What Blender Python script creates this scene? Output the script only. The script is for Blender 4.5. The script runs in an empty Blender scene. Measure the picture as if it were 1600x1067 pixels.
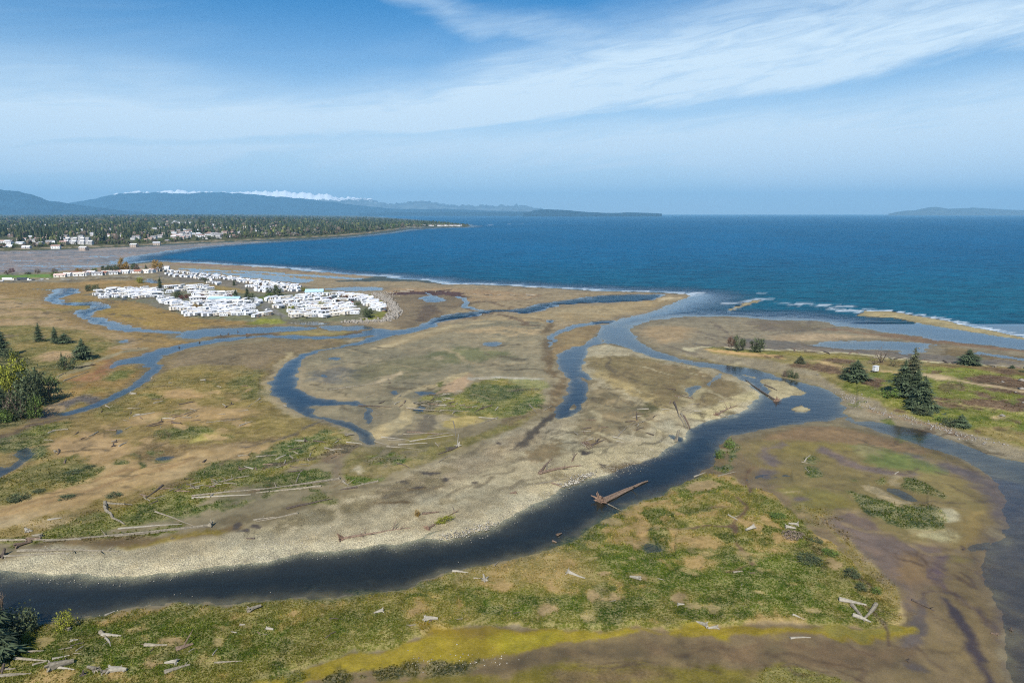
import bpy, math, random
import numpy as np
from mathutils import Vector, Matrix
random.seed(7)
RNG = np.random.default_rng(11)
S = bpy.context.scene
COL = S.collection

# ------------------------------------------------------------------ camera, sky, sun, exposure
CAMH = 85.0
F = 1067.0                      # focal length in pixels of the 1600 px wide photograph
HORIZON = 334.0
PITCH = math.atan((533.5 - HORIZON) / F)
cam_data = bpy.data.cameras.new('camera')
cam_data.sensor_width = 36.0
cam_data.lens = 36.0 * F / 1600.0
cam_data.clip_start = 1.0
cam_data.clip_end = 400000.0
cam = bpy.data.objects.new('camera', cam_data)
COL.objects.link(cam)
cam.location = (0, 0, CAMH)
cam.rotation_euler = (math.pi / 2 - PITCH, 0, 0)
S.camera = cam
S.view_settings.view_transform = 'Standard'
S.view_settings.look = 'None'
S.view_settings.gamma = 1.0
S.view_settings.exposure = 0.50
try:
    S.view_settings.use_curve_mapping = False
except Exception:
    pass
S.cycles.use_denoising = False
S.cycles.filter_width = 1.15
S.cycles.max_bounces = 5
S.cycles.volume_bounces = 0
S.cycles.sample_clamp_indirect = 3.0
S.cycles.transparent_max_bounces = 12

SUN_EL = math.radians(44)
SUN_AZ = math.radians(188)      # compass style: 0 = +Y (view direction), the sun is behind the camera, a little left
SUNDIR = Vector((math.sin(SUN_AZ) * math.cos(SUN_EL), math.cos(SUN_AZ) * math.cos(SUN_EL), math.sin(SUN_EL)))
sd = bpy.data.lights.new('sun', 'SUN')
sd.energy = 5.0
sd.angle = math.radians(0.55)
sd.color = (1.0, 0.955, 0.90)
sun = bpy.data.objects.new('sun', sd)
COL.objects.link(sun)
sun.rotation_euler = (-SUNDIR).to_track_quat('-Z', 'Y').to_euler()
sun.location = (0, -200, 400)

class NT:
    """tiny node-tree helper"""
    def __init__(s, tree):
        s.t = tree; s.n = tree.nodes; s.l = tree.links
    def new(s, kind, **kw):
        nd = s.n.new(kind)
        for k, v in kw.items():
            setattr(nd, k, v)
        return nd
    def put(s, sock, v):
        if v is None: return
        if isinstance(v, bpy.types.NodeSocket): s.l.new(v, sock)
        else: sock.default_value = v
    def math(s, op, a, b=None, c=None, clamp=False):
        nd = s.new('ShaderNodeMath', operation=op, use_clamp=clamp)
        s.put(nd.inputs[0], a); s.put(nd.inputs[1], b); s.put(nd.inputs[2], c)
        return nd.outputs[0]
    def vmath(s, op, a, b=None, out=0):
        nd = s.new('ShaderNodeVectorMath', operation=op)
        s.put(nd.inputs[0], a); s.put(nd.inputs[1], b)
        return nd.outputs[out]
    def mix(s, f, a, b, blend='MIX'):
        nd = s.new('ShaderNodeMix', data_type='RGBA', blend_type=blend)
        s.put(nd.inputs[0], f); s.put(nd.inputs[6], a); s.put(nd.inputs[7], b)
        return nd.outputs[2]
    def noise(s, vec, scale, detail=3.0, rough=0.55, dist=0.0, color=False):
        nd = s.new('ShaderNodeTexNoise')
        s.put(nd.inputs['Vector'], vec); nd.inputs['Scale'].default_value = scale
        nd.inputs['Detail'].default_value = detail; nd.inputs['Roughness'].default_value = rough
        nd.inputs['Distortion'].default_value = dist
        return nd.outputs[1 if color else 0]
    def maprange(s, v, a, b, c=0.0, d=1.0, smooth=True):
        nd = s.new('ShaderNodeMapRange', interpolation_type='SMOOTHSTEP' if smooth else 'LINEAR')
        s.put(nd.inputs[0], v)
        for i, q in enumerate((a, b, c, d)): s.put(nd.inputs[i + 1], q)
        return nd.outputs[0]
    def ramp(s, v, stops, interp='LINEAR'):
        nd = s.new('ShaderNodeValToRGB'); r = nd.color_ramp; r.interpolation = interp
        while len(r.elements) > 1: r.elements.remove(r.elements[-1])
        for i, (p, c) in enumerate(stops):
            e = r.elements[0] if i == 0 else r.elements.new(p)
            e.position = p
            e.color = (c, c, c, 1) if not isinstance(c, tuple) else (c[0], c[1], c[2], 1)
        s.put(nd.inputs[0], v)
        return nd.outputs[0]

# --- world: Nishita sky with thin high cloud
world = bpy.data.worlds.new('World')
S.world = world
world.use_nodes = True
W = NT(world.node_tree)
W.n.clear()
geo = W.new('ShaderNodeTexCoord').outputs['Generated']
sep = W.new('ShaderNodeSeparateXYZ'); W.put(sep.inputs[0], geo)
zc = W.math('MAXIMUM', sep.outputs[2], 0.006)
cmb = W.new('ShaderNodeCombineXYZ')
W.put(cmb.inputs[0], sep.outputs[0]); W.put(cmb.inputs[1], sep.outputs[1]); W.put(cmb.inputs[2], zc)
sky = W.new('ShaderNodeTexSky', sky_type='NISHITA')
sky.sun_disc = False
sky.sun_elevation = SUN_EL
sky.sun_rotation = SUN_AZ
sky.altitude = 85
sky.air_density = 1.0
sky.dust_density = 0.4
sky.ozone_density = 2.6
W.put(sky.inputs[0], cmb.outputs[0])
U = W.math('MULTIPLY', W.math('ARCTAN2', sep.outputs[0], sep.outputs[1]), 57.2958)     # azimuth, degrees
V = W.math('MULTIPLY', W.math('ARCSINE', zc), 57.2958)                                 # elevation, degrees
def px2uv(x, y):
    d = Vector(((x - 800) / F, 1.0, (533.5 - y) / F))
    d = Vector((d.x, math.cos(PITCH) * d.y + math.sin(PITCH) * d.z, -math.sin(PITCH) * d.y + math.cos(PITCH) * d.z)).normalized()
    return math.degrees(math.atan2(d.x, d.y)), math.degrees(math.asin(d.z))
un = W.maprange(U, -45, 45, 0, 1, smooth=False)
# streaked noise, drawn out along the wind
cv = W.new('ShaderNodeCombineXYZ')
W.put(cv.inputs[0], W.math('ADD', W.math('MULTIPLY', U, 0.035), W.math('MULTIPLY', V, 0.03)))
W.put(cv.inputs[1], W.math('SUBTRACT', W.math('MULTIPLY', V, 0.26), W.math('MULTIPLY', U, 0.035)))
st1 = W.noise(cv.outputs[0], 1.3, 7, 0.62, 0.6)
st2 = W.noise(cv.outputs[0], 4.5, 6, 0.65, 0.9)
wob = W.math('MULTIPLY', W.math('SUBTRACT', st1, 0.5), 3.4)
def band(pts, amount, sharp_low=0.5, sharp_high=1.0):
    """pts: (x, y_top, y_bottom) in photo pixels -> soft band in azimuth / elevation"""
    lo, hi = [], []
    for x, yt, yb in pts:
        u, v = px2uv(x, yb); lo.append(((u + 45) / 90, v / 30.0))
        u, v = px2uv(x, yt); hi.append(((u + 45) / 90, v / 30.0))
    L = W.math('MULTIPLY', W.ramp(un, lo, 'EASE'), 30.0)
    H = W.math('MULTIPLY', W.ramp(un, hi, 'EASE'), 30.0)
    v2 = W.math('ADD', V, wob)
    a = W.maprange(v2, W.math('SUBTRACT', L, sharp_low), W.math('ADD', L, sharp_low))
    b = W.maprange(v2, W.math('SUBTRACT', H, sharp_high), W.math('ADD', H, sharp_high), 1.0, 0.0)
    return W.math('MULTIPLY', W.math('MULTIPLY', a, b), amount)
b1 = band([(-100, 150, 225), (200, 160, 210), (450, 170, 205), (640, 150, 205), (800, 95, 190), (1000, 40, 165), (1200, -10, 140), (1600, -60, 60)], 0.74, 0.8, 2.8)
b2 = band([(-100, 70, 150), (200, 90, 160), (400, 130, 175), (560, 160, 175), (700, 170, 176)], 0.24, 0.8, 1.5)
b3 = band([(400, 222, 228), (700, 215, 245), (1000, 195, 250), (1300, 165, 300), (1600, 110, 320)], 0.34, 1.6, 1.6)
b4 = band([(500, -60, -40), (640, -20, 15), (760, 20, 60), (900, 30, 90)], 0.38, 0.7, 1.0)
b5 = band([(-100, 225, 268), (250, 225, 262), (420, 222, 236), (560, 226, 232)], 0.30, 0.6, 0.6)
dens = W.math('MAXIMUM', W.math('MAXIMUM', b1, b2), W.math('MAXIMUM', W.math('MAXIMUM', b3, b4), b5))
near = W.maprange(W.math('ABSOLUTE', U), 42, 60, 1.0, 0.0)
gen = W.math('MULTIPLY', W.maprange(st1, 0.5, 0.75), 0.5)
dens = W.math('ADD', W.math('MULTIPLY', dens, near), W.math('MULTIPLY', gen, W.math('SUBTRACT', 1.0, near)))
tex = W.maprange(st2, 0.2, 0.72, 0.55, 1.15)
dens = W.math('MULTIPLY', dens, tex)
veil = W.math('ADD', W.math('MULTIPLY', W.maprange(st1, 0.45, 0.75), 0.09), W.maprange(V, 0, 17, 0.95, 0.0))
dens = W.math('ADD', dens, veil, clamp=True)
cloudcol = W.new('ShaderNodeRGB'); cloudcol.outputs[0].default_value = (5.1, 6.3, 7.3, 1)
skyc = W.mix(1.0, sky.outputs[0], (0.10, 0.50, 0.76, 1), 'MULTIPLY')
fin = W.mix(dens, skyc, cloudcol.outputs[0])
bg = W.new('ShaderNodeBackground'); W.put(bg.inputs[0], fin); bg.inputs[1].default_value = 0.1
wo = W.new('ShaderNodeOutputWorld'); W.put(wo.inputs[0], bg.outputs[0])

# ------------------------------------------------------------------ pixel <-> place
CP, SP = math.cos(PITCH), math.sin(PITCH)
def ground(px, py, z=0.0):
    """where the ray through a photograph pixel meets height z"""
    u = (np.asarray(px, float) - 800) / F
    v = (533.5 - np.asarray(py, float)) / F
    dy = CP + SP * v
    dz = -SP + CP * v
    t = (z - CAMH) / dz
    return u * t, dy * t
def height_at(px, py, ytop):
    """height above z=0 of something standing at (px,py) and reaching up to row ytop"""
    X, Y = ground(px, py)
    v = (533.5 - ytop) / F
    return CAMH + Y * (-SP + CP * v) / (CP + SP * v)
def width_at(px, py, w):
    X, Y = ground(px, py)
    return w / F * (Y * CP + CAMH * SP)
def s2l(c):
    c = np.asarray(c, float) / 255.0
    return np.where(c <= 0.04045, c / 12.92, ((c + 0.055) / 1.055) ** 2.4)
KALB = 0.80
def alb(c):
    """surface colour from an sRGB value"""
    l = s2l(c); y = float((l * np.array([.25, .6, .15])).sum())
    return np.clip(y + (l - y) * 0.98, 0.003, 0.9) * KALB * np.array([0.985, 1.0, 0.91])

# ------------------------------------------------------------------ noise
PERM = RNG.integers(0, 1 << 16, 65536).astype(np.float32) / 65535.0
def vnoise(x, y, seed=0):
    xi = np.floor(x).astype(np.int64); yi = np.floor(y).astype(np.int64)
    fx = (x - xi).astype(np.float32); fy = (y - yi).astype(np.float32)
    fx = fx * fx * (3 - 2 * fx); fy = fy * fy * (3 - 2 * fy)
    def h(a, b):
        return PERM[((a * 7349 + b * 36191 + seed * 9973) ^ ((a * 131) >> 3) ^ ((b * 517) >> 2)) & 65535]
    a = h(xi, yi); b = h(xi + 1, yi); c = h(xi, yi + 1); d = h(xi + 1, yi + 1)
    return a + (b - a) * fx + (c - a) * fy + (a - b - c + d) * fx * fy
def fbm(x, y, octv=4, seed=0, gain=0.5):
    t = 0; a = 1.0; n = 0
    x, y = x * 0.891 - y * 0.454, x * 0.454 + y * 0.891
    for i in range(octv):
        t = t + a * vnoise(x + 17.3 * i, y - 9.1 * i, seed + i); n += a
        a *= gain; x, y = (x * 0.7986 - y * 0.6018) * 2.03, (x * 0.6018 + y * 0.7986) * 2.03
    return t / n
def sstep(e0, e1, x):
    t = np.clip((x - e0) / (e1 - e0), 0, 1)
    return t * t * (3 - 2 * t)

# ------------------------------------------------------------------ the ground grid
xs = np.arange(-240, 1842, 2.0)
ys = np.concatenate([np.array([335.5, 335.7]), np.arange(335.8, 350, 0.45), np.arange(350, 420, 0.85),
                     np.arange(420, 560, 1.15), np.arange(560, 1242, 1.7)])
NX, NY = len(xs), len(ys)
PX, PY = np.meshgrid(xs, ys)
GX, GY = ground(PX, PY)
GX = GX.astype(np.float64); GY = GY.astype(np.float64)
DIST = np.hypot(GX, GY)
# warp so traced outlines get natural small irregularities
WA = 0.35 + 0.0022 * DIST
SC = np.maximum(1.0, DIST / 220.0)          # feature size grows slowly with distance in noise look-ups
LOD = 1.0 / (1.0 + DIST / 1500.0)
w1 = fbm(GX / 7.0, GY / 7.0, 4, 3) - 0.5
w2 = fbm(GX / 7.0, GY / 7.0, 4, 23) - 0.5
w3 = fbm(GX / 45.0, GY / 45.0, 3, 43) - 0.5
w4 = fbm(GX / 45.0, GY / 45.0, 3, 63) - 0.5
QX = GX + w1 * WA * 5 + w3 * WA * 7
QY = GY + w2 * WA * 7 + w4 * WA * 9
N_BIG = fbm(GX / 60.0, GY / 90.0, 5, 81)
_n5 = fbm(GX / 5.0, GY / 6.0, 5, 97, 0.62); _k = sstep(650, 200, DIST)
N_MED = fbm(GX / 13.0, GY / 16.0, 5, 91, 0.6)
N_MED = N_MED * (1 - .55 * _k) + _n5 * .55 * _k; N_MED = 0.5 + (N_MED - N_MED.mean()) * (1 + .35 * _k)
N_FINE = fbm(GX / 2.6, GY / 3.2, 4, 101, 0.65)

def chaikin(p, closed=True):
    p = np.asarray(p, float)
    if closed:
        q = np.roll(p, -1, 0)
        return np.stack([0.78 * p + 0.22 * q, 0.22 * p + 0.78 * q], 1).reshape(-1, 2)
    a, b = p[:-1], p[1:]
    m = np.stack([0.78 * a + 0.22 * b, 0.22 * a + 0.78 * b], 1).reshape(-1, 2)
    return np.vstack([p[:1], m, p[-1:]])

def field(pts, closed=True, pad=18, smooth=True):
    """signed distance in metres (negative inside) of grid points to an outline traced in the photo;
    returns (row slice, column slice, distance)"""
    pts = np.asarray(pts, float)
    if smooth and len(pts) > 2: pts = chaikin(pts, closed)
    pts = pts.copy(); pts[:, 1] = np.maximum(pts[:, 1], 334.5)
    x0, x1 = pts[:, 0].min() - pad, pts[:, 0].max() + pad
    y0, y1 = pts[:, 1].min() - pad * 0.6, pts[:, 1].max() + pad
    i0, i1 = np.searchsorted(xs, [x0, x1]); j0, j1 = np.searchsorted(ys, [y0, y1])
    rs, cs = slice(j0, j1), slice(i0, i1)
    X = QX[rs, cs]; Y = QY[rs, cs]
    wx, wy = ground(pts[:, 0], pts[:, 1])
    n = len(wx)
    d2 = np.full(X.shape, 1e18); ins = np.zeros(X.shape, bool)
    for i in range(n if closed else n - 1):
        ax, ay = wx[i], wy[i]; bx, by = wx[(i + 1) % n], wy[(i + 1) % n]
        ex, ey = bx - ax, by - ay
        L = ex * ex + ey * ey + 1e-9
        t = np.clip(((X - ax) * ex + (Y - ay) * ey) / L, 0, 1)
        dx = X - ax - t * ex; dy = Y - ay - t * ey
        np.minimum(d2, dx * dx + dy * dy, out=d2)
        if closed and ay != by:
            ins ^= ((Y >= min(ay, by)) & (Y < max(ay, by)) & (X < ax + (Y - ay) * ex / (by - ay)))
    d = np.sqrt(d2)
    return rs, cs, np.where(ins, -d, d)

BASE = np.zeros((NY, NX, 3), np.float32)      # surface colour
MASK = np.zeros((NY, NX, 3), np.float32)      # r grass, g pebble, b wet
Z = np.full((NY, NX), 0.75, np.float32)

def paint(pts, c, soft=1.5, amount=1.0, grass=None, peb=None, wet=None, rag=2.0, patch=None, closed=True, w=0.0, grow=0.0, dz=None, c2=None, smooth=True):
    """lay one kind of ground over the outline. patch=(threshold, softness) keeps only mottled patches"""
    rs, cs, s = field(pts, closed, smooth=smooth)
    if s.size == 0: return
    if not closed:
        if np.ndim(w):      # width that changes along the line
            w = float(w[0])
        s = s - w; rag = rag * min(1.0, 0.25 + w * 0.4)
    D = DIST[rs, cs]
    s = s + (N_MED[rs, cs] - 0.5) * rag * 1.7 * (1 + D / 320.0) + (N_FINE[rs, cs] - 0.5) * rag * 1.4
    so = 0.45 * soft * (1 + D / 500.0)
    a = (1 - sstep(-so, so, s - grow)) * amount
    if patch is not None:
        th, sf = patch
        nn = 0.55 * N_MED[rs, cs] + 0.30 * N_BIG[rs, cs] + 0.25 * N_FINE[rs, cs] - 0.05
        a = a * sstep(th - sf, th + sf, nn)
    col = alb(c)[None, None, :]
    if c2 is not None:
        k = sstep(0.35, 0.65, 0.6 * N_MED[rs, cs] + 0.4 * N_BIG[rs, cs])[..., None]
        col = col * (1 - k) + alb(c2)[None, None, :] * k
    a3 = a[..., None]
    BASE[rs, cs] = BASE[rs, cs] * (1 - a3) + col * a3
    for i, m in enumerate((grass, peb, wet)):
        if m is not None:
            MASK[rs, cs, i] = MASK[rs, cs, i] * (1 - a) + m * a
    if dz is not None:
        Z[rs, cs] = Z[rs, cs] * (1 - a) + dz * a
# ------------------------------------------------------------------ what the ground is made of, traced area by area
BASE[:] = alb((126, 113, 88)); MASK[:, :, 2] = 0.25
# sea bed
paint([(-260, 334.6), (1860, 334.6), (1860, 640), (1600, 560), (1300, 500), (1080, 470), (600, 450), (300, 425), (-260, 425)], (70, 80, 80), smooth=False, soft=4)
# drying flats in the far bay, streaked
paint([(-260, 392), (0, 393), (100, 391), (200, 387), (330, 381), (420, 377), (400, 384), (300, 392), (250, 397), (215, 406), (200, 414), (150, 424), (100, 426), (0, 430), (-260, 434)], (120, 116, 116), c2=(140, 124, 116), wet=0.8, soft=12, rag=6)
for q in range(26):
    yy = 395 + q * 1.15; x0 = -240 + RNG.random() * 120; x1 = x0 + 120 + RNG.random() * 190
    paint([(x0, yy), ((x0 + x1) / 2, yy + RNG.random() * 2 - 1), (x1, yy + 1 - RNG.random())], (148, 128, 118) if q % 2 else (96, 98, 108), soft=3, closed=False, w=3 + RNG.random() * 5, wet=0.6, amount=0.7, rag=6)
# far land under the woods and the beach below it
paint([(-260, 334.6), (420, 334.6), (560, 337), (640, 345), (690, 350), (735, 352.5), (735, 354.5), (690, 354.5), (640, 355.5), (612, 360), (560, 367), (500, 371), (400, 376), (300, 380), (200, 386), (100, 390), (0, 393), (-260, 396)], (58, 66, 38), c2=(80, 80, 50), grass=0.4, wet=0.0, smooth=False, soft=4)
paint([(-260, 394), (0, 391), (100, 388.5), (200, 384.5), (300, 379), (400, 375), (500, 370), (560, 366), (612, 358.5), (640, 356), (690, 355.4)], (158, 136, 122), soft=4, closed=False, w=9, wet=0.1, rag=3)
paint([(170, 389), (260, 385), (330, 380.5), (420, 377.5)], (176, 156, 136), soft=6, closed=False, w=14, wet=0.1, rag=6, patch=(0.45, 0.15))
paint([(640, 355), (690, 353), (737, 353)], (190, 180, 165), soft=5, closed=False, w=16, wet=0.1, rag=2)
# sand flats seaward of the caravan park
paint([(60, 428), (140, 420), (250, 409), (300, 410.5), (340, 413), (400, 417), (440, 419.5), (480, 424), (520, 428), (570, 430), (585, 434), (560, 437), (520, 440), (560, 441), (610, 440), (650, 441), (690, 444), (741, 445), (800, 447), (851, 450.5), (914, 453.5), (977, 456.5), (1035, 458), (1076, 459.5), (1080, 464), (1040, 479), (1000, 495), (960, 500), (938, 517), (900, 640), (600, 560), (560, 480), (460, 450), (250, 428), (120, 432)],
      (148, 128, 98), c2=(136, 120, 96), soft=3, rag=2, wet=0.3, peb=0.1)
paint([(270, 411), (400, 418.5), (480, 426), (570, 432)], (138, 112, 86), soft=6, closed=False, w=9, wet=0.5, rag=7)
paint([(120, 424), (200, 418), (260, 414), (330, 415), (400, 421)], (140, 112, 104), soft=6, closed=False, w=9, wet=0.4, rag=7, patch=(0.42, 0.1))
paint([(590, 452), (680, 450), (760, 454), (860, 462), (800, 472), (700, 470), (620, 462)], (158, 134, 104), c2=(146, 120, 92), soft=6, rag=3, wet=0.15, peb=0.4)
# upper bar between the slough and the sea
paint([(750, 498), (830, 490), (900, 481), (975, 474), (1035, 466), (1076, 461), (1072, 467), (1035, 480), (975, 494), (900, 502), (860, 508), (780, 512), (700, 516)], (162, 142, 110), c2=(146, 126, 94), soft=3, rag=2, wet=0.15, peb=0.3)
paint([(1020, 473), (1035, 467), (1070, 462.5), (1060, 468)], (186, 166, 134), soft=2, rag=2, wet=0.1)
# middle flats
paint([(440, 560), (520, 535), (600, 525), (690, 510), (760, 500), (850, 505), (870, 540), (885, 590), (870, 630), (790, 650), (640, 690), (560, 700), (430, 640), (420, 600)], (128, 117, 93), c2=(138, 124, 98), soft=4, wet=0.35)
paint([(585, 540), (660, 516), (700, 506), (740, 510), (700, 524), (640, 535), (600, 548)], (146, 128, 98), soft=4, rag=3, wet=0.2)
paint([(700, 520), (770, 512), (850, 508), (856, 524), (800, 528), (760, 524)], (158, 136, 104), soft=4, rag=4, wet=0.2, patch=(0.45, 0.1))
paint([(670, 556), (720, 545), (770, 548), (800, 556), (750, 566), (700, 568)], (98, 100, 62), soft=7, rag=6, wet=0.3, amount=0.75)
paint([(540, 580), (640, 560), (700, 570), (640, 590), (560, 596)], (108, 102, 70), soft=8, rag=6, wet=0.3, amount=0.6)
paint([(480, 590), (520, 570), (560, 576), (540, 600), (500, 604)], (96, 92, 86), soft=6, rag=5, wet=0.8, amount=0.7)
paint([(430, 552), (500, 530), (590, 520), (660, 515), (600, 530), (520, 548), (470, 565), (450, 585), (440, 570)], (158, 140, 112), soft=3, rag=4, wet=0.2, patch=(0.5, 0.1))
paint([(600, 592), (640, 580), (590, 600)], (170, 150, 120), soft=2, rag=2, closed=False, w=1.5)
# mud left of the slough
paint([(-260, 590), (100, 600), (260, 560), (300, 548), (440, 533), (560, 533), (470, 552), (418, 580), (415, 600), (440, 640), (420, 690), (-260, 700)], (124, 104, 70), c2=(116, 98, 66), soft=4, grass=0.25, wet=0.1)
paint([(300, 548), (430, 535), (540, 534), (470, 550), (425, 570), (400, 590), (330, 580), (270, 585), (256, 570)], (126, 106, 78), c2=(118, 100, 76), soft=5, rag=4, wet=0.4)
# west marsh: dry tan grass
MARSH = [(-260, 443), (60, 443), (150, 442), (230, 438), (262, 448), (150, 456), (140, 466), (240, 472), (262, 488), (300, 498), (400, 505), (420, 510), (280, 516), (240, 520), (280, 535), (330, 540), (240, 560), (160, 580), (60, 655), (-260, 690)]
paint(MARSH, (146, 118, 78), c2=(134, 108, 68), soft=3, rag=2, grass=0.3, wet=0.0)
paint([(-260, 460), (70, 462), (80, 490), (130, 510), (230, 535), (200, 552), (60, 540), (-260, 535)], (164, 138, 106), c2=(150, 124, 92), soft=6, rag=5, grass=0.15)
for yy in (450, 468, 484, 498, 513):
    paint([(-240, yy + 2), (-20, yy), (60, yy + RNG.random() * 4), (110, yy + 2)], (120, 104, 58), soft=6, closed=False, w=6, rag=9, grass=0.5, patch=(0.46, 0.1))
paint([(110, 470), (146, 474), (150, 484), (120, 486)], (144, 122, 62), soft=3, rag=2, grass=0.4)
paint([(150, 478), (190, 476), (240, 485), (290, 500), (330, 508), (240, 516), (190, 505), (150, 490)], (150, 120, 72), c2=(138, 116, 62), soft=4, rag=3, grass=0.3)
paint([(120, 438), (300, 444), (400, 462), (330, 462), (200, 452), (140, 450)], (142, 116, 74), c2=(156, 124, 84), soft=4, rag=3, grass=0.3)
paint([(-260, 441), (60, 442), (200, 436.5), (300, 440)], (96, 84, 66), soft=2.5, closed=False, w=4, rag=3)
# field by the highway
paint([(-260, 428), (0, 431), (60, 430), (95, 430), (92, 436), (0, 438), (-260, 439)], (92, 124, 46), c2=(104, 128, 54), soft=3, rag=1.5, grass=0.2, smooth=False)
paint([(-260, 427), (0, 428), (120, 427), (250, 424)], (120, 112, 74), soft=5, closed=False, w=9, rag=5, grass=0.5)
paint([(-260, 440), (60, 439.5), (150, 436.5), (240, 433)], (140, 136, 132), soft=1.5, closed=False, w=4.0, rag=0.3)
# left woodland clearing
paint([(-260, 515), (30, 510), (90, 512), (150, 520), (190, 540), (140, 575), (80, 600), (60, 650), (-260, 700)], (110, 104, 50), c2=(130, 110, 66), soft=7, rag=5, grass=0.8)
paint([(45, 566), (90, 552), (125, 552), (120, 560), (70, 572)], (172, 142, 108), soft=4, rag=3, grass=0.2)
paint([(-260, 560), (30, 560), (80, 590), (96, 600), (60, 640), (20, 672), (-260, 690)], (58, 66, 28), c2=(78, 84, 34), soft=4, rag=4, grass=1.0)
paint([(60, 636), (96, 618), (130, 600), (200, 570), (222, 578), (218, 596), (180, 615), (120, 640), (84, 648)], (122, 110, 44), c2=(138, 108, 62), soft=3, rag=3, grass=0.5, wet=0.2)
paint([(150, 590), (200, 578), (212, 588), (170, 600)], (96, 98, 34), soft=3, rag=3, grass=0.7)
paint([(95, 600), (130, 590), (150, 565), (190, 552), (160, 600)], (140, 98, 70), soft=4, rag=4, patch=(0.5, 0.08))
paint([(90, 593), (120, 580), (150, 566), (190, 553), (230, 547)], (150, 136, 112), soft=2, closed=False, w=2.6, rag=2.5, peb=0.6)
paint([(60, 656), (90, 634), (128, 622), (150, 632)], (92, 78, 74), soft=4, closed=False, w=3.5, rag=3, wet=0.9)
paint([(-260, 720), (0, 684), (40, 666), (90, 652), (130, 650), (60, 672), (0, 694), (-260, 740)], (84, 66, 44), c2=(104, 84, 60), soft=2, rag=2, wet=0.7)
# broad marsh between the two sloughs
M2 = [(90, 656), (160, 632), (220, 606), (256, 582), (300, 570), (400, 575), (416, 600), (440, 640), (500, 662), (560, 690), (568, 700), (480, 730), (300, 780), (200, 800), (0, 850), (-260, 900), (-260, 720), (20, 690)]
paint(M2, (136, 112, 68), c2=(124, 106, 58), soft=3, rag=2, grass=0.45)
paint([(205, 605), (300, 585), (400, 580), (410, 600), (330, 620), (250, 640), (180, 660), (140, 650)], (118, 104, 52), c2=(132, 110, 62), soft=6, rag=5, grass=0.6)
paint([(240, 615), (290, 608), (330, 615), (320, 625), (260, 626)], (166, 134, 94), soft=5, rag=4, grass=0.2)
paint([(200, 655), (280, 640), (380, 640), (400, 652), (340, 666), (240, 665), (200, 668)], (160, 130, 92), soft=6, rag=5, grass=0.2, amount=0.9)
paint([(245, 676), (300, 668), (330, 668), (345, 680), (310, 690), (270, 688)], (72, 82, 28), c2=(92, 96, 40), soft=3, rag=3, grass=1.0)
paint([(320, 682), (350, 678), (345, 690), (300, 692)], (166, 150, 82), soft=3, rag=3, grass=0.3)
paint([(375, 585), (410, 580), (420, 620), (400, 628), (372, 606)], (84, 88, 32), soft=5, rag=5, grass=0.9, amount=0.8)
paint([(220, 690), (300, 700), (430, 690), (520, 660), (500, 670), (400, 702), (300, 716), (200, 722)], (112, 88, 56), soft=3, rag=3, wet=0.35, amount=0.9)
paint([(100, 684), (170, 680), (205, 690), (212, 700), (180, 722), (120, 744), (80, 730), (60, 700)], (170, 138, 100), c2=(156, 126, 84), soft=5, rag=4, grass=0.2)
paint([(240, 722), (330, 700), (440, 694), (500, 680), (540, 674), (520, 690), (420, 716), (330, 730), (240, 760), (140, 790), (0, 835), (-260, 880), (-260, 830), (0, 795), (120, 750), (190, 720)], (170, 142, 104), c2=(158, 130, 90), soft=5, rag=4, grass=0.15)
paint([(20, 800), (160, 745), (260, 725)], (136, 102, 66), soft=3, closed=False, w=1.2, rag=2, amount=0.6)
paint([(0, 815), (150, 765), (300, 718)], (136, 102, 66), soft=3, closed=False, w=1.0, rag=2, amount=0.6)
paint([(-260, 705), (0, 690), (60, 664), (100, 660), (95, 676), (60, 700), (0, 712), (-260, 730)], (74, 84, 26), c2=(100, 104, 42), soft=3, rag=3, grass=1.0)
paint([(-260, 740), (0, 750), (40, 730), (100, 715), (150, 735), (140, 750), (90, 765), (0, 795), (-260, 830)], (104, 100, 40), c2=(128, 112, 62), soft=4, rag=4, grass=0.8)
paint([(90, 740), (130, 728), (150, 738), (120, 758), (90, 755)], (66, 78, 24), soft=3, rag=4, grass=1.0, patch=(0.42, 0.1))
paint([(30, 712), (66, 700), (80, 712), (50, 726), (30, 722)], (66, 82, 22), soft=3, rag=3, grass=1.0)
# green belt along the logs
paint([(180, 800), (250, 770), (330, 738), (400, 718), (470, 698), (540, 676), (562, 684), (540, 706), (470, 730), (400, 752), (300, 790), (220, 815), (150, 835), (100, 845), (60, 835), (100, 815)], (96, 102, 30), c2=(116, 108, 46), soft=3, rag=3, grass=0.9)
for p in ([(320, 728), (400, 722), (380, 745), (320, 752), (300, 745)], [(440, 692), (500, 680), (540, 672), (520, 690), (460, 712), (400, 728), (410, 712)],
          [(400, 745), (470, 735), (520, 742), (500, 756), (430, 765), (400, 765)], [(240, 800), (340, 780), (400, 778), (330, 800), (240, 815)]):
    paint(p, (64, 84, 18), soft=3, rag=4, grass=1.0, patch=(0.40, 0.1))
paint([(0, 812), (70, 808), (150, 812), (110, 822), (40, 828), (-40, 830)], (160, 138, 106), soft=3, rag=3, patch=(0.42, 0.08))
paint([(40, 838), (110, 835), (180, 838), (250, 828), (300, 818), (260, 835), (140, 848), (30, 850), (-200, 855)], (92, 98, 26), soft=2.5, rag=3, grass=0.9)
paint([(60, 850), (160, 843), (270, 838), (330, 832), (380, 820), (380, 828), (300, 850), (200, 862), (100, 864), (60, 862)], (106, 86, 60), c2=(116, 96, 58), soft=2.5, rag=2, wet=0.35)
paint([(180, 862), (230, 850), (260, 840), (330, 830), (350, 836), (300, 848), (240, 860)], (132, 112, 40), soft=3, rag=3, grass=0.4)
paint([(340, 822), (430, 810), (520, 780), (600, 750), (560, 760), (430, 795), (350, 812)], (112, 98, 72), soft=3, rag=3, wet=0.3)
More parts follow.
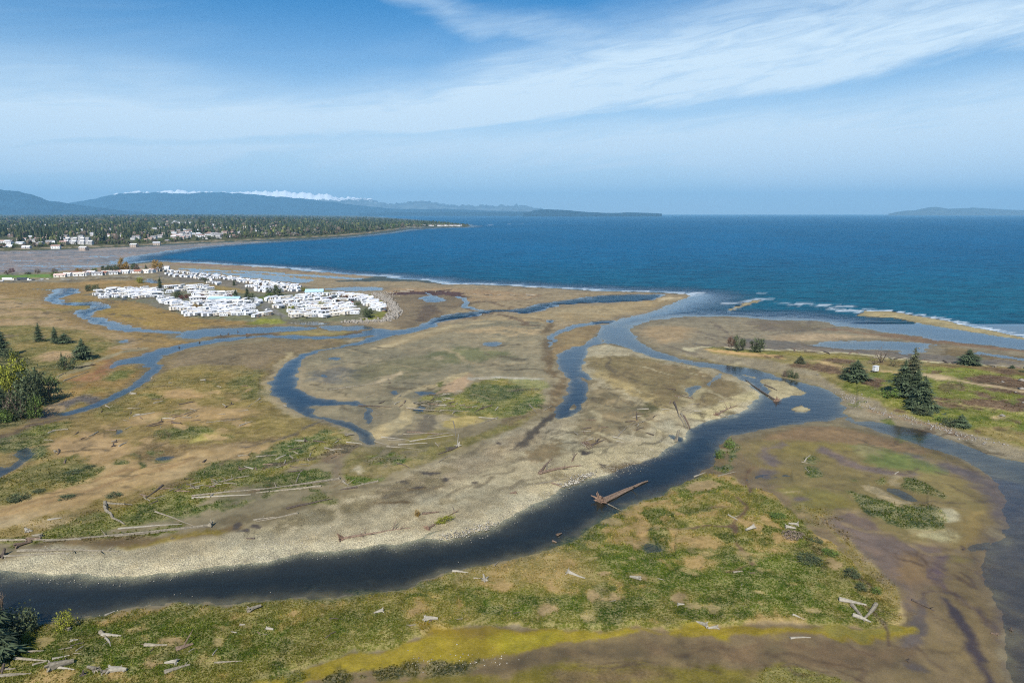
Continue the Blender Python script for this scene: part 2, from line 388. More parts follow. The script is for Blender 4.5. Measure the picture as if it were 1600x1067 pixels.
# mud and weed south of the slough mouth
paint([(560, 695), (600, 700), (680, 700), (760, 680), (800, 660), (850, 640), (840, 655), (780, 680), (700, 712), (640, 735), (560, 755), (530, 760), (530, 730)], (112, 104, 48), c2=(118, 104, 66), soft=3, rag=3, grass=0.4, wet=0.3)
paint([(578, 715), (620, 706), (636, 718), (640, 725), (600, 727), (570, 722)], (82, 96, 16), soft=3, rag=3, grass=0.6)
paint([(590, 722), (600, 714), (635, 718), (634, 727), (610, 727)], (56, 78, 12), soft=2, rag=3, grass=1.0, patch=(0.42, 0.1))
paint([(530, 740), (590, 746), (590, 753), (540, 757), (530, 750)], (80, 98, 18), soft=2.5, rag=3, grass=0.8)
paint([(640, 716), (664, 718), (655, 722)], (50, 66, 14), soft=1.5, rag=1, grass=1.0)
paint([(545, 735), (560, 728), (570, 732), (560, 745)], (176, 160, 138), soft=2, rag=2, peb=0.5)
paint([(515, 700), (550, 690), (562, 698), (530, 715), (515, 728), (490, 722)], (108, 88, 66), soft=2.5, rag=2, wet=0.5)
paint([(512, 716), (530, 716), (528, 755), (516, 755)], (118, 102, 80), soft=2, rag=2, wet=0.4)
paint([(380, 702), (440, 690), (505, 658)], (84, 72, 60), soft=2, closed=False, w=0.8, rag=2, wet=0.6)
paint([(420, 730), (470, 724), (520, 708), (560, 695)], (98, 82, 66), soft=2, closed=False, w=1.2, rag=2, wet=0.5)
# raised sand hook by the slough mouth
paint([(700, 590), (740, 582), (740, 600), (720, 612), (690, 618), (680, 608)], (170, 142, 112), soft=3, rag=3, peb=0.2)
paint([(735, 598), (780, 594), (836, 600), (850, 615), (848, 640), (800, 655), (735, 655), (690, 650), (650, 648), (655, 620), (700, 622), (735, 610)], (122, 118, 44), c2=(132, 116, 58), soft=3, rag=3, grass=0.7)
paint([(733, 604), (760, 600), (782, 604), (830, 604), (800, 625), (770, 635), (745, 632), (735, 622)], (52, 76, 10), c2=(66, 90, 16), soft=2.5, rag=3, grass=1.0, patch=(0.36, 0.12))
paint([(700, 634), (740, 634), (800, 620), (840, 622), (855, 630), (800, 655), (760, 650), (700, 646)], (96, 102, 28), soft=3, rag=4, grass=0.9, patch=(0.44, 0.12))
paint([(790, 595), (835, 594), (852, 606), (846, 612), (810, 606)], (136, 132, 84), soft=3, rag=3, grass=0.5)
paint([(820, 625), (850, 618), (852, 630), (820, 650), (800, 652)], (66, 88, 14), soft=2.5, rag=3, grass=1.0)
paint([(700, 654), (745, 650), (755, 660), (730, 668), (700, 670)], (168, 146, 92), soft=2, rag=3, grass=0.3)
paint([(571, 677), (577, 684), (592, 686), (612, 682), (632, 673), (648, 662), (655, 648), (652, 638), (636, 628), (622, 622), (640, 612), (672, 604), (704, 596), (737, 588), (733, 580), (700, 590), (655, 603), (618, 616), (612, 626), (622, 637), (634, 645), (630, 654), (610, 662), (588, 667)], (162, 146, 116), c2=(174, 154, 116), soft=1.2, rag=.8, peb=0.4, wet=0.0)
paint([(660, 636), (668, 650), (655, 668), (630, 680), (600, 688), (640, 690), (680, 680), (690, 660), (680, 640)], (72, 62, 50), soft=2, rag=2, wet=0.8, amount=.6)
paint([(460, 552), (430, 575), (416, 594), (420, 616), (440, 634), (470, 650)], (166, 146, 112), soft=2, closed=False, w=2.2, rag=1.5)
paint([(470, 575), (464, 592), (470, 606), (500, 618), (560, 627)], (158, 140, 110), soft=2, closed=False, w=2.0, rag=1.5)
paint([(590, 545), (640, 530), (700, 514), (760, 506)], (164, 146, 114), soft=3, closed=False, w=3.5, rag=3)
paint([(872, 548), (884, 575), (893, 600), (893, 622), (880, 640)], (160, 140, 108), soft=2, closed=False, w=1.6, rag=1)
paint([(650, 626), (700, 628), (695, 640), (650, 645)], (98, 88, 70), soft=3, rag=3, wet=0.7)
paint([(738, 593), (780, 592), (840, 596)], (174, 164, 148), soft=1.5, closed=False, w=1.6, rag=1.5, peb=0.6)
paint([(630, 682), (690, 672), (730, 682), (700, 700), (640, 700)], (110, 98, 62), c2=(120, 108, 56), soft=4, rag=4, wet=0.4)
# the great gravel bar
BAR = [(4, 884), (30, 864), (120, 858), (190, 862), (250, 852), (320, 843), (380, 832), (430, 815), (500, 790), (570, 768), (640, 742), (700, 718), (770, 690), (840, 660), (880, 640), (905, 640), (920, 615), (912, 560), (924, 543), (965, 540), (1040, 564), (1128, 581), (1180, 600), (1200, 620), (1170, 650), (1075, 690), (870, 790), (680, 860), (480, 872), (250, 905), (100, 905)]
paint(BAR, (170, 157, 132), c2=(158, 144, 118), soft=3, rag=2, peb=0.8, wet=0.0, grass=0.0)
paint([(930, 560), (1000, 560), (1100, 580), (1150, 600), (1170, 616), (1120, 640), (1060, 640), (1000, 630), (950, 600), (915, 560)], (138, 122, 88), c2=(122, 106, 78), soft=5, rag=4, peb=0.5)
paint([(920, 610), (960, 610), (1010, 640), (1040, 655), (980, 676), (940, 690), (890, 685), (905, 650)], (126, 114, 88), c2=(140, 122, 92), soft=5, rag=4, peb=0.4, wet=0.2)
paint([(925, 582), (960, 592), (1010, 612), (1050, 640), (1040, 655), (1000, 628), (950, 605)], (160, 140, 100), soft=4, rag=3, peb=0.5)
paint([(990, 645), (1010, 630), (1030, 640), (1030, 650), (1000, 655)], (98, 92, 62), soft=4, rag=4)
for p in ([(925, 640), (960, 650), (985, 670)], [(930, 625), (975, 640), (1010, 665)], [(905, 668), (940, 684), (985, 680)], [(950, 600), (1000, 610), (1050, 614)], [(880, 690), (860, 700), (845, 720)], [(990, 580), (1040, 590), (1090, 596)], [(960, 560), (1000, 575), (1060, 580)]):
    paint(p, (104, 90, 66), soft=2, closed=False, w=0.5, rag=3, amount=0.7)
for p in ([(1020, 565), (1080, 576), (1120, 590), (1110, 600), (1050, 588)], [(1110, 595), (1160, 610), (1150, 625), (1100, 612)], [(1120, 620), (1160, 615), (1165, 628), (1130, 640)], [(990, 560), (1000, 556), (985, 570)],
          [(830, 700), (890, 690), (900, 706), (850, 730), (820, 724)], [(900, 690), (950, 684), (960, 694), (910, 702)], [(1000, 660), (1030, 650), (1040, 660), (1010, 680), (980, 680)]):
    paint(p, (112, 98, 70), c2=(128, 110, 84), soft=3, rag=5, patch=(0.45, 0.1), peb=0.5)
paint([(600, 755), (700, 725), (780, 690), (860, 660), (900, 655), (840, 700), (760, 740), (660, 780), (560, 800)], (154, 140, 118), c2=(146, 130, 106), soft=6, rag=4, peb=0.9)
for p in ([(500, 790), (600, 765), (700, 735)], [(450, 815), (560, 790), (680, 760)], [(700, 715), (760, 700)], [(400, 832), (500, 808), (560, 798)]):
    paint(p, (122, 108, 78), soft=5, closed=False, w=3, rag=6, amount=0.6, patch=(0.4, 0.15))
paint([(10, 888), (100, 902), (256, 897), (350, 884), (480, 862), (600, 855), (700, 844), (770, 822), (850, 782), (930, 745), (1025, 710), (1100, 665), (1170, 636), (1188, 617)], (190, 177, 150), soft=4, closed=False, w=6, rag=3, peb=1.0, amount=0.75)
paint([(905, 705), (960, 700), (1030, 690), (1045, 697), (1000, 716), (930, 742), (880, 756), (840, 780), (830, 760), (880, 730)], (178, 162, 130), soft=4, rag=4, peb=1.0)
paint([(1060, 655), (1110, 640), (1180, 610), (1190, 618), (1165, 635), (1100, 660)], (182, 166, 128), soft=3, rag=3, peb=0.9)
paint([(1070, 612), (1090, 605), (1110, 610), (1090, 625), (1070, 640), (1050, 650)], (176, 160, 124), soft=4, rag=4, peb=0.7, amount=0.7)
for cx, cy, rx, ry in ((395, 823, 12, 3), (368, 826, 4, 6), (383, 829, 5, 4), (269, 846, 9, 4), (304, 851, 13, 3), (652, 763, 9, 3), (626, 753, 9, 2.2), (672, 741, 13, 1.6), (695, 754, 6, 4), (715, 757, 6, 1.5), (735, 758, 6, 1.3), (768, 702, 6, 1.6), (806, 703, 5, 1.2), (786, 695, 4, 1.5), (602, 779, 6, 1.6), (920, 710, 5, 1.4), (945, 729, 3, 1), (705, 703, 10, 1.5)):
    paint([(cx - rx, cy + ry * .3), (cx, cy - ry), (cx + rx, cy - ry * .5), (cx + rx * .4, cy + ry)], (78, 68, 60), soft=1.2, rag=2.0, wet=0.4)
# side-channel bank and sandbank beside it
paint([(853, 550), (862, 532), (885, 516), (936, 507), (938, 525), (905, 540), (876, 548), (868, 556), (868, 575), (880, 600), (884, 620), (870, 640), (845, 650), (868, 628), (872, 600), (858, 575)], (146, 124, 88), c2=(130, 108, 76), soft=2, rag=2, peb=0.3)
paint([(860, 505), (850, 530), (850, 555), (868, 580), (874, 600), (870, 622), (850, 645), (800, 660)], (104, 86, 62), soft=3, closed=False, w=2.5, rag=4, amount=0.8, wet=0.3)
# east mudflat, outer beach and the bar offshore
EAST = [(988, 523), (987, 515), (1002, 505), (1028, 499), (1066, 495), (1104, 494), (1154, 495), (1200, 499), (1251, 500), (1294, 504), (1314, 510), (1362, 514), (1377, 519), (1415, 524), (1453, 531), (1504, 537), (1523, 539), (1567, 542), (1600, 549), (1860, 590), (1860, 640), (1300, 580), (1128, 568), (1036, 551), (994, 531)]
paint(EAST, (138, 124, 100), c2=(128, 115, 92), soft=3, rag=2, wet=0.45)
paint([(1000, 512), (1060, 508), (1090, 518), (1060, 535), (1030, 540), (1000, 525)], (156, 132, 100), soft=8, rag=4, wet=0.25)
paint([(1150, 506), (1200, 500), (1290, 510), (1260, 520), (1180, 518)], (108, 90, 76), c2=(112, 100, 72), soft=6, rag=7, wet=0.5, patch=(0.4, 0.12))
paint([(1300, 515), (1380, 524), (1450, 533), (1520, 542), (1600, 550)], (128, 96, 66), soft=5, closed=False, w=7, rag=6, wet=0.5, amount=0.8)
paint([(1200, 524), (1300, 522), (1400, 528), (1340, 530), (1260, 534), (1200, 534)], (158, 136, 108), soft=5, rag=4, wet=0.3)
paint([(1080, 545), (1180, 530), (1330, 545), (1430, 552), (1600, 562), (1600, 575), (1420, 565), (1200, 545)], (108, 98, 86), c2=(122, 106, 88), soft=5, rag=5, wet=0.6)
paint([(1460, 540), (1500, 540), (1520, 552), (1600, 556), (1600, 566), (1470, 556)], (118, 98, 62), soft=5, rag=5, wet=0.5)
OBAR = [(1334, 489), (1342, 485), (1377, 485), (1415, 491), (1478, 501), (1529, 513), (1580, 522.5), (1640, 535), (1760, 560), (1760, 566), (1640, 539), (1580, 527.5), (1504, 517.5), (1453, 509.5), (1402, 498.5), (1340, 493.5)]
paint(OBAR, (166, 150, 112), c2=(152, 136, 100), soft=2, rag=1, wet=0.2, peb=0.3)
SBAR = [(1130, 484.5), (1149, 475.5), (1179, 469.5), (1192, 468.5), (1186, 472), (1160, 478), (1140, 484.5)]
paint(SBAR, (162, 144, 108), soft=2, rag=1, wet=0.2)
# east land: sandy shore, heather, grass, tracks
ELAND = [(1062, 559), (1070, 548), (1090, 543), (1118, 543), (1140, 546), (1230, 549), (1320, 555), (1400, 561), (1500, 569), (1600, 577), (1860, 602), (1860, 800), (1600, 722), (1515, 696), (1462, 677), (1410, 663), (1368, 652), (1325, 646), (1319, 642), (1322, 631), (1318, 622), (1300, 608), (1252, 597), (1200, 584), (1128, 570)]
paint(ELAND, (140, 124, 84), c2=(124, 112, 72), soft=2.5, rag=1.5, wet=0.0, grass=0.3, peb=0.2)
paint([(1062, 557), (1072, 548), (1092, 543), (1110, 545), (1100, 551), (1120, 558), (1200, 568), (1260, 580), (1300, 598), (1335, 618), (1400, 645), (1480, 668), (1560, 690), (1600, 702), (1600, 722), (1515, 696), (1462, 677), (1410, 663), (1368, 652), (1325, 646), (1319, 640), (1322, 631), (1318, 620), (1300, 606), (1252, 595), (1200, 582), (1128, 568)], (148, 134, 112), c2=(136, 122, 96), soft=2, rag=2, peb=0.6, grass=0.0)
paint([(1096, 549), (1130, 550), (1200, 556), (1230, 566), (1200, 565), (1130, 558)], (184, 150, 104), soft=2.5, rag=1.5, grass=0.0)
paint([(1100, 546), (1150, 548), (1200, 551), (1330, 560), (1400, 570), (1310, 568), (1180, 556), (1110, 550)], (112, 112, 44), c2=(132, 118, 58), soft=3, rag=3, grass=0.7)
paint([(1310, 592), (1360, 588), (1420, 585), (1600, 590), (1860, 620), (1860, 770), (1600, 700), (1560, 685), (1480, 664), (1400, 640), (1340, 616)], (116, 120, 44), c2=(106, 110, 40), soft=3, rag=2.5, grass=0.7)
for p in ([(1450, 572), (1520, 576), (1600, 582), (1860, 612), (1860, 626), (1600, 594), (1500, 586), (1440, 582)], [(1360, 568), (1430, 570), (1440, 580), (1380, 578)]):
    paint(p, (108, 84, 64), c2=(122, 104, 62), soft=3, rag=3, grass=0.4)
paint([(1450, 578), (1520, 580), (1560, 588), (1500, 594), (1440, 590)], (120, 128, 46), soft=4, rag=4, grass=0.6, patch=(0.4, 0.1))
HEATHER = ([(1195, 563), (1225, 562), (1218, 567), (1200, 566)], [(1235, 572), (1250, 568), (1262, 575), (1250, 580), (1225, 576)], [(1258, 577), (1275, 571), (1300, 577), (1314, 586), (1300, 590), (1268, 582)], [(1270, 566), (1310, 563), (1330, 568), (1320, 574), (1290, 572)],
           [(1345, 597), (1370, 594), (1385, 606), (1378, 613), (1350, 604)], [(1448, 590), (1460, 583), (1472, 587), (1470, 592)], [(1492, 596), (1540, 592), (1600, 598), (1860, 630), (1860, 648), (1600, 617), (1540, 607)],
           [(1455, 627), (1480, 628), (1540, 632), (1600, 626), (1700, 640), (1700, 660), (1600, 640), (1575, 648), (1500, 640), (1460, 636)], [(1530, 620), (1545, 622), (1560, 630), (1545, 632)], [(1485, 611), (1500, 609), (1517, 619), (1500, 617)], [(1540, 612), (1600, 616), (1600, 622), (1560, 620)])
for p in HEATHER:
    paint(p, (96, 70, 60), c2=(108, 82, 70), soft=2.5, rag=4, grass=0.6)
paint([(1272, 568), (1300, 576), (1325, 582), (1350, 584), (1400, 588)], (182, 152, 112), soft=2, closed=False, w=2.4, rag=1.5)
paint([(1445, 592), (1470, 598), (1500, 602), (1550, 610), (1600, 618), (1860, 655)], (176, 152, 120), soft=1.5, closed=False, w=2.2, rag=1.2, grass=0)
paint([(1450, 592), (1480, 594), (1490, 600), (1470, 604)], (176, 152, 118), soft=3, rag=2, grass=0)
paint([(1455, 631), (1530, 641), (1600, 652)], (164, 150, 96), soft=1.5, closed=False, w=0.7, rag=1)
paint([(1550, 652), (1572, 652), (1575, 658), (1555, 660)], (184, 160, 130), soft=1.5, rag=1.5)
paint([(1560, 665), (1600, 668), (1860, 720), (1860, 760), (1600, 695), (1500, 672)], (150, 130, 82), c2=(124, 116, 52), soft=3, rag=3, grass=0.5)
paint([(1360, 640), (1380, 645), (1440, 660), (1500, 680)], (150, 122, 96), soft=2, closed=False, w=1.5, rag=2, amount=0.8)
# white drift line on the seaward edge
paint([(1075, 548), (1092, 543.5), (1120, 544), (1180, 547), (1260, 550), (1330, 556), (1400, 562), (1500, 570), (1600, 578), (1860, 604)], (196, 182, 150), soft=1.5, closed=False, w=2.6, rag=2.5, peb=0.6)
# caravan park ground
paint([(140, 458), (170, 452), (255, 452), (262, 446), (300, 446), (400, 462), (500, 462), (560, 460), (600, 478), (610, 490), (590, 501), (500, 503), (400, 505), (300, 500), (262, 488), (240, 474), (180, 471), (150, 466)], (112, 106, 96), c2=(104, 104, 80), soft=2, rag=1, wet=0)
paint([(245, 425), (330, 430), (480, 450), (520, 456), (560, 460), (500, 464), (380, 458), (300, 444), (250, 436)], (116, 108, 98), soft=2, rag=1, wet=0)
paint([(475, 456), (500, 455), (570, 460), (600, 470), (615, 485), (612, 496), (590, 502), (560, 502), (604, 490), (590, 472), (560, 464), (500, 463)], (108, 120, 42), c2=(122, 120, 56), soft=2, rag=1.5, grass=0.5)
paint([(300, 442), (340, 448), (380, 455), (400, 462), (340, 458), (300, 450)], (142, 120, 76), soft=2.5, rag=2, grass=0.3)
paint([(400, 467), (445, 464), (450, 470), (410, 474)], (92, 108, 40), soft=2, rag=2, grass=0.5)
paint([(395, 502), (430, 502), (450, 506), (420, 512), (390, 510)], (120, 122, 44), soft=2, rag=2, grass=0.5)
paint([(560, 457), (590, 462), (612, 478), (622, 490), (610, 505), (540, 506)], (160, 142, 120), soft=1.5, closed=False, w=2.5, rag=2, peb=0.8)
paint([(265, 470), (300, 490), (330, 496)], (120, 116, 112), soft=1.5, closed=False, w=4, rag=0.5)
paint([(400, 470), (430, 490), (440, 498)], (118, 114, 110), soft=1.5, closed=False, w=5, rag=0.5)
# dark mud pool behind the park
paint([(600, 468), (640, 460), (700, 458), (725, 462), (735, 475), (700, 488), (680, 500), (650, 510), (620, 515), (610, 500)], (120, 102, 76), soft=4, rag=3, wet=0.5)
paint([(600, 461), (620, 456), (680, 455), (720, 458), (725, 464), (690, 462), (610, 462)], (84, 58, 50), soft=2, rag=2, wet=0.5)
paint([(655, 480), (680, 478), (686, 490), (670, 502), (655, 505)], (70, 52, 40), soft=4, rag=3, wet=0.6, amount=0.6)
paint([(300, 512), (400, 508), (500, 508), (560, 510), (590, 520), (540, 528), (400, 530), (290, 530)], (104, 86, 64), c2=(126, 110, 80), soft=3, rag=3, wet=0.5)
paint([(430, 520), (500, 516), (560, 520), (510, 526), (440, 526)], (140, 124, 78), soft=3, rag=2, wet=0.2)
# ---- south island
SIS = [(-260, 1010), (0, 985), (60, 976), (118, 972), (200, 957), (350, 950), (454, 942), (561, 932), (669, 910), (750, 890), (800, 875), (875, 851), (921, 828), (975, 800), (1015, 781), (1050, 755), (1090, 738), (1110, 735), (1135, 742), (1150, 760), (1190, 768), (1215, 785), (1240, 805), (1262, 830), (1300, 855), (1340, 890), (1370, 920), (1392, 950), (1396, 968), (1380, 978), (1330, 982), (1290, 985), (1200, 988), (1110, 990), (1050, 995), (980, 993), (900, 990), (800, 985), (740, 985), (700, 990), (640, 1006), (560, 1020), (500, 1035), (440, 1056), (400, 1085), (300, 1242), (-260, 1242)]
paint([(900, 740), (1100, 700), (1300, 655), (1500, 715), (1560, 770), (1545, 830), (1600, 1242), (400, 1242), (440, 1060), (700, 985), (1390, 980), (1260, 830)], (120, 100, 64), c2=(112, 94, 66), soft=3, rag=2, wet=0.7)
paint(SIS, (116, 112, 46), c2=(134, 122, 64), soft=1.2, rag=1.6, grass=0.9, wet=0.0)
paint(SIS, (148, 122, 82), soft=2, rag=1, grass=0.35, patch=(0.57, 0.07))
paint(SIS, (70, 88, 20), soft=2, rag=1, grass=1.0, patch=(0.47, 0.05), amount=0.0)
for p in ([(-100, 1010), (100, 980), (200, 965), (330, 960), (440, 990), (500, 965), (620, 950), (650, 990), (600, 1005), (450, 1040), (300, 1075), (0, 1080)],
          [(700, 930), (760, 910), (800, 940), (1000, 930), (1150, 870), (1250, 860), (1390, 960), (1280, 985), (1000, 985), (830, 978), (740, 975)],
          [(870, 850), (925, 828), (975, 800), (1060, 755), (1140, 745), (1130, 770), (1000, 790), (930, 850), (900, 870)],
          [(1170, 770), (1240, 805), (1300, 860), (1240, 870), (1180, 800)], [(940, 850), (1060, 850), (1100, 880), (1060, 930), (960, 930), (920, 880)]):
    paint(p, (68, 88, 18), c2=(84, 98, 26), soft=5, rag=5, grass=1.0, patch=(0.47, 0.07))
paint([(800, 860), (900, 860), (910, 900), (960, 925), (830, 925), (740, 915), (720, 905)], (146, 126, 82), soft=6, rag=6, grass=0.5, amount=0.8)
for p in ([(962, 850), (1000, 848), (1008, 862), (975, 862)], [(1030, 878), (1048, 880), (1065, 905), (1045, 900)], [(936, 905), (955, 902), (958, 910), (940, 912)], [(912, 936), (960, 934), (982, 944), (950, 956), (920, 946)], [(1052, 945), (1068, 940), (1066, 955)], [(852, 958), (870, 954), (874, 966), (856, 970)], [(985, 907), (1010, 905), (1005, 915)],
          [(1070, 860), (1095, 855), (1090, 870)], [(1060, 760), (1100, 750), (1120, 756), (1080, 768)], [(1150, 880), (1180, 870), (1190, 890)], [(1280, 870), (1310, 880), (1290, 892)], [(250, 1005), (275, 1000), (290, 1008), (270, 1018)], [(225, 1045), (260, 1025), (265, 1035), (235, 1060)]):
    paint(p, (158, 132, 96), soft=1.5, rag=2.5, grass=0.3)
for p in ([(1030, 808), (1060, 806), (1095, 800), (1130, 798)], [(1145, 780), (1162, 800), (1140, 820), (1150, 850), (1175, 880), (1178, 890), (1150, 895), (1135, 902)], [(1160, 770), (1150, 740), (1170, 730)], [(1000, 835), (1070, 830), (1140, 825)]):
    paint(p, (98, 74, 52), soft=1.0, closed=False, w=0.5, rag=1.2, wet=0.4, grass=0.1)
paint([(1128, 740), (1140, 690), (1150, 686), (1152, 700), (1143, 715), (1120, 726), (1105, 724)], (70, 86, 16), soft=1.2, rag=1.5, grass=1.0)
paint([(1215, 765), (1250, 790), (1285, 812), (1320, 848), (1360, 885), (1392, 935), (1400, 965), (1380, 985)], (170, 146, 96), soft=1.4, closed=False, w=0.9, rag=1.6)
paint([(1250, 790), (1285, 820), (1330, 865), (1375, 915), (1390, 940)], (126, 110, 56), soft=3, closed=False, w=4.0, rag=4, grass=0.7, amount=0.7)
paint([(1225, 828), (1270, 835), (1300, 870), (1350, 915), (1380, 945), (1330, 935), (1260, 880)], (74, 66, 34), soft=4, rag=6, grass=1.0, patch=(0.5, 0.05))
# ---- tidal flats of the south east
paint([(1155, 700), (1190, 680), (1280, 665), (1340, 668), (1440, 700), (1520, 730), (1548, 780), (1530, 830), (1440, 855), (1380, 845), (1290, 800), (1200, 770)], (122, 104, 62), c2=(112, 98, 56), soft=5, rag=4, wet=0.6)
paint([(1200, 690), (1300, 682), (1340, 700), (1300, 720), (1220, 712)], (122, 108, 52), soft=8, rag=6, wet=0.4, amount=0.6)
paint([(1180, 690), (1230, 672), (1290, 662), (1380, 680), (1450, 705), (1400, 710), (1300, 690), (1220, 690)], (132, 106, 74), soft=4, rag=3, wet=0.5)
paint([(1335, 703), (1345, 698), (1400, 706), (1450, 722), (1470, 740), (1420, 735), (1350, 728), (1336, 716)], (104, 112, 58), c2=(128, 118, 72), soft=5, rag=5, wet=0.3)
paint([(1336, 706), (1346, 697), (1380, 702), (1350, 714), (1334, 716)], (150, 134, 96), soft=3, rag=3, wet=0.3, amount=0.7)
paint([(1360, 730), (1450, 738), (1510, 760), (1530, 800), (1500, 790), (1440, 760)], (132, 116, 70), soft=6, rag=4, wet=0.4, amount=0.8)
paint([(1270, 700), (1310, 706), (1325, 722), (1380, 734), (1440, 742), (1380, 744), (1320, 736), (1295, 722)], (112, 92, 78), soft=3, rag=2, wet=0.95)
paint([(1180, 760), (1300, 760), (1330, 790), (1320, 800), (1250, 800), (1215, 780)], (124, 106, 40), c2=(112, 104, 54), soft=4, rag=4, wet=0.5)
paint([(1220, 778), (1245, 774), (1262, 780), (1240, 786)], (108, 90, 78), soft=3, rag=2, wet=0.95)
paint([(1265, 818), (1300, 795), (1325, 795), (1350, 815), (1380, 842), (1440, 850), (1490, 845), (1500, 862), (1470, 900), (1440, 935), (1420, 960), (1400, 940), (1370, 895), (1320, 850)], (118, 94, 74), c2=(106, 88, 76), soft=4, rag=3, wet=0.95)
paint([(1395, 870), (1450, 862), (1460, 900), (1445, 930), (1415, 940), (1390, 900)], (126, 100, 66), soft=5, rag=4, wet=0.7)
paint([(1170, 740), (1200, 745), (1215, 735), (1180, 728)], (104, 90, 82), soft=3, rag=2, wet=0.95)
paint([(1200, 725), (1190, 705), (1200, 700), (1225, 695)], (108, 90, 78), soft=2.5, closed=False, w=1.2, rag=2, wet=0.9)
for p in ([(1248, 714), (1262, 712), (1270, 718), (1255, 724)], [(1240, 731), (1260, 728), (1278, 736), (1266, 750), (1255, 746)], [(1311, 744), (1325, 746), (1340, 752), (1330, 754), (1314, 750)], [(1354, 746), (1378, 747), (1378, 754), (1360, 754)],
          [(1398, 744), (1420, 748), (1450, 758), (1470, 775), (1450, 770), (1420, 764), (1400, 758)], [(1310, 765), (1330, 772), (1350, 775), (1400, 785), (1450, 790), (1466, 798), (1467, 820), (1440, 824), (1400, 822), (1370, 808), (1340, 788)]):
    paint(p, (66, 80, 20), c2=(84, 94, 34), soft=1.5, rag=2.2, grass=1.0)
for p in ([(1340, 756), (1370, 760), (1390, 775), (1420, 785), (1400, 790), (1350, 775)], [(1378, 744), (1400, 742), (1396, 756), (1376, 756)], [(1200, 770), (1240, 765), (1230, 772), (1205, 775)]):
    paint(p, (156, 136, 104), soft=1.5, rag=2.5, grass=0.4, peb=0.3)
paint([(1420, 833), (1450, 828), (1490, 828), (1495, 838), (1450, 843)], (158, 146, 110), soft=3, rag=3, peb=0.4, wet=0.2)
paint([(1456, 800), (1470, 790), (1497, 800), (1490, 812), (1470, 812)], (172, 160, 130), soft=2, rag=2, peb=0.4, wet=0.2)
paint([(1500, 800), (1530, 790), (1540, 820), (1520, 845), (1470, 855), (1500, 835)], (136, 114, 66), soft=4, rag=3, wet=0.5)
paint([(1468, 868), (1490, 862), (1510, 880), (1530, 905), (1560, 960), (1572, 1000), (1600, 1242), (1500, 1242), (1470, 1000), (1475, 930)], (124, 102, 62), c2=(114, 96, 64), soft=4, rag=4, wet=0.7)
paint([(1470, 935), (1490, 945), (1510, 975), (1535, 1020), (1548, 1067), (1600, 1242), (1560, 1242), (1530, 1067), (1510, 1020), (1495, 985), (1478, 955)], (66, 52, 50), soft=1.5, rag=.8, wet=0.95)
paint([(1465, 868), (1480, 870), (1482, 930), (1464, 925)], (98, 76, 76), soft=3, rag=3, wet=0.9)
paint([(1438, 945), (1450, 932), (1480, 928), (1510, 945), (1530, 965), (1560, 995)], (88, 70, 60), soft=2, closed=False, w=0.9, rag=2, wet=0.8)
paint([(1440, 945), (1430, 980), (1420, 1010), (1410, 1035), (1422, 1045)], (94, 80, 70), soft=1.8, closed=False, w=1.6, rag=1.5, wet=0.9)
paint([(1470, 880), (1500, 870), (1510, 876), (1480, 890)], (120, 104, 56), soft=2, rag=2)
paint([(1525, 885), (1560, 880), (1575, 893), (1550, 902), (1530, 900)], (122, 98, 62), soft=2, rag=2, peb=0.4, wet=0.4)
# ---- algae channel at the bottom
paint([(440, 1060), (520, 1035), (600, 1018), (680, 1000), (760, 995), (860, 994), (960, 1000), (1060, 996), (1100, 985), (1150, 990), (1300, 990), (1420, 985), (1420, 1000), (1250, 1008), (1100, 1008), (1040, 1000), (900, 1008), (780, 1024), (700, 1048), (600, 1045), (500, 1060), (380, 1110), (300, 1140)], (150, 128, 0), c2=(128, 108, 6), soft=1.5, rag=1.5, wet=0.6, grass=0.2)
paint([(640, 985), (720, 985), (780, 995), (760, 1010), (680, 1004)], (142, 118, 2), c2=(126, 100, 44), soft=2, rag=2, wet=0.6)
paint([(760, 1008), (800, 1000), (880, 1003), (850, 1012), (790, 1020)], (160, 142, 0), soft=2, rag=2, wet=0.6)
paint([(1200, 994), (1300, 990), (1400, 988), (1370, 996), (1250, 1002)], (128, 118, 50), soft=1.5, rag=2, wet=0.5, amount=0.7)
paint([(700, 1062), (790, 1036), (900, 1018), (1000, 1014), (1150, 1012), (1300, 1012), (1420, 1018), (1450, 1040), (1300, 1052), (1150, 1044), (1000, 1035), (880, 1038), (780, 1055), (740, 1075)], (104, 86, 56), c2=(108, 86, 58), soft=1.8, rag=1.5, wet=0.8)
paint([(500, 1062), (600, 1044), (660, 1038), (720, 1044), (760, 1040), (700, 1060), (620, 1062), (540, 1070)], (66, 66, 22), c2=(100, 92, 56), soft=1.5, rag=2.5, grass=0.8)
paint([(520, 1080), (640, 1060), (740, 1060), (800, 1066), (900, 1040), (1000, 1046), (1080, 1055), (1180, 1052), (1300, 1060), (1400, 1242), (400, 1242)], (112, 98, 8), c2=(98, 82, 44), soft=2, rag=2, wet=0.6, grass=0.2)
paint([(860, 1060), (960, 1045), (1060, 1062), (1000, 1090), (880, 1090)], (104, 82, 54), soft=3, rag=3, wet=0.6, amount=0.8)
paint([(1165, 1062), (1240, 1056), (1330, 1066), (1330, 1100), (1180, 1100)], (120, 112, 56), soft=2, rag=3, grass=0.5, wet=0.3)

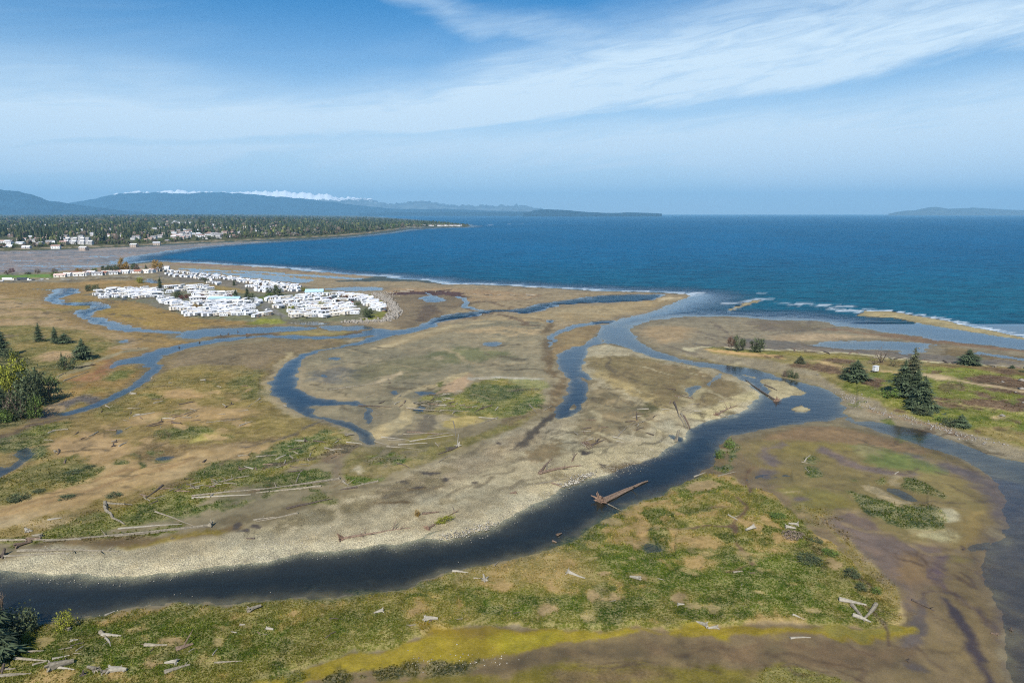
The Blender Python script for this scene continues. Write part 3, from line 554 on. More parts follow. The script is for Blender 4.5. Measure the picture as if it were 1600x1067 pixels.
# branching drainage runnels across the flats
def spots(box, n, c, rad, seed, grass=None, amount=.9, peb=None):
    r = np.random.default_rng(seed)
    for _ in range(n):
        x, y = r.uniform(box[0], box[1]), r.uniform(box[2], box[3]); q = rad * r.uniform(.35, 1.3); e = r.uniform(.3, .5)
        paint([(x - q, y), (x - q * .4, y - q * e), (x + q * .6, y - q * e * .8), (x + q, y + q * e * .2), (x + q * .1, y + q * e)], c, soft=1.2, rag=2.5, grass=grass, amount=amount * r.uniform(.5, 1), peb=peb)
spots((480, 1240, 900, 980), 34, (64, 84, 14), 26, 31, 1.0)
spots((30, 460, 985, 1064), 24, (66, 86, 16), 24, 32, 1.0)
spots((880, 1240, 800, 900), 30, (62, 82, 14), 22, 33, 1.0)
spots((500, 1260, 860, 978), 34, (166, 144, 102), 12, 34, .3)
spots((60, 460, 980, 1060), 22, (164, 142, 98), 13, 35, .3)
spots((900, 1230, 770, 890), 24, (164, 140, 98), 12, 36, .3)
spots((180, 540, 690, 800), 26, (60, 80, 14), 14, 37, 1.0)
spots((60, 420, 600, 690), 20, (88, 88, 34), 16, 38, .8)
spots((60, 420, 600, 700), 20, (176, 144, 104), 14, 39, .2)
spots((1330, 1600, 580, 690), 24, (92, 106, 30), 16, 40, .6)
spots((1330, 1600, 575, 690), 14, (92, 66, 56), 14, 41, .5)
spots((640, 850, 600, 650), 16, (60, 82, 12), 9, 42, 1.0)
spots((920, 1150, 560, 690), 34, (108, 94, 68), 12, 43, None, .7)
spots((560, 900, 700, 820), 22, (128, 112, 84), 16, 44, None, .6)
def runnels(box, n, slope, c, seed, wid=0.5, length=70, amount=0.75):
    r = np.random.default_rng(seed)
    for _ in range(n):
        x, y = r.uniform(box[0], box[1]), r.uniform(box[2], box[3]); pts = [(x, y)]; a = slope + r.normal() * .35
        L = length * r.uniform(.4, 1.3); st = 7.0 + 0.02 * (y - 440); k = 0
        while k * st < L:
            a += r.normal() * .38; a = .8 * a + .2 * slope
            x += math.cos(a) * st; y += math.sin(a) * st * 0.42; pts.append((x, y)); k += 1
        if len(pts) > 2: paint(pts, c, soft=1.0, closed=False, w=wid * 1.5 * r.uniform(.5, 1.5), rag=1.0, amount=min(1, amount * 1.3) * r.uniform(.6, 1), wet=0.5)
runnels((440, 860, 540, 640), 26, .3, (96, 84, 62), 1, .7, 60)
runnels((460, 840, 520, 620), 14, .1, (150, 132, 100), 2, 1.0, 60, .6)
runnels((920, 1150, 560, 680), 34, .75, (98, 84, 60), 3, .35, 55)
runnels((920, 1130, 560, 690), 22, .6, (176, 160, 126), 4, .5, 50, .6)
runnels((820, 1000, 640, 730), 22, -.6, (104, 92, 70), 5, .35, 50)
runnels((1000, 1300, 500, 545), 14, .15, (104, 90, 74), 6, 1.0, 90, .6)
runnels((-60, 420, 560, 720), 30, -.35, (100, 80, 50), 7, .35, 60)
runnels((-60, 300, 450, 540), 22, .1, (104, 84, 50), 8, 1.0, 70)
runnels((60, 620, 690, 790), 26, -.35, (104, 84, 52), 9, .3, 60)
runnels((1180, 1540, 670, 830), 26, .4, (92, 76, 56), 10, .3, 70)
runnels((1300, 1560, 840, 1050), 22, 1.0, (88, 68, 52), 11, .22, 90)
runnels((1180, 1500, 680, 860), 12, .3, (146, 124, 84), 12, .6, 80, .5)
runnels((700, 1400, 1008, 1060), 14, .05, (84, 66, 46), 13, .15, 120)
runnels((560, 840, 700, 790), 18, -.5, (118, 104, 80), 14, .5, 60)
runnels((620, 820, 450, 500), 12, .1, (108, 86, 62), 15, 1.2, 60)
runnels((1340, 1600, 560, 700), 16, .3, (98, 84, 50), 16, .4, 60, .6)

# ------------------------------------------------------------------ relief
D3 = np.hypot(GX, GY)
Z += (N_BIG - 0.5) * 0.5 * (1 - MASK[:, :, 2]) + (N_MED - 0.5) * 0.55 * (1 - 0.6 * MASK[:, :, 2]) + (N_FINE - 0.5) * 0.16 * (0.3 + MASK[:, :, 0])
def lift(pts, h, slope=0.25, closed=True, w=0.0, smooth=True):
    rs, cs, s = field(pts, closed, smooth=smooth)
    s = s - w
    Z[rs, cs] += np.clip(-s * slope, 0, h).astype(np.float32)
lift(SIS, 0.55, 0.5); lift(ELAND, 1.3, 0.10)
lift([(140, 458), (170, 452), (255, 450), (400, 450), (500, 455), (560, 458), (600, 474), (612, 490), (590, 501), (500, 503), (400, 505), (300, 500), (262, 488), (240, 474), (180, 471)], 1.6, 0.15)
lift([(-260, 429), (0, 431), (120, 428), (245, 424), (330, 431), (480, 450), (470, 460), (300, 444), (150, 438), (-260, 441)], 1.6, 0.1)
lift([(575, 676), (600, 683), (650, 655), (650, 640), (630, 622), (730, 584), (650, 606), (615, 632), (640, 645), (600, 662)], 0.7, 0.3)
for p in ([(-260, 515), (30, 510), (90, 512), (150, 520), (190, 540), (140, 575), (90, 600), (60, 640), (-260, 700)],): lift(p, 1.5, 0.08)
# far shore climbs away from the beach into the wooded upland
rs, cs, s = field([(-260, 334.5), (470, 334.5), (560, 338), (640, 346), (690, 351), (735, 353), (700, 354.2), (640, 355.5), (612, 359), (560, 366), (500, 370), (400, 375), (300, 379), (200, 385), (100, 389), (0, 392), (-260, 395)], smooth=False)
inn = np.clip(-s, 0, 1e9)
taper = np.clip((700 - PX[rs, cs]) / 250.0, 0.05, 1.0)
Z[rs, cs] += (np.minimum(inn * 0.06, 6) + np.minimum(np.maximum(inn - 200, 0) * 0.0135, 42) * (0.8 + 0.4 * N_BIG[rs, cs])).astype(np.float32) * taper

# ------------------------------------------------------------------ water bodies, cut into the relief
DEEP = np.zeros((NY, NX), np.float32)
def cut(pts, depth=1.2, sin_=0.12, sout=0.10, closed=True, w=0.0, rag=0.8, smooth=True):
    rs, cs, s = field(pts, closed, smooth=smooth)
    s = s - w
    s = s + (N_FINE[rs, cs] - 0.5) * rag + (N_MED[rs, cs] - 0.5) * rag * 1.2
    z = Z[rs, cs]
    z = np.where(s > 0, np.minimum(z, 0.03 + s * sout), np.minimum(z, np.maximum(s * sin_, -depth)))
    Z[rs, cs] = z
def isle(pts, h=0.4, slope=0.12, rag=0.8):
    rs, cs, s = field(pts)
    s = s + (N_FINE[rs, cs] - 0.5) * rag
    z = Z[rs, cs]
    Z[rs, cs] = np.where(s < 0.0, np.maximum(z, np.minimum(-s * slope, h)), z)
SEA = [(-260, 334.5), (1860, 334.5), (1860, 586), (1700, 552), (1600, 548), (1567, 542), (1523, 539), (1504, 537), (1453, 531), (1415, 524), (1377, 519), (1362, 514), (1314, 510), (1294, 504), (1251, 500), (1200, 499), (1154, 495), (1104, 494), (1066, 495), (1028, 499), (1002, 505), (987, 513), (960, 516), (938, 517), (942, 508), (957, 500), (977, 495), (1015, 488), (1040, 479), (1066, 469), (1076, 462), (1072, 459), (1035, 457), (977, 456), (914, 453), (851, 450), (800, 446.5), (741, 444.5), (688, 444), (666, 438), (620, 436), (592, 431.5), (562, 431.5), (501, 426), (445, 419.5), (400, 417), (340, 413.5), (290, 410.5), (240, 408.5), (215, 411), (190, 413), (165, 413), (180, 407), (205, 401), (235, 396), (262, 391.5), (320, 385), (400, 379), (500, 373.5), (570, 368), (605, 364), (640, 359), (690, 356), (735, 355), (740, 352.5), (700, 350), (640, 343), (560, 336.5), (470, 334.5)]
cut(SEA, depth=5, sin_=0.02, sout=0.02, rag=4, smooth=False)
rb = np.random.default_rng(77)
for q_ in range(60):
    yy = 394 + rb.random() * 29; x0 = -230 + rb.random() * 420; ln = rb.uniform(20, 110)
    if yy > 418 or x0 + ln < 330: cut([(x0, yy), (x0 + ln * .5, yy + rb.uniform(-1, 1)), (x0 + ln, yy - .5)], depth=0.12, closed=False, w=rb.uniform(1, 6), sin_=0.02, sout=0.02, rag=9)
RIVER_N = [(936, 507), (937, 517), (939, 521), (942, 528), (945, 537), (968, 539), (999, 552), (1036, 562), (1062, 567), (1089, 571), (1115, 576), (1128, 581), (1141, 588), (1154, 594), (1173, 605), (1190, 617), (1178, 629), (1167, 636), (1149, 647), (1128, 653), (1115, 655), (1099, 664), (1083, 671), (1073, 678), (1062, 689), (1049, 696), (1026, 710), (1005, 718), (981, 728), (957, 737), (931, 744), (905, 752), (879, 760), (868, 770), (856, 778), (819, 800), (800, 809), (777, 820), (736, 836), (696, 846), (668, 844), (690, 830), (707, 823), (680, 828), (670, 842), (658, 846), (623, 855), (588, 853), (551, 858), (481, 862), (427, 871), (400, 876), (350, 883), (296, 890), (256, 896), (188, 898), (108, 901), (67, 896), (27, 890), (8, 885), (-260, 880)]
RIVER_S = [(-260, 1012), (0, 985), (60, 976), (89, 970), (118, 971), (161, 963), (202, 956), (269, 952), (350, 949), (400, 944), (454, 941), (561, 931), (615, 922), (669, 909), (709, 898), (750, 889), (800, 875), (840, 867), (875, 851), (908, 840), (921, 828), (951, 812), (975, 800), (994, 788), (1015, 781), (1036, 765), (1062, 749), (1086, 736), (1099, 728), (1107, 720), (1115, 710), (1125, 694), (1141, 688), (1167, 680), (1200, 670), (1239, 663), (1279, 657), (1313, 650), (1319, 642), (1322, 631), (1318, 622), (1305, 610), (1287, 605), (1252, 597), (1226, 592), (1200, 584), (1167, 576), (1128, 570), (1089, 566), (1062, 560), (1036, 552), (1010, 542), (994, 531), (988, 521), (985, 512)]
cut(RIVER_N + RIVER_S, depth=1.6, sin_=0.075, sout=0.09)
# side channel beside the gravel bar
cut([(942, 527), (936, 526), (915, 538), (879, 547), (870, 554), (876, 568), (885, 581), (889, 602), (887, 618), (868, 636), (862, 648), (868, 656), (884, 654), (905, 639), (915, 626), (923, 610), (913, 601), (901, 592), (905, 591), (923, 597), (922, 589), (915, 579), (922, 562), (919, 550), (923, 542), (942, 538)], depth=0.9, sin_=0.12, sout=0.10)
cut([(960, 499), (942, 500), (919, 504), (889, 509), (866, 518), (855, 528), (852, 540), (856, 546), (862, 532), (876, 521), (905, 511), (936, 505.5), (960, 503)], depth=0.5, sin_=0.15)
cut([(846, 500), (860, 500), (866, 503), (858, 505), (848, 503)], depth=0.4)
# main slough
cut([(1040, 460), (1035, 460), (977, 460.5), (942, 461), (901, 467), (863, 472), (825, 481), (800, 483), (767, 484), (747, 486), (704, 490), (678, 498), (671, 505), (653, 511), (615, 517), (592, 513), (577, 514), (587, 523), (577, 528), (544, 539), (492, 550), (452, 563), (429, 579), (421, 594), (426, 613), (447, 631), (479, 647), (505, 657), (531, 668), (557, 678), (571, 691), (583, 693), (589, 688), (578, 673), (555, 663), (526, 657), (505, 652), (497, 645), (485, 633), (518, 634), (547, 634), (568, 636), (578, 647), (573, 658), (584, 663), (590, 652), (582, 640), (568, 630), (536, 627), (492, 620), (466, 608), (459, 592), (464, 574), (479, 560), (505, 550), (547, 541), (587, 533), (615, 525), (653, 518), (688, 510), (692, 503), (729, 496), (767, 488), (800, 487), (815, 490), (845, 487), (871, 478), (926, 473), (977, 471), (1028, 469)], depth=0.9, sin_=0.10, sout=0.06)
cut([(577, 513), (600, 519), (560, 528), (505, 531), (439, 530), (400, 528), (341, 536), (289, 547), (249, 560), (253, 573), (244, 589), (223, 602), (205, 613), (171, 626), (136, 642), (105, 650), (79, 651), (81, 648), (118, 640), (147, 630), (184, 612), (210, 600), (224, 587), (230, 576), (220, 568), (184, 571), (168, 575), (165, 571), (184, 564), (223, 556), (249, 547), (289, 539), (341, 531), (400, 524), (439, 525.5), (505, 526.5), (560, 523)], depth=0.6, sin_=0.10, sout=0.07)
cut([(281, 518), (320, 514), (400, 512), (430, 511), (470, 510), (500, 514), (450, 518), (400, 521), (339, 526), (315, 530), (283, 531)], depth=0.4, sin_=0.06, sout=0.05, rag=5)
cut([(76, 451), (100, 450), (119, 451), (120, 457), (103, 464), (99, 471), (114, 473), (152, 471.5), (175, 475.5), (177, 480), (152, 488), (143, 493), (157, 498), (192, 507), (218, 512), (240, 517.5), (278, 518), (281, 523), (228, 521), (177, 515), (152, 506), (114, 496), (106, 488), (135, 483), (152, 478), (110, 477), (83, 475), (70, 467), (80, 458)], depth=0.6, sin_=0.06, sout=0.05, rag=1.5)
cut([(50, 452), (76, 453), (100, 455)], depth=0.25, closed=False, w=1.5, sout=0.05)
cut([(222, 435), (235, 436), (250, 440), (262, 443), (240, 442), (224, 439)], depth=0.4, sout=0.06)
for p in ([(450, 505), (490, 503), (520, 505), (480, 508)], [(600, 515), (560, 508), (540, 509), (570, 512)], [(495, 508), (560, 508), (590, 512), (560, 517), (500, 516)]):
    cut(p, depth=0.15, sin_=0.03, sout=0.05, rag=6)
# pools
for cx, cy, rx, ry in ((770, 537, 19, 4), (529, 560, 9, 3), (513, 587, 9, 3), (615, 613, 6, 4), (189, 676, 9, 3.5), (200, 533, 9, 3), (1007, 590, 0, 0), (675, 468, 20, 5), (660, 640, 9, 5), (665, 612, 20, 3), (1373, 553, 0, 0)):
    if rx:
        cut([(cx - rx, cy), (cx - rx * .5, cy - ry), (cx + rx * .5, cy - ry), (cx + rx, cy), (cx + rx * .4, cy + ry), (cx - rx * .5, cy + ry)], depth=0.3, sin_=0.06, sout=0.08, rag=2)
cut([(665, 457), (676, 465), (690, 466)], depth=0.2, closed=False, w=1.2, sout=0.05)
cut([(714, 463), (728, 470), (724, 478), (740, 483), (760, 486)], depth=0.3, closed=False, w=2.8, sout=0.05)
cut([(234, 718), (250, 713), (276, 709), (270, 714), (250, 720)], depth=0.25, sin_=0.06, rag=0.6)
cut([(18, 707), (39, 704), (44, 714), (26, 723), (16, 736), (0, 747), (-60, 760), (-60, 735), (0, 724), (8, 730), (20, 718)], depth=0.5, rag=0.6)
cut([(1074, 618), (1076, 610), (1083, 605), (1097, 603), (1098, 607), (1088, 614), (1078, 623)], depth=0.5)
cut([(1107, 605), (1118, 587), (1128, 581), (1128, 586), (1122, 594), (1112, 603)], depth=0.4, rag=0.5)
cut([(1040, 683), (1048, 680), (1058, 684), (1066, 691), (1054, 692), (1044, 689)], depth=0.9, sin_=0.3)
cut([(1006, 850), (1015, 848), (1030, 854), (1038, 858), (1029, 862), (1010, 863)], depth=0.35, rag=0.5)
cut([(1375, 758), (1400, 762), (1420, 768), (1432, 776), (1425, 783), (1405, 778), (1385, 768)], depth=0.3, rag=0.6)
cut([(1150, 748), (1165, 745), (1190, 738), (1220, 742)], depth=0.05, closed=False, w=0.6, rag=2)
cut([(1262, 540), (1290, 534), (1340, 531.5), (1400, 533), (1455, 536), (1462, 540), (1445, 546), (1430, 552), (1400, 552), (1395, 546), (1360, 546), (1300, 542)], depth=0.25, sin_=0.03, sout=0.03, rag=6)
cut([(1530, 552), (1560, 556), (1600, 562)], depth=0.15, closed=False, w=4, sout=0.03, rag=8)
for a, b in (((290, 420), (560, 436)), ((300, 424), (470, 440)), ((380, 428), (480, 438))):
    cut([(a[0], a[1]), ((a[0] + b[0]) / 2, (a[1] + b[1]) / 2 - 1), (b[0], b[1])], depth=0.2, closed=False, w=10, sin_=0.03, sout=0.02, rag=14)
cut([(500, 452), (540, 448), (590, 450), (600, 454), (550, 455)], depth=0.2, sin_=0.03, sout=0.03, rag=6)
# slough on the east side and the wide shallow at the lower right
cut([(1318, 645), (1330, 648), (1339, 655), (1368, 653.5), (1410, 664), (1462, 677), (1515, 697), (1554, 710), (1600, 723), (1860, 790), (1860, 1242), (1620, 1242), (1590, 1090), (1579, 1038), (1568, 990), (1558, 955), (1536, 909), (1530, 880), (1545, 850), (1560, 830), (1571, 796), (1562, 778), (1545, 750), (1515, 725), (1489, 711), (1436, 693), (1384, 677), (1344, 662), (1322, 652)], depth=0.9, sin_=0.022, sout=0.03, rag=0.8)
cut([(1500, 850), (1545, 842), (1550, 856), (1520, 862)], depth=0.2, sin_=0.03, sout=0.05)
paint([(862, 646), (840, 672), (822, 694), (810, 706)], (84, 72, 56), soft=1.5, closed=False, w=1.8, rag=1.5, wet=0.6)
paint([(1380, 700), (1600, 760), (1860, 800), (1860, 1240), (1600, 1240), (1560, 980), (1530, 880), (1560, 800), (1500, 740)], (104, 88, 84), c2=(112, 96, 82), soft=6, rag=4, wet=0.9, amount=.85)
# islets
isle([(1144, 583), (1160, 585), (1176, 590.5), (1166, 591)], 0.3, 0.06)
isle([(1178, 589.5), (1200, 592), (1226, 596), (1252, 607), (1264, 615), (1247, 619), (1226, 621), (1214, 629), (1205, 624), (1198, 613), (1186, 600)], 0.45, 0.08)
isle([(1232, 637), (1240, 633), (1252, 631.5), (1270, 635), (1262, 641), (1250, 645), (1236, 642)], 0.25, 0.05)
isle([(886, 636), (896, 631), (900, 638), (890, 643)], 0.2, 0.08)
isle(OBAR, 0.8, 0.05); isle(SBAR, 0.5, 0.03)
for p in ([(1178, 589.5), (1200, 592), (1226, 596), (1252, 607), (1264, 615), (1247, 619), (1214, 629), (1198, 613)], [(1144, 583), (1160, 585), (1176, 590.5), (1166, 591)], [(1232, 637), (1252, 631.5), (1270, 635), (1250, 645)]):
    paint(p, (160, 144, 112), c2=(172, 158, 126), soft=1.5, rag=1.5, peb=0.7, wet=0)
# dark mud lip right at the water's edge, darker bed under it
edge = sstep(0.5, 0.02, Z) * (1 - MASK[:, :, 1]) * (PY > 440)
BASE *= (1 - 0.22 * edge)[..., None]
MASK[:, :, 2] = np.maximum(MASK[:, :, 2], 0.6 * edge)
under = sstep(0.0, -0.35, Z)
ku = (0.75 * under * np.where((PX > 1380) & (PY > 690), 0.45, 1.0))[..., None]
BASE[:] = BASE * (1 - ku) + alb((62, 58, 44)) * ku
# broad tone variation and fine mottling that belongs to the ground itself
v = 1 + (N_BIG - 0.5) * 0.22 + (N_MED - 0.5) * 0.42 * (1 + 0.6 * MASK[:, :, 0]) + (N_FINE - 0.5) * 0.6
BASE *= v[..., None]
hue = (N_MED - 0.5)[..., None] * np.array([0.08, 0.0, -0.08]) * (1 + MASK[:, :, 0:1])
BASE *= (1 + hue)
BASE[:] = np.clip(BASE, 0.004, 0.9)

def gz(px, py):
    i = np.interp(px, xs, np.arange(NX)); j = np.interp(py, ys, np.arange(NY))
    i0 = min(int(i), NX - 2); j0 = min(int(j), NY - 2); fi, fj = i - i0, j - j0
    return float(Z[j0, i0] * (1 - fi) * (1 - fj) + Z[j0, i0 + 1] * fi * (1 - fj) + Z[j0 + 1, i0] * (1 - fi) * fj + Z[j0 + 1, i0 + 1] * fi * fj)
def at(px, py, dz=0.0):
    x, y = ground(px, py)
    return Vector((float(x), float(y), max(gz(px, py), 0.0) + dz))
def unproject(x, y, z=0.0):
    d = y * CP - (z - CAMH) * SP          # depth along the view axis
    return 800 + F * x / d, 533.5 - F * (y * SP + (z - CAMH) * CP) / d

# ------------------------------------------------------------------ mesh from arrays
def link_mesh(name, verts, faces, mats=(), parent=None, smooth=False, attrs=None, mi=None):
    me = bpy.data.meshes.new(name)
    verts = np.asarray(verts, np.float32); faces = np.asarray(faces, np.int32)
    k = faces.shape[1]
    me.vertices.add(len(verts)); me.vertices.foreach_set('co', verts.ravel())
    me.loops.add(faces.size); me.loops.foreach_set('vertex_index', faces.ravel())
    me.polygons.add(len(faces))
    me.polygons.foreach_set('loop_start', np.arange(0, faces.size, k, dtype=np.int32))
    try: me.polygons.foreach_set('loop_total', np.full(len(faces), k, np.int32))
    except Exception: pass
    if smooth: me.polygons.foreach_set('use_smooth', np.ones(len(faces), bool))
    for m in mats: me.materials.append(m)
    if mi is not None: me.polygons.foreach_set('material_index', np.asarray(mi, np.int32))
    for an, (dom, data) in (attrs or {}).items():
        data = np.asarray(data, np.float32)
        if data.ndim == 1:
            a = me.attributes.new(an, 'FLOAT', dom); a.data.foreach_set('value', data)
        else:
            a = me.attributes.new(an, 'FLOAT_COLOR', dom)
            if data.shape[1] == 3: data = np.hstack([data, np.ones((len(data), 1), np.float32)])
            a.data.foreach_set('color', data.ravel())
    me.update(); me.validate(clean_customdata=False)
    o = bpy.data.objects.new(name, me); COL.objects.link(o)
    if parent is not None: o.parent = parent
    return o

def mat_new(name, rough=0.9, spec=0.3):
    m = bpy.data.materials.new(name); m.use_nodes = True
    t = NT(m.node_tree)
    b = t.n['Principled BSDF']
    b.inputs['Roughness'].default_value = rough
    b.inputs['Specular IOR Level'].default_value = spec
    return m, t, b
def attr(t, name, out='Color'):
    a = t.new('ShaderNodeAttribute'); a.attribute_name = name
    return a.outputs[out]

# --- ground material
gm, t, b = mat_new('ground_soil', 0.95, 0.2)
pos = t.new('ShaderNodeNewGeometry').outputs['Position']
base = attr(t, 'ground_colour'); msk = attr(t, 'ground_kind')
sp = t.new('ShaderNodeSeparateColor'); t.put(sp.inputs[0], msk)
gr, pb, wt = sp.outputs[0], sp.outputs[1], sp.outputs[2]
n1 = t.noise(pos, 1.6, 3, 0.7)
n2 = t.noise(pos, 0.28, 4, 0.6)
n3 = t.noise(pos, 4.5, 2, 0.6)
# sward: green and straw tufts
tuft = t.maprange(t.math('ADD', t.math('MULTIPLY', n1, 0.6), t.math('MULTIPLY', n2, 0.4)), 0.42, 0.60)
straw = t.mix(0.5, t.mix(1.0, base, (1.25, 1.2, 1.1, 1), 'MULTIPLY'), (0.33, 0.26, 0.13, 1))
darkg = t.mix(1.0, base, (0.56, 0.66, 0.38, 1), 'MULTIPLY')
sw = t.mix(tuft, darkg, straw)
c = t.mix(t.math('MULTIPLY', gr, 0.9), base, sw)
# cobbles
vor = t.new('ShaderNodeTexVoronoi'); t.put(vor.inputs['Vector'], pos); vor.inputs['Scale'].default_value = 3.2
pc = t.new('ShaderNodeSeparateColor'); t.put(pc.inputs[0], vor.outputs['Color'])
pv = t.math('ADD', t.math('MULTIPLY', pc.outputs[0], 0.5), 0.85)
pvd = t.math('MULTIPLY', pv, t.maprange(vor.outputs['Distance'], 0.3, 0.7, 1.08, 0.7))
c = t.mix(pb, c, t.mix(1.0, c, pvd, 'MULTIPLY'))
n4 = t.noise(pos, 0.045, 5, 0.7)
fine = t.math('MULTIPLY', t.math('ADD', t.math('MULTIPLY', n3, 0.9), 0.55), t.math('ADD', t.math('MULTIPLY', t.maprange(n4, 0.3, 0.7), 0.36), t.math('ADD', 0.50, t.math('MULTIPLY', n2, 0.64))))
c = t.mix(1.0, c, fine, 'MULTIPLY')
t.put(b.inputs['Base Color'], c)
t.put(b.inputs['Roughness'], t.math('SUBTRACT', 0.95, t.math('MULTIPLY', wt, 0.42)))
t.put(b.inputs['Specular IOR Level'], t.math('ADD', 0.12, t.math('MULTIPLY', wt, 0.45)))
hgt = t.math('ADD', t.math('MULTIPLY', n1, t.math('ADD', 0.10, t.math('MULTIPLY', gr, 0.9))), t.math('MULTIPLY', vor.outputs['Distance'], t.math('MULTIPLY', pb, -0.45)))
bp = t.new('ShaderNodeBump'); bp.inputs['Strength'].default_value = 0.8; bp.inputs['Distance'].default_value = 0.6
t.put(bp.inputs['Height'], hgt); t.put(b.inputs['Normal'], bp.outputs[0])

VG = np.stack([GX, GY, Z], -1).reshape(-1, 3)
idx = np.arange(NX * NY).reshape(NY, NX)
q = np.stack([idx[1:, :-1], idx[1:, 1:], idx[:-1, 1:], idx[:-1, :-1]], -1)
zq = np.maximum.reduce([Z[1:, :-1], Z[1:, 1:], Z[:-1, 1:], Z[:-1, :-1]])
keep = (zq > -2.6)
fq = q[keep]
used = np.unique(fq); remap = np.zeros(NX * NY, np.int64); remap[used] = np.arange(len(used))
terrain = link_mesh('ground', VG[used], remap[fq], [gm], smooth=True,
                    attrs={'ground_colour': ('POINT', BASE.reshape(-1, 3)[used]), 'ground_kind': ('POINT', MASK.reshape(-1, 3)[used])})
terrain['kind'] = 'structure'
# deep sea bed below the terrain edge
sb = link_mesh('sea_bed', [(-56000, -60, -5.5), (56000, -60, -5.5), (56000, 56500, -5.5), (-56000, 56500, -5.5)], [(0, 1, 2, 3)], [gm])
sb['kind'] = 'structure'

# ------------------------------------------------------------------ water sheet
JW = np.arange(0, NY, 2); IW = np.arange(0, NX, 2)
zw = Z[np.ix_(JW, IW)]
# minimum of neighbourhood so that the sheet always reaches the shore
xw = GX[np.ix_(JW, IW)]; yw = GY[np.ix_(JW, IW)]; pxw = PX[np.ix_(JW, IW)]; pyw = PY[np.ix_(JW, IW)]
depth = np.clip(-zw, 0, 6)
FOAM = np.zeros((NY, NX), np.float32)
def foam(pts, w, amt=1.0, soft=5):
    rs, cs, s = field(pts, False)
    s = np.abs(s)
    FOAM[rs, cs] = np.maximum(FOAM[rs, cs], amt * (1 - sstep(w, w + soft, s)))
foam([(400, 416), (445, 419), (501, 423.5)], 4, 0.9); foam([(562, 430.5), (592, 429.5), (620, 433)], 4, 0.7); foam([(290, 409.5), (340, 412.5), (400, 416)], 3, 0.5)
foam([(666, 436.5), (688, 443), (741, 443.8), (800, 445.8), (851, 449.5), (914, 452.4), (977, 455.4), (1035, 456.8), (1076, 458.4)], 3.2, 0.85, 4)
foam([(1060, 459.5), (1086, 459), (1090, 457)], 4, 0.9); foam([(1060, 466), (1080, 461), (1092, 460)], 2, 0.5, 4)
foam([(1130, 474), (1160, 472), (1200, 467.5)], 2, 0.6); foam([(1180, 457.5), (1188, 457.5)], 2, 0.8); foam([(1210, 473), (1260, 474.5), (1300, 477.5), (1325, 479)], 2.5, 0.7, 4)
foam([(1300, 483), (1325, 486), (1340, 484), (1377, 484), (1415, 489.5), (1478, 499.8), (1529, 511), (1580, 521), (1640, 533), (1760, 556)], 2.5, 1.0, 4)
foam([(1228, 477), (1280, 478), (1310, 482)], 2, 0.5, 3); foam([(690, 355.5), (745, 354)], 6, 0.5, 8); foam([(760, 352), (820, 349)], 8, 0.3, 8)
fw = FOAM[np.ix_(JW, IW)]
sea_k = sstep(0, 1, np.clip((np.minimum(depth / 1.4, 1)), 0, 1)) * (pyw < 505)
near_k = sstep(520, 760, pyw)
colw = np.zeros(zw.shape + (3,), np.float32)
c_far = alb((0, 104, 158)) * 0.60; c_teal = alb((4, 100, 132)) * 0.58; c_mid = alb((52, 76, 96)) * 0.45; c_near = alb((96, 90, 74)) * 0.62; c_pool = alb((56, 60, 52)) * 0.6
rs_, cs_, sd_ = field(RIVER_S[:32], False)
SB = np.full((NY, NX), 999.0); SB[rs_, cs_] = np.abs(sd_)
kb = (1 - sstep(4, 26, SB[np.ix_(JW, IW)]))[..., None]
k = near_k[..., None]; colw = c_mid * (1 - k) + (c_near * (1 - kb) + c_pool * kb) * k
kk = sstep(0.2, 1.6, depth)[..., None] * (pyw < 510)[..., None]
ff = sstep(470, 380, pyw)[..., None]
colw = colw * (1 - kk) + (c_teal * (1 - ff) + c_far * ff) * kk
kr = (sstep(1360, 1420, pxw) * sstep(690, 730, pyw) * sstep(2.0, 0.6, depth))[..., None]
colw = colw * (1 - kr) + alb((112, 98, 88)) * 0.7 * kr
patchy = fbm(xw / 260.0, yw / 420.0, 4, 301)[..., None]
colw = colw * (0.82 + 0.36 * patchy)
opac = 1 - np.exp(-depth * np.where(pyw < 505, 1.6, np.where(pyw > 640, 1.5, 1.3)) * np.where((pxw > 1380) & (pyw > 700), 0.35, 1.0))
nyw, nxw = zw.shape
idw = np.arange(nyw * nxw).reshape(nyw, nxw)
qw = np.stack([idw[1:, :-1], idw[1:, 1:], idw[:-1, 1:], idw[:-1, :-1]], -1)
zmin = np.minimum.reduce([Z[:-2:1, :-2][:, :], Z[1:-1, 1:-1], Z[2:, 2:]])
ks = np.zeros((nyw - 1, nxw - 1), bool)
for dj in range(3):
    for di in range(3):
        jj = np.minimum(JW[:-1] + dj, NY - 1); ii = np.minimum(IW[:-1] + di, NX - 1)
        ks |= Z[np.ix_(jj, ii)] < 0.02
fw4 = qw[ks]
usedw = np.unique(fw4); rmw = np.zeros(nyw * nxw, np.int64); rmw[usedw] = np.arange(len(usedw))
vw = np.stack([xw, yw, np.zeros_like(xw)], -1).reshape(-1, 3)[usedw]

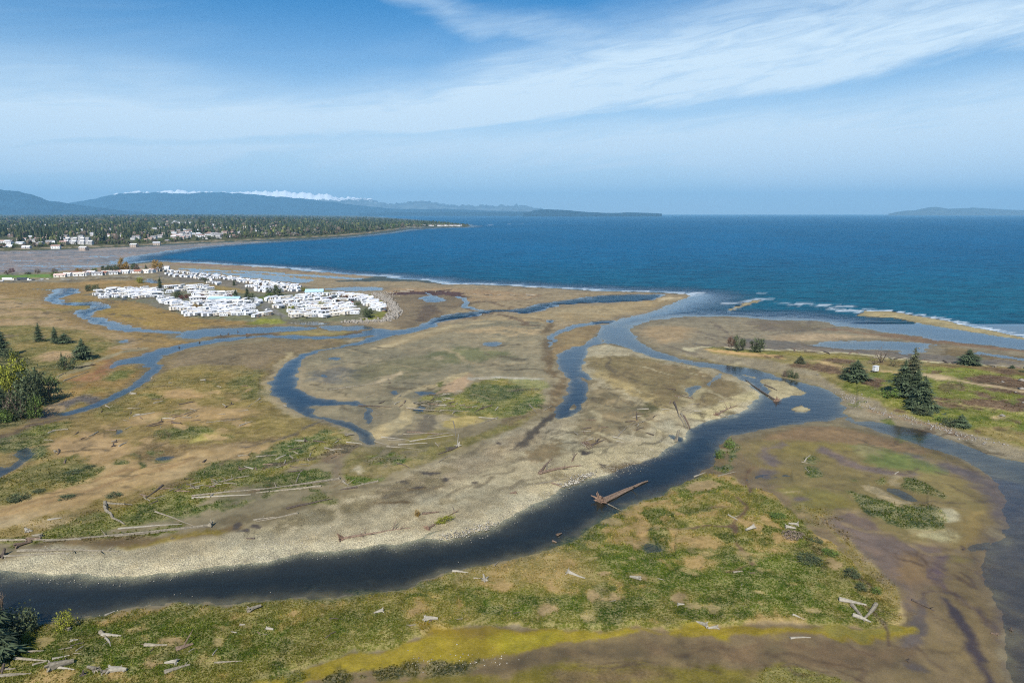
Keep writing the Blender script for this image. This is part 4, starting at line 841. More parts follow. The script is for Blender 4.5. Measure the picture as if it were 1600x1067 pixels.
wm, t, b = mat_new('water_surface', 0.1, 0.5)
t.n.remove(b)
pos = t.new('ShaderNodeNewGeometry').outputs['Position']
wc = attr(t, 'water_colour'); wo_ = attr(t, 'water_opacity', 'Fac'); wf = attr(t, 'water_foam', 'Fac'); wr = attr(t, 'water_rough', 'Fac')
mp = t.new('ShaderNodeMapping'); mp.inputs['Rotation'].default_value = (0, 0, math.radians(-24)); mp.inputs['Scale'].default_value = (0.6, 1.5, 1)
t.put(mp.inputs[0], pos)
pm = mp.outputs[0]
a1 = t.noise(pm, 0.035, 4, 0.6, 0.3)      # long swell
a2 = t.noise(pm, 0.16, 4, 0.6, 0.4)       # chop
a3 = t.noise(pos, 1.4, 3, 0.6)            # ripples
hh = t.math('ADD', t.math('MULTIPLY', a1, 7.0), t.math('MULTIPLY', a2, 3.0))
hh = t.math('ADD', t.math('MULTIPLY', hh, wr), t.math('MULTIPLY', a3, t.math('ADD', 0.012, t.math('MULTIPLY', wr, 0.16))))
bp = t.new('ShaderNodeBump'); bp.inputs['Strength'].default_value = 1.0; bp.inputs['Distance'].default_value = 1.0
t.put(bp.inputs['Height'], hh)
bodyc = t.mix(t.math('MULTIPLY', wr, t.maprange(t.math('ADD', t.math('MULTIPLY', a2, 0.6), t.math('MULTIPLY', a1, 0.4)), 0.36, 0.62)), t.mix(1.0, wc, (0.52, 0.56, 0.62, 1), 'MULTIPLY'), t.mix(1.0, wc, (1.6, 1.55, 1.45, 1), 'MULTIPLY'))  # light and dark of the waves painted into the body colour
dif = t.new('ShaderNodeBsdfDiffuse'); t.put(dif.inputs[0], bodyc)
trn = t.new('ShaderNodeBsdfTransparent'); trn.inputs[0].default_value = (0.86, 0.90, 0.88, 1)
rgh = 0
m1 = t.new('ShaderNodeMixShader'); t.put(m1.inputs[0], wo_); t.l.new(trn.outputs[0], m1.inputs[1]); t.l.new(dif.outputs[0], m1.inputs[2])
gl = t.new('ShaderNodeBsdfGlossy'); gl.inputs['Roughness'].default_value = 0.14; t.put(gl.inputs['Normal'], bp.outputs[0])
gl.inputs['Color'].default_value = (0.9, 0.95, 1, 1)
fr = t.new('ShaderNodeFresnel'); fr.inputs[0].default_value = 1.33; t.put(fr.inputs['Normal'], bp.outputs[0])
frc = t.math('MINIMUM', fr.outputs[0], t.math('SUBTRACT', 0.62, t.math('MULTIPLY', wr, 0.48)))
m2 = t.new('ShaderNodeMixShader'); t.put(m2.inputs[0], frc); t.l.new(m1.outputs[0], m2.inputs[1]); t.l.new(gl.outputs[0], m2.inputs[2])
fo = t.new('ShaderNodeBsdfDiffuse'); fo.inputs[0].default_value = (0.50, 0.55, 0.58, 1)
fn = t.noise(pm, 0.11, 5, 0.7, 0.5)
caps = t.math('MULTIPLY', t.maprange(t.noise(pm, 0.05, 5, 0.72), 0.735, 0.76), t.math('MULTIPLY', wr, 0.5))
fk = t.math('MAXIMUM', t.math('MULTIPLY', t.maprange(fn, 0.40, 0.56), wf), caps)
m3 = t.new('ShaderNodeMixShader'); t.put(m3.inputs[0], fk); t.l.new(m2.outputs[0], m3.inputs[1]); t.l.new(fo.outputs[0], m3.inputs[2])
t.l.new(m3.outputs[0], t.n['Material Output'].inputs[0])
rough_w = (sstep(0.1, 1.5, depth) * (pyw < 505)).astype(np.float32) + 0.02 * (pyw >= 505)
water = link_mesh('water', vw, rmw[fw4], [wm], smooth=True, attrs={
    'water_colour': ('POINT', colw.reshape(-1, 3)[usedw]), 'water_opacity': ('POINT', opac.ravel()[usedw]),
    'water_foam': ('POINT', fw.ravel()[usedw]), 'water_rough': ('POINT', rough_w.ravel()[usedw])})
water['kind'] = 'structure'
# ------------------------------------------------------------------ mountains and islands, far off
def ridge(name, prof, D, depth, colour, snow=None, step=6, seed=0, rough=0.10, jag=1.6):
    """a range of hills: skyline traced as (photo x, row), standing at distance D and running back over `depth` metres"""
    prof = np.asarray(prof, float)
    px = np.arange(prof[0, 0], prof[-1, 0] + 1, step)
    row = np.interp(px, prof[:, 0], prof[:, 1])
    row = row + (fbm(px / (3.6 if snow else 9.0) + seed * 7, px * 0 + seed, 4, 500 + seed, .6) - .5) * jag * np.clip((334 - row) / 12, 0, 1)
    X0 = (px - 800) / F * (D * CP + CAMH * SP)
    v = (533.5 - row) / F
    H = CAMH + D * (-SP + CP * v) / (CP + SP * v)
    H = np.maximum(H, 0)
    nr = 22
    rows = []
    for k in range(nr):
        f = k / (nr - 1)
        g = math.sin(min(f / 0.55, 1) * math.pi / 2) ** 1.1 if f <= 0.55 else math.cos((f - 0.55) / 0.45 * math.pi / 2)
        Y = D + (f - 0.55) * depth
        X = X0 * (Y / D)
        n = fbm(X / (depth * 0.22) + seed, np.full_like(X, Y / (depth * 0.22)), 5, 400 + seed, 0.55)
        r = 1 - np.abs(2 * fbm(X / (depth * 0.3) + seed, np.full_like(X, Y / (depth * 0.5)), 4, 440 + seed, 0.5) - 1)
        z = H * g * (1 - (1 - g) * 0.7 * (n * 1.1)) + H * rough * (r - 0.75) * (0.35 + g) * (0.4 if abs(f - 0.55) < 0.03 else 1)
        rows.append(np.stack([X, np.full_like(X, Y), np.where((k in (0, nr - 1)), -3, np.maximum(z, -3))], -1))
    V = np.array(rows); n_ = len(px)
    ii = np.arange(nr * n_).reshape(nr, n_)
    fc = np.stack([ii[:-1, :-1], ii[:-1, 1:], ii[1:, 1:], ii[1:, :-1]], -1).reshape(-1, 4)
    m, t, b = mat_new(name + '_cover', 1.0, 0.0)
    p = t.new('ShaderNodeNewGeometry').outputs['Position']
    nn = t.noise(p, 14.0 / depth, 5, 0.65)
    col = t.mix(t.maprange(nn, 0.35, 0.65), (colour[0] * .7, colour[1] * .7, colour[2] * .7, 1), (colour[0] * 1.4, colour[1] * 1.4, colour[2] * 1.3, 1))
    if snow:
        sz = t.new('ShaderNodeSeparateXYZ'); t.put(sz.inputs[0], p)
        k = t.maprange(t.math('ADD', sz.outputs[2], t.math('MULTIPLY', t.math('SUBTRACT', t.noise(p, 13.0 / depth, 6, 0.75), 0.5), snow[1])), snow[0], snow[0] * 1.05)
        col = t.mix(k, col, (0.86, 0.88, 0.9, 1))
    t.put(b.inputs['Base Color'], col)
    o = link_mesh(name, V.reshape(-1, 3), fc, [m], smooth=True); o['kind'] = 'structure'
    return o
HAZED_GREEN = (0.010, 0.032, 0.055)  # wooded cover shifted to blue, distant haze put into the colour
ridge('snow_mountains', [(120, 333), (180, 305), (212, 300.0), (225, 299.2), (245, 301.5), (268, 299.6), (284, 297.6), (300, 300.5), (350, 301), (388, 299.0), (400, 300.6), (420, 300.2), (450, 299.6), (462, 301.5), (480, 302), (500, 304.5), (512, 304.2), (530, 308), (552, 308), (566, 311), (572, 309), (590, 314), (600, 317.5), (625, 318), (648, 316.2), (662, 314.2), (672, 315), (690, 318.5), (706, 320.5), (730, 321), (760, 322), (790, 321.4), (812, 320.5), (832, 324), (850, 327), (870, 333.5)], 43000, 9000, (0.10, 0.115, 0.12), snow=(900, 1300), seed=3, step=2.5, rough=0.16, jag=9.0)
ridge('far_hills', [(40, 333), (105, 318.5), (140, 313), (165, 306.5), (190, 303), (225, 301.2), (262, 301.6), (300, 301.6), (350, 302.2), (380, 302.6), (410, 304.6), (440, 307.5), (480, 311.5), (520, 316.5), (560, 321), (600, 325), (640, 327), (700, 327), (760, 329), (830, 331), (860, 333.7)], 34000, 6000, HAZED_GREEN, seed=9, step=4, rough=0.16, jag=3.0)
ridge('near_hills', [(-420, 300), (-250, 290), (-120, 292), (0, 297.5), (20, 298.3), (45, 303), (62, 306.5), (80, 314), (105, 318), (130, 321), (160, 325), (200, 330), (240, 333.7)], 24000, 5000, HAZED_GREEN, seed=15, step=4, rough=0.16, jag=2.4)
ridge('low_shore', [(560, 333.6), (620, 331.6), (700, 331.2), (760, 331.6), (830, 331.4), (900, 332.6), (960, 333.9)], 26000, 1500, HAZED_GREEN, seed=21, step=5, rough=0.03)
ridge('wooded_island', [(818, 334), (826, 332), (834, 329), (848, 327.3), (870, 327.8), (890, 329), (915, 331.4), (950, 333), (970, 332.8), (980, 332), (1002, 332.6), (1022, 333.3), (1034, 334)], 21000, 1500, HAZED_GREEN, seed=27, step=3, rough=0.03)
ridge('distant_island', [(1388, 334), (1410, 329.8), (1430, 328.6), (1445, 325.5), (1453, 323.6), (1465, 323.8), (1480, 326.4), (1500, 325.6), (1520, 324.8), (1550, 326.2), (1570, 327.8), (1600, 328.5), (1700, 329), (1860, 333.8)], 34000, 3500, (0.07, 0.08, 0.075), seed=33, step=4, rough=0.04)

# ------------------------------------------------------------------ sea air
hz = link_mesh('haze', [(x, y, z) for z in (-8.0, 1760.0) for (x, y) in ((-60000, -3000), (60000, -3000), (60000, 57000), (-60000, 57000))],
               [(3, 2, 1, 0), (4, 5, 6, 7), (0, 1, 5, 4), (1, 2, 6, 5), (2, 3, 7, 6), (3, 0, 4, 7)])
hz['kind'] = 'stuff'
m = bpy.data.materials.new('sea_air'); m.use_nodes = True; hz.data.materials.append(m)
t = NT(m.node_tree); t.n.remove(t.n['Principled BSDF'])
pv_ = t.new('ShaderNodeVolumePrincipled'); pv_.inputs['Density'].default_value = 3.2e-5
pv_.inputs['Color'].default_value = (0.32, 0.68, 1.0, 1); pv_.inputs['Anisotropy'].default_value = 0.0
t.l.new(pv_.outputs[0], t.n['Material Output'].inputs['Volume'])
# ------------------------------------------------------------------ things: helpers
def tag(o, label=None, cat=None, group=None, kind=None):
    if label: o['label'] = label
    if cat: o['category'] = cat
    if group: o['group'] = group
    if kind: o['kind'] = kind
    return o
def empty(name, loc, rz=0.0, scale=None):
    o = bpy.data.objects.new(name, None); COL.objects.link(o)
    o.location = loc; o.rotation_euler = (0, 0, rz); o.empty_display_size = 0.5
    if scale is not None: o.scale = scale
    return o
def simple_mat(name, c, rough=0.85, spec=0.25, var=0.25, scale=1.5, obj_var=0.0, attr_name=None, bump=0.0):
    m, t, b = mat_new(name, rough, spec)
    p = t.new('ShaderNodeTexCoord').outputs['Object']
    col = (c[0], c[1], c[2], 1)
    n = t.noise(p, scale, 4, 0.65)
    cc = t.mix(t.maprange(n, 0.3, 0.7), tuple(x * (1 - var) for x in c[:3]) + (1,), tuple(min(x * (1 + var), .95) for x in c[:3]) + (1,))
    if attr_name: cc = t.mix(1.0, cc, attr(t, attr_name), 'MULTIPLY')
    if obj_var:
        oi = t.new('ShaderNodeObjectInfo').outputs['Random']
        cc = t.mix(1.0, cc, t.math('ADD', t.math('MULTIPLY', oi, obj_var * 2), 1 - obj_var), 'MULTIPLY')
    t.put(b.inputs['Base Color'], cc)
    if bump:
        bp = t.new('ShaderNodeBump'); bp.inputs['Strength'].default_value = bump; bp.inputs['Distance'].default_value = 0.1
        t.put(bp.inputs['Height'], n); t.put(b.inputs['Normal'], bp.outputs[0])
    return m
M = {
    'driftwood': simple_mat('weathered_wood', (0.20, 0.172, 0.125), 0.9, 0.1, 0.35, 2.0, 0.15, bump=0.5),
    'driftwood_brown': simple_mat('brown_wet_wood', (0.155, 0.108, 0.075), 0.85, 0.2, 0.4, 2.0, 0.15, bump=0.5),
    'driftwood_white': simple_mat('bleached_wood', (0.28, 0.25, 0.195), 0.9, 0.1, 0.2, 2.0, 0.1, bump=0.4),
    'driftwood_dark': simple_mat('dark_waterlogged_wood', (0.085, 0.065, 0.05), 0.85, 0.2, 0.4, 2.0, 0.1, bump=0.4),
    'root': simple_mat('root_soil', (0.17, 0.11, 0.075), 0.95, 0.1, 0.4, 2.0, 0.1),
    'bark': simple_mat('bark', (0.10, 0.075, 0.055), 0.95, 0.1, 0.35, 3.0),
    'needles': simple_mat('conifer_needles', (0.062, 0.082, 0.040), 0.8, 0.2, 0.4, 4.0, 0.15, 'leaf_tone'),
    'needles_olive': simple_mat('olive_needles', (0.085, 0.088, 0.045), 0.8, 0.2, 0.4, 4.0, 0.12, 'leaf_tone'),
    'needles_rust': simple_mat('rusty_needles', (0.12, 0.075, 0.05), 0.8, 0.2, 0.35, 4.0, 0.1, 'leaf_tone'),
    'leaf_green': simple_mat('green_leaves', (0.085, 0.125, 0.022), 0.7, 0.3, 0.4, 3.0, 0.12, 'leaf_tone'),
    'leaf_yellow': simple_mat('yellow_green_leaves', (0.18, 0.185, 0.018), 0.7, 0.3, 0.3, 3.0, 0.1, 'leaf_tone'),
    'leaf_dark': simple_mat('dark_leaves', (0.066, 0.082, 0.036), 0.75, 0.25, 0.4, 3.0, 0.12, 'leaf_tone'),
    'leaf_autumn': simple_mat('orange_buds', (0.26, 0.16, 0.035), 0.75, 0.2, 0.35, 3.0, 0.1, 'leaf_tone'),
    'leaf_red': simple_mat('dark_red_leaves', (0.11, 0.035, 0.028), 0.75, 0.2, 0.35, 3.0, 0.1, 'leaf_tone'),
    'twig': simple_mat('bare_twigs', (0.17, 0.13, 0.095), 0.9, 0.1, 0.3, 3.0, 0.1, 'leaf_tone'),
    'rock': simple_mat('pale_rock', (0.24, 0.215, 0.18), 0.95, 0.15, 0.3, 1.0),
    'white': simple_mat('white_paint', (0.66, 0.66, 0.65), 0.5, 0.4, 0.05, 0.5, 0.16),
    'cream': simple_mat('cream_paint', (0.55, 0.50, 0.42), 0.6, 0.3, 0.06, 0.5, 0.08),
    'greyroof': simple_mat('grey_roof', (0.30, 0.29, 0.29), 0.8, 0.2, 0.15, 1.0, 0.2),
    'whiteroof': simple_mat('white_roof_sheet', (0.68, 0.68, 0.70), 0.5, 0.3, 0.05, 1.0, 0.2),
    'redroof': simple_mat('brick_red_roof', (0.30, 0.13, 0.09), 0.8, 0.2, 0.2, 1.0, 0.15),
    'pinkroof': simple_mat('pale_rose_roof', (0.50, 0.36, 0.31), 0.8, 0.2, 0.15, 1.0, 0.15),
    'blueroof': simple_mat('pale_blue_roof', (0.34, 0.50, 0.56), 0.7, 0.3, 0.08, 1.0, 0.1),
    'town_pale': simple_mat('town_pale_wall', (0.52, 0.50, 0.48), 0.7, 0.2, 0.1, 0.5, 0.25),
    'town_tan': simple_mat('town_tan_wall', (0.32, 0.26, 0.21), 0.7, 0.2, 0.1, 0.5, 0.25),
    'town_roof': simple_mat('town_grey_roof', (0.26, 0.25, 0.25), 0.8, 0.2, 0.1, 0.5, 0.35),
    'town_rose': simple_mat('town_rose_roof', (0.32, 0.21, 0.17), 0.8, 0.2, 0.1, 0.5, 0.3),
    'glass': simple_mat('window_glass', (0.035, 0.045, 0.06), 0.12, 0.6, 0.2, 1.0),
    'stripe': simple_mat('body_stripe', (0.14, 0.17, 0.24), 0.5, 0.4, 0.1, 1.0, 0.4),
    'awning': simple_mat('awning_cloth', (0.35, 0.36, 0.38), 0.8, 0.2, 0.2, 1.0, 0.4),
    'tyre': simple_mat('tyre_rubber', (0.03, 0.03, 0.03), 0.8, 0.2, 0.2, 1.0),
    'deck': simple_mat('timber_deck', (0.26, 0.18, 0.12), 0.85, 0.2, 0.25, 2.0, 0.2),
    'car_dark': simple_mat('dark_car_paint', (0.04, 0.045, 0.055), 0.3, 0.5, 0.1, 1.0, 0.3),
    'car_red': simple_mat('red_car_paint', (0.35, 0.04, 0.03), 0.3, 0.5, 0.1, 1.0, 0.2),
}
class MB:
    """collects simple solids into one mesh"""
    def __init__(s): s.v = []; s.f = []; s.m = []
    def box(s, x0, x1, y0, y1, z0, z1, mi=0, taper=0.0):
        n = len(s.v); tx, ty = (x1 - x0) * taper / 2, (y1 - y0) * taper / 2
        s.v += [(x0, y0, z0), (x1, y0, z0), (x1, y1, z0), (x0, y1, z0), (x0 + tx, y0 + ty, z1), (x1 - tx, y0 + ty, z1), (x1 - tx, y1 - ty, z1), (x0 + tx, y1 - ty, z1)]
        for q in ((3, 2, 1, 0), (4, 5, 6, 7), (0, 1, 5, 4), (1, 2, 6, 5), (2, 3, 7, 6), (3, 0, 4, 7)): s.f.append(tuple(n + k for k in q)); s.m.append(mi)
        return s
    def gable(s, x0, x1, y0, y1, z0, z1, mi=0, over=0.4):
        """roof with the ridge along x"""
        n = len(s.v); x0 -= over; x1 += over; y0 -= over; y1 += over; ym = (y0 + y1) / 2; th = 0.18
        s.v += [(x0, y0, z0), (x1, y0, z0), (x1, y1, z0), (x0, y1, z0), (x0, ym, z1), (x1, ym, z1), (x0, y0, z0 + th), (x1, y0, z0 + th), (x1, y1, z0 + th), (x0, y1, z0 + th), (x0, ym, z1 + th), (x1, ym, z1 + th)]
        for q in ((6, 7, 11, 10), (9, 10, 11, 8), (0, 4, 5, 1), (3, 2, 5, 4), (0, 1, 7, 6), (2, 3, 9, 8), (0, 6, 10, 4), (4, 10, 9, 3), (1, 5, 11, 7), (5, 2, 8, 11)): s.f.append(tuple(n + k for k in q)); s.m.append(mi)
        return s
    def gend(s, x0, x1, y0, y1, z0, z1, mi=0):
        n = len(s.v); ym = (y0 + y1) / 2
        s.v += [(x0, y0, z0), (x0, y1, z0), (x0, ym, z1), (x1, y0, z0), (x1, y1, z0), (x1, ym, z1)]
        s.f += [(n, n + 2, n + 1), (n + 3, n + 4, n + 5)]; s.m += [mi, mi]
        return s
    def cyl(s, p, axis, r, h, n=10, mi=0):
        """disc-like cylinder along x ('x') or z ('z')"""
        k = len(s.v)
        for e in (0, 1):
            for i in range(n):
                a = 2 * math.pi * i / n; c, d = math.cos(a) * r, math.sin(a) * r
                s.v.append((p[0] + e * h, p[1] + c, p[2] + d) if axis == 'x' else ((p[0] + c, p[1] + e * h, p[2] + d) if axis == 'y' else (p[0] + c, p[1] + d, p[2] + e * h)))
        for i in range(n):
            s.f.append((k + i, k + (i + 1) % n, k + n + (i + 1) % n, k + n + i)); s.m.append(mi)
        s.f.append(tuple(k + i for i in range(n))[::-1]); s.f.append(tuple(k + n + i for i in range(n))); s.m += [mi, mi]
        return s
    def tube(s, pts, rad, n=7, mi=0, seed=0, lump=0.12):
        rr = random.Random(seed); k = len(s.v); pts = [Vector(p) for p in pts]
        for i, p in enumerate(pts):
            d = (pts[min(i + 1, len(pts) - 1)] - pts[max(i - 1, 0)]).normalized()
            u = d.cross(Vector((0, 0, 1)))
            u = Vector((1, 0, 0)) if u.length < 1e-3 else u.normalized()
            w = u.cross(d)
            for j in range(n):
                a = 2 * math.pi * j / n; r = rad[i] * (1 + lump * (rr.random() * 2 - 1))
                s.v.append(tuple(p + u * math.cos(a) * r + w * math.sin(a) * r))
        for i in range(len(pts) - 1):
            for j in range(n):
                s.f.append((k + i * n + j, k + i * n + (j + 1) % n, k + (i + 1) * n + (j + 1) % n, k + (i + 1) * n + j)); s.m.append(mi)
        s.f.append(tuple(k + j for j in range(n))); s.f.append(tuple(k + (len(pts) - 1) * n + j for j in range(n))[::-1]); s.m += [mi, mi]
        return s
    def mesh(s, name, mats):
        me = bpy.data.meshes.new(name); me.from_pydata(s.v, [], s.f)
        for m in mats: me.materials.append(m)
        me.polygons.foreach_set('material_index', s.m); me.update()
        return me
    def build(s, name, mats, parent=None, loc=None):
        o = bpy.data.objects.new(name, s.mesh(name, mats if isinstance(mats, (list, tuple)) else [mats])); COL.objects.link(o)
        if parent is not None: o.parent = parent
        if loc is not None: o.location = loc
        return o

def leaf_mesh(name, V, Fc, tone, mat, smooth=False):
    me = bpy.data.meshes.new(name)
    V = np.asarray(V, np.float32); Fc = np.asarray(Fc, np.int32); k = Fc.shape[1]
    me.vertices.add(len(V)); me.vertices.foreach_set('co', V.ravel())
    me.loops.add(Fc.size); me.loops.foreach_set('vertex_index', Fc.ravel())
    me.polygons.add(len(Fc)); me.polygons.foreach_set('loop_start', np.arange(0, Fc.size, k, dtype=np.int32))
    a = me.attributes.new('leaf_tone', 'FLOAT_COLOR', 'POINT')
    t_ = np.asarray(tone, np.float32); t4 = np.ones((len(V), 4), np.float32)
    t4[:, :3] = t_[:, None] if t_.ndim == 1 else t_
    a.data.foreach_set('color', t4.ravel())
    me.materials.append(mat); me.update(); me.validate(clean_customdata=False)
    return me

def conifer_crown(seed, spread=0.2, layers=24, per=8, ragged=0.35, base=0.06):
    """unit-height crown of drooping boughs built from small needle sprays"""
    r = np.random.default_rng(seed); V = []; Fc = []; T = []
    for L in range(layers):
        h = base + (1 - base) * (L / layers) ** 0.92
        rad = spread * (1 - (h - base) / (1 - base)) ** 0.75 * (0.75 + ragged * r.random() * 1.4) + 0.012
        for b in range(per if h < 0.8 else 5):
            a = 2 * math.pi * (b + r.random() * 0.8) / per + L * 0.7
            ln = rad * (0.6 + 0.6 * r.random()); droop = -0.10 - 0.25 * r.random()
            ca, sa = math.cos(a), math.sin(a); z0 = h + (r.random() - .5) * 0.03; tone = 0.65 + 0.75 * r.random()
            nseg = 4
            for s_ in range(nseg):
                f0 = 0.12 + 0.88 * s_ / nseg
                for side in (-1, 0, 1):
                    cx = ln * f0; w = ln * (0.20 + 0.10 * r.random()) * (1.15 - f0 * .6)
                    px_ = cx * ca - side * w * 0.8 * sa; py_ = cx * sa + side * w * 0.8 * ca; pz = z0 + droop * cx + 0.25 * ln * f0 * f0 * 0.4
                    n = len(V); da = a + side * 0.7 + (r.random() - .5) * .6; q = ln * 0.42 * (0.7 + .6 * r.random())
                    ux, uy = math.cos(da), math.sin(da)
                    V += [(px_ - uy * w * .45, py_ + ux * w * .45, pz + r.normal() * .006), (px_ + uy * w * .45, py_ - ux * w * .45, pz + r.normal() * .006), (px_ + ux * q, py_ + uy * q, pz + droop * q - 0.015 * r.random())]
                    Fc.append((n, n + 1, n + 2)); tt = tone * (0.8 + 0.4 * r.random()); T += [tt, tt, tt * 1.15]
    # slim inner mass of foliage, its shade put in as a darker tone
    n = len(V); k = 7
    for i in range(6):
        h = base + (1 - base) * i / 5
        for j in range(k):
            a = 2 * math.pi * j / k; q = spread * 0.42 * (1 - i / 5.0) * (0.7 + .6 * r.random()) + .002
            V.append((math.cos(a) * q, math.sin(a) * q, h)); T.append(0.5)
    for i in range(5):
        for j in range(k):
            a_, b_, c_, d_ = n + i * k + j, n + i * k + (j + 1) % k, n + (i + 1) * k + (j + 1) % k, n + (i + 1) * k + j
            Fc += [(a_, b_, c_), (a_, c_, d_)]
    return V, Fc, T

def leaf_cloud(seed, n_clump=26, leaves=34, size=0.05, rx=0.42, rz=0.42, cz=0.58, clump=0.14, flat=1.0):
    """crown of leaf sprays gathered in clumps through an uneven volume, unit height"""
    r = np.random.default_rng(seed)
    V = []; Fc = []; T = []
    for c in range(n_clump):
        while True:
            p = r.uniform(-1, 1, 3)
            if 0.25 < np.linalg.norm(p) < 1: break
        p = p / max(np.linalg.norm(p), .3) * (0.45 + 0.55 * r.random() ** .5)
        cx, cy, cz_ = p[0] * rx * (0.8 + .3 * r.random()), p[1] * rx, cz + p[2] * rz * flat
        tone = 0.6 + 0.8 * r.random(); cs = clump * (0.6 + 0.8 * r.random())
        for l in range(leaves):
            q = r.normal(size=3) * cs * 0.5
            d = r.normal(size=3); d /= np.linalg.norm(d); e = np.cross(d, r.normal(size=3)); e /= np.linalg.norm(e); s_ = size * (0.5 + r.random())
            c0 = np.array([cx, cy, cz_]) + q
            if c0[2] < 0.01: c0[2] = 0.01 + 0.05 * r.random()
            n = len(V); V += [tuple(c0 - d * s_ * .5), tuple(c0 + d * s_ * .5), tuple(c0 + e * s_)]
            Fc.append((n, n + 1, n + 2)); tt = tone * (0.75 + 0.5 * r.random()); T += [tt] * 3
    return V, Fc, T

def trunk_mb(h, r0, lean=0.0, seed=0, limbs=0, z_l=0.35):
    mb = MB(); rr = random.Random(seed)
    mb.tube([(0, 0, -0.02 * h), (lean * .3, 0, h * .3), (lean * .6, 0.01 * h, h * .65), (lean, 0, h)], [r0 * 1.25, r0 * .85, r0 * .55, r0 * .12], 7, seed=seed)
    for i in range(limbs):
        z = h * (z_l + (0.5 * i / max(limbs, 1))); a = i * 2.4 + rr.random(); l = h * (0.28 + .12 * rr.random())
        mb.tube([(0, 0, z), (math.cos(a) * l * .5, math.sin(a) * l * .5, z + l * .4), (math.cos(a) * l, math.sin(a) * l, z + l * .7)], [r0 * .45, r0 * .3, r0 * .08], 5, seed=seed + i)
    return mb
CROWN = {}
def crown(kind, matkey, seed):
    key = (kind, matkey, seed)
    if key in CROWN: return CROWN[key]
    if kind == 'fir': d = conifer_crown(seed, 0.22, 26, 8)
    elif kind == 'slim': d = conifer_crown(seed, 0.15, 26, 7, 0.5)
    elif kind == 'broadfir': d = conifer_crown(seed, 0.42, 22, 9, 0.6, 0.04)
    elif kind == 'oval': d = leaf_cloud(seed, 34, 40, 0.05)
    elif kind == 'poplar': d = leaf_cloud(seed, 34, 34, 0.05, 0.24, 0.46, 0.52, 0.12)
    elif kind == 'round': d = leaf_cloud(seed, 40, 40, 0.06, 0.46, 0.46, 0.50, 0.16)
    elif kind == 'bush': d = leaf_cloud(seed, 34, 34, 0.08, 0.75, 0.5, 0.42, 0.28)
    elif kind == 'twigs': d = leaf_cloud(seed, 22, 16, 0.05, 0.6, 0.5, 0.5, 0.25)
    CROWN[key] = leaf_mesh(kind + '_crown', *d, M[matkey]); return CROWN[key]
def plant(px, py, ytop, wpx, kind, matkey, label, cat, group=None, name=None, seed=1, rz=None, parent_name=None):
    """a tree or bush standing at photo point (px,py), reaching up to row ytop, wpx pixels wide"""
    p = at(px, py); h = height_at(px, py, ytop) - p.z; w = width_at(px, py, wpx)
    sp_ = {'fir': .50, 'slim': .36, 'broadfir': .86, 'oval': .92, 'poplar': .56, 'round': 1.0, 'bush': 1.75, 'twigs': 1.4}[kind]
    if kind in ('oval', 'round', 'poplar', 'bush', 'twigs'): h *= 1.08; w *= 1.12
    sx = w / (h * sp_)
    o = empty(name or ('conifer' if 'fir' in kind or kind == 'slim' else ('bush' if kind in ('bush', 'twigs') else 'tree')), p, random.random() * 6 if rz is None else rz)
    bush = kind in ('bush', 'twigs')
    c = bpy.data.objects.new('foliage' if bush else 'crown', crown(kind, matkey, seed)); COL.objects.link(c); c.parent = o
    c.scale = (h * sx, h * sx, h)
    if bush:
        mb = MB()
        for i in range(5):
            a = i * 1.3; mb.tube([(0, 0, -.05), (math.cos(a) * h * sx * .25, math.sin(a) * h * sx * .25, h * .4), (math.cos(a) * h * sx * .4, math.sin(a) * h * sx * .4, h * .7)], [h * .03, h * .02, h * .008], 4, seed=i)
        mb.build('stems', M['bark'], o)
    else:
        con = 'fir' in kind or kind == 'slim'
        trunk_mb(h * (0.97 if con else 0.6), max(h * (0.016 if con else 0.022), .06), 0, seed, 0 if con else 5).build('trunk', M['bark'], o)
    tag(o, label, cat, group)
    return o

# ------------------------------------------------------------------ trees and bushes one can tell apart
E_ = 'trees on the east shore'
plant(1424, 612, 542, 40, 'fir', 'needles_olive', 'tall thin olive brown conifer, rearmost of the big clump on the east shore', 'tree', E_, seed=2)
plant(1410, 624, 561, 46, 'broadfir', 'needles', 'broad dark conifer at the left of the big clump on the east shore', 'tree', E_, seed=3)
plant(1441, 641, 586, 46, 'broadfir', 'needles', 'dark grey green conifer standing at the front right of the big east shore clump', 'tree', E_, seed=4)
plant(1430, 628, 575, 36, 'fir', 'needles', 'dark conifer in the middle of the big clump on the east shore', 'tree', E_, seed=5)
plant(1442, 649, 637, 34, 'bush', 'leaf_dark', 'low dark bush at the foot of the big conifer clump', 'bush', 'bushes on the east shore', seed=2)
plant(1337, 599, 561, 36, 'broadfir', 'needles', 'wide dark conifer standing just left of the white box', 'tree', E_, seed=6)
plant(1326, 598, 574, 26, 'bush', 'leaf_dark', 'low dark shrub leaning on the left of the wide conifer by the white box', 'bush', 'bushes on the east shore', seed=3)
plant(1347, 597, 576, 18, 'fir', 'needles_olive', 'small conifer tucked between the wide conifer and the white box', 'tree', E_, seed=3)
plant(1250, 573, 555, 17, 'fir', 'needles_olive', 'small pale green conifer alone on the heather near the river bend', 'tree', E_, seed=7)
plant(1142, 553, 528, 13, 'oval', 'needles_rust', 'rust brown tree, left of the trio on the sandy point', 'tree', E_, seed=8)
plant(1152, 554, 526, 14, 'oval', 'leaf_dark', 'green pointed tree in the middle of the trio on the sandy point', 'tree', E_, seed=9)
plant(1160, 552, 530, 8, 'poplar', 'leaf_dark', 'narrow green tree at the right of the trio on the sandy point', 'tree', E_, seed=10)
plant(1182, 555, 528.5, 20, 'round', 'leaf_dark', 'round dark tree standing alone right of the trio on the sandy point', 'tree', E_, seed=11)
plant(1115, 547, 543, 12, 'bush', 'leaf_green', 'tiny green bush at the tip of the sandy point', 'bush', 'bushes on the east shore', seed=4)
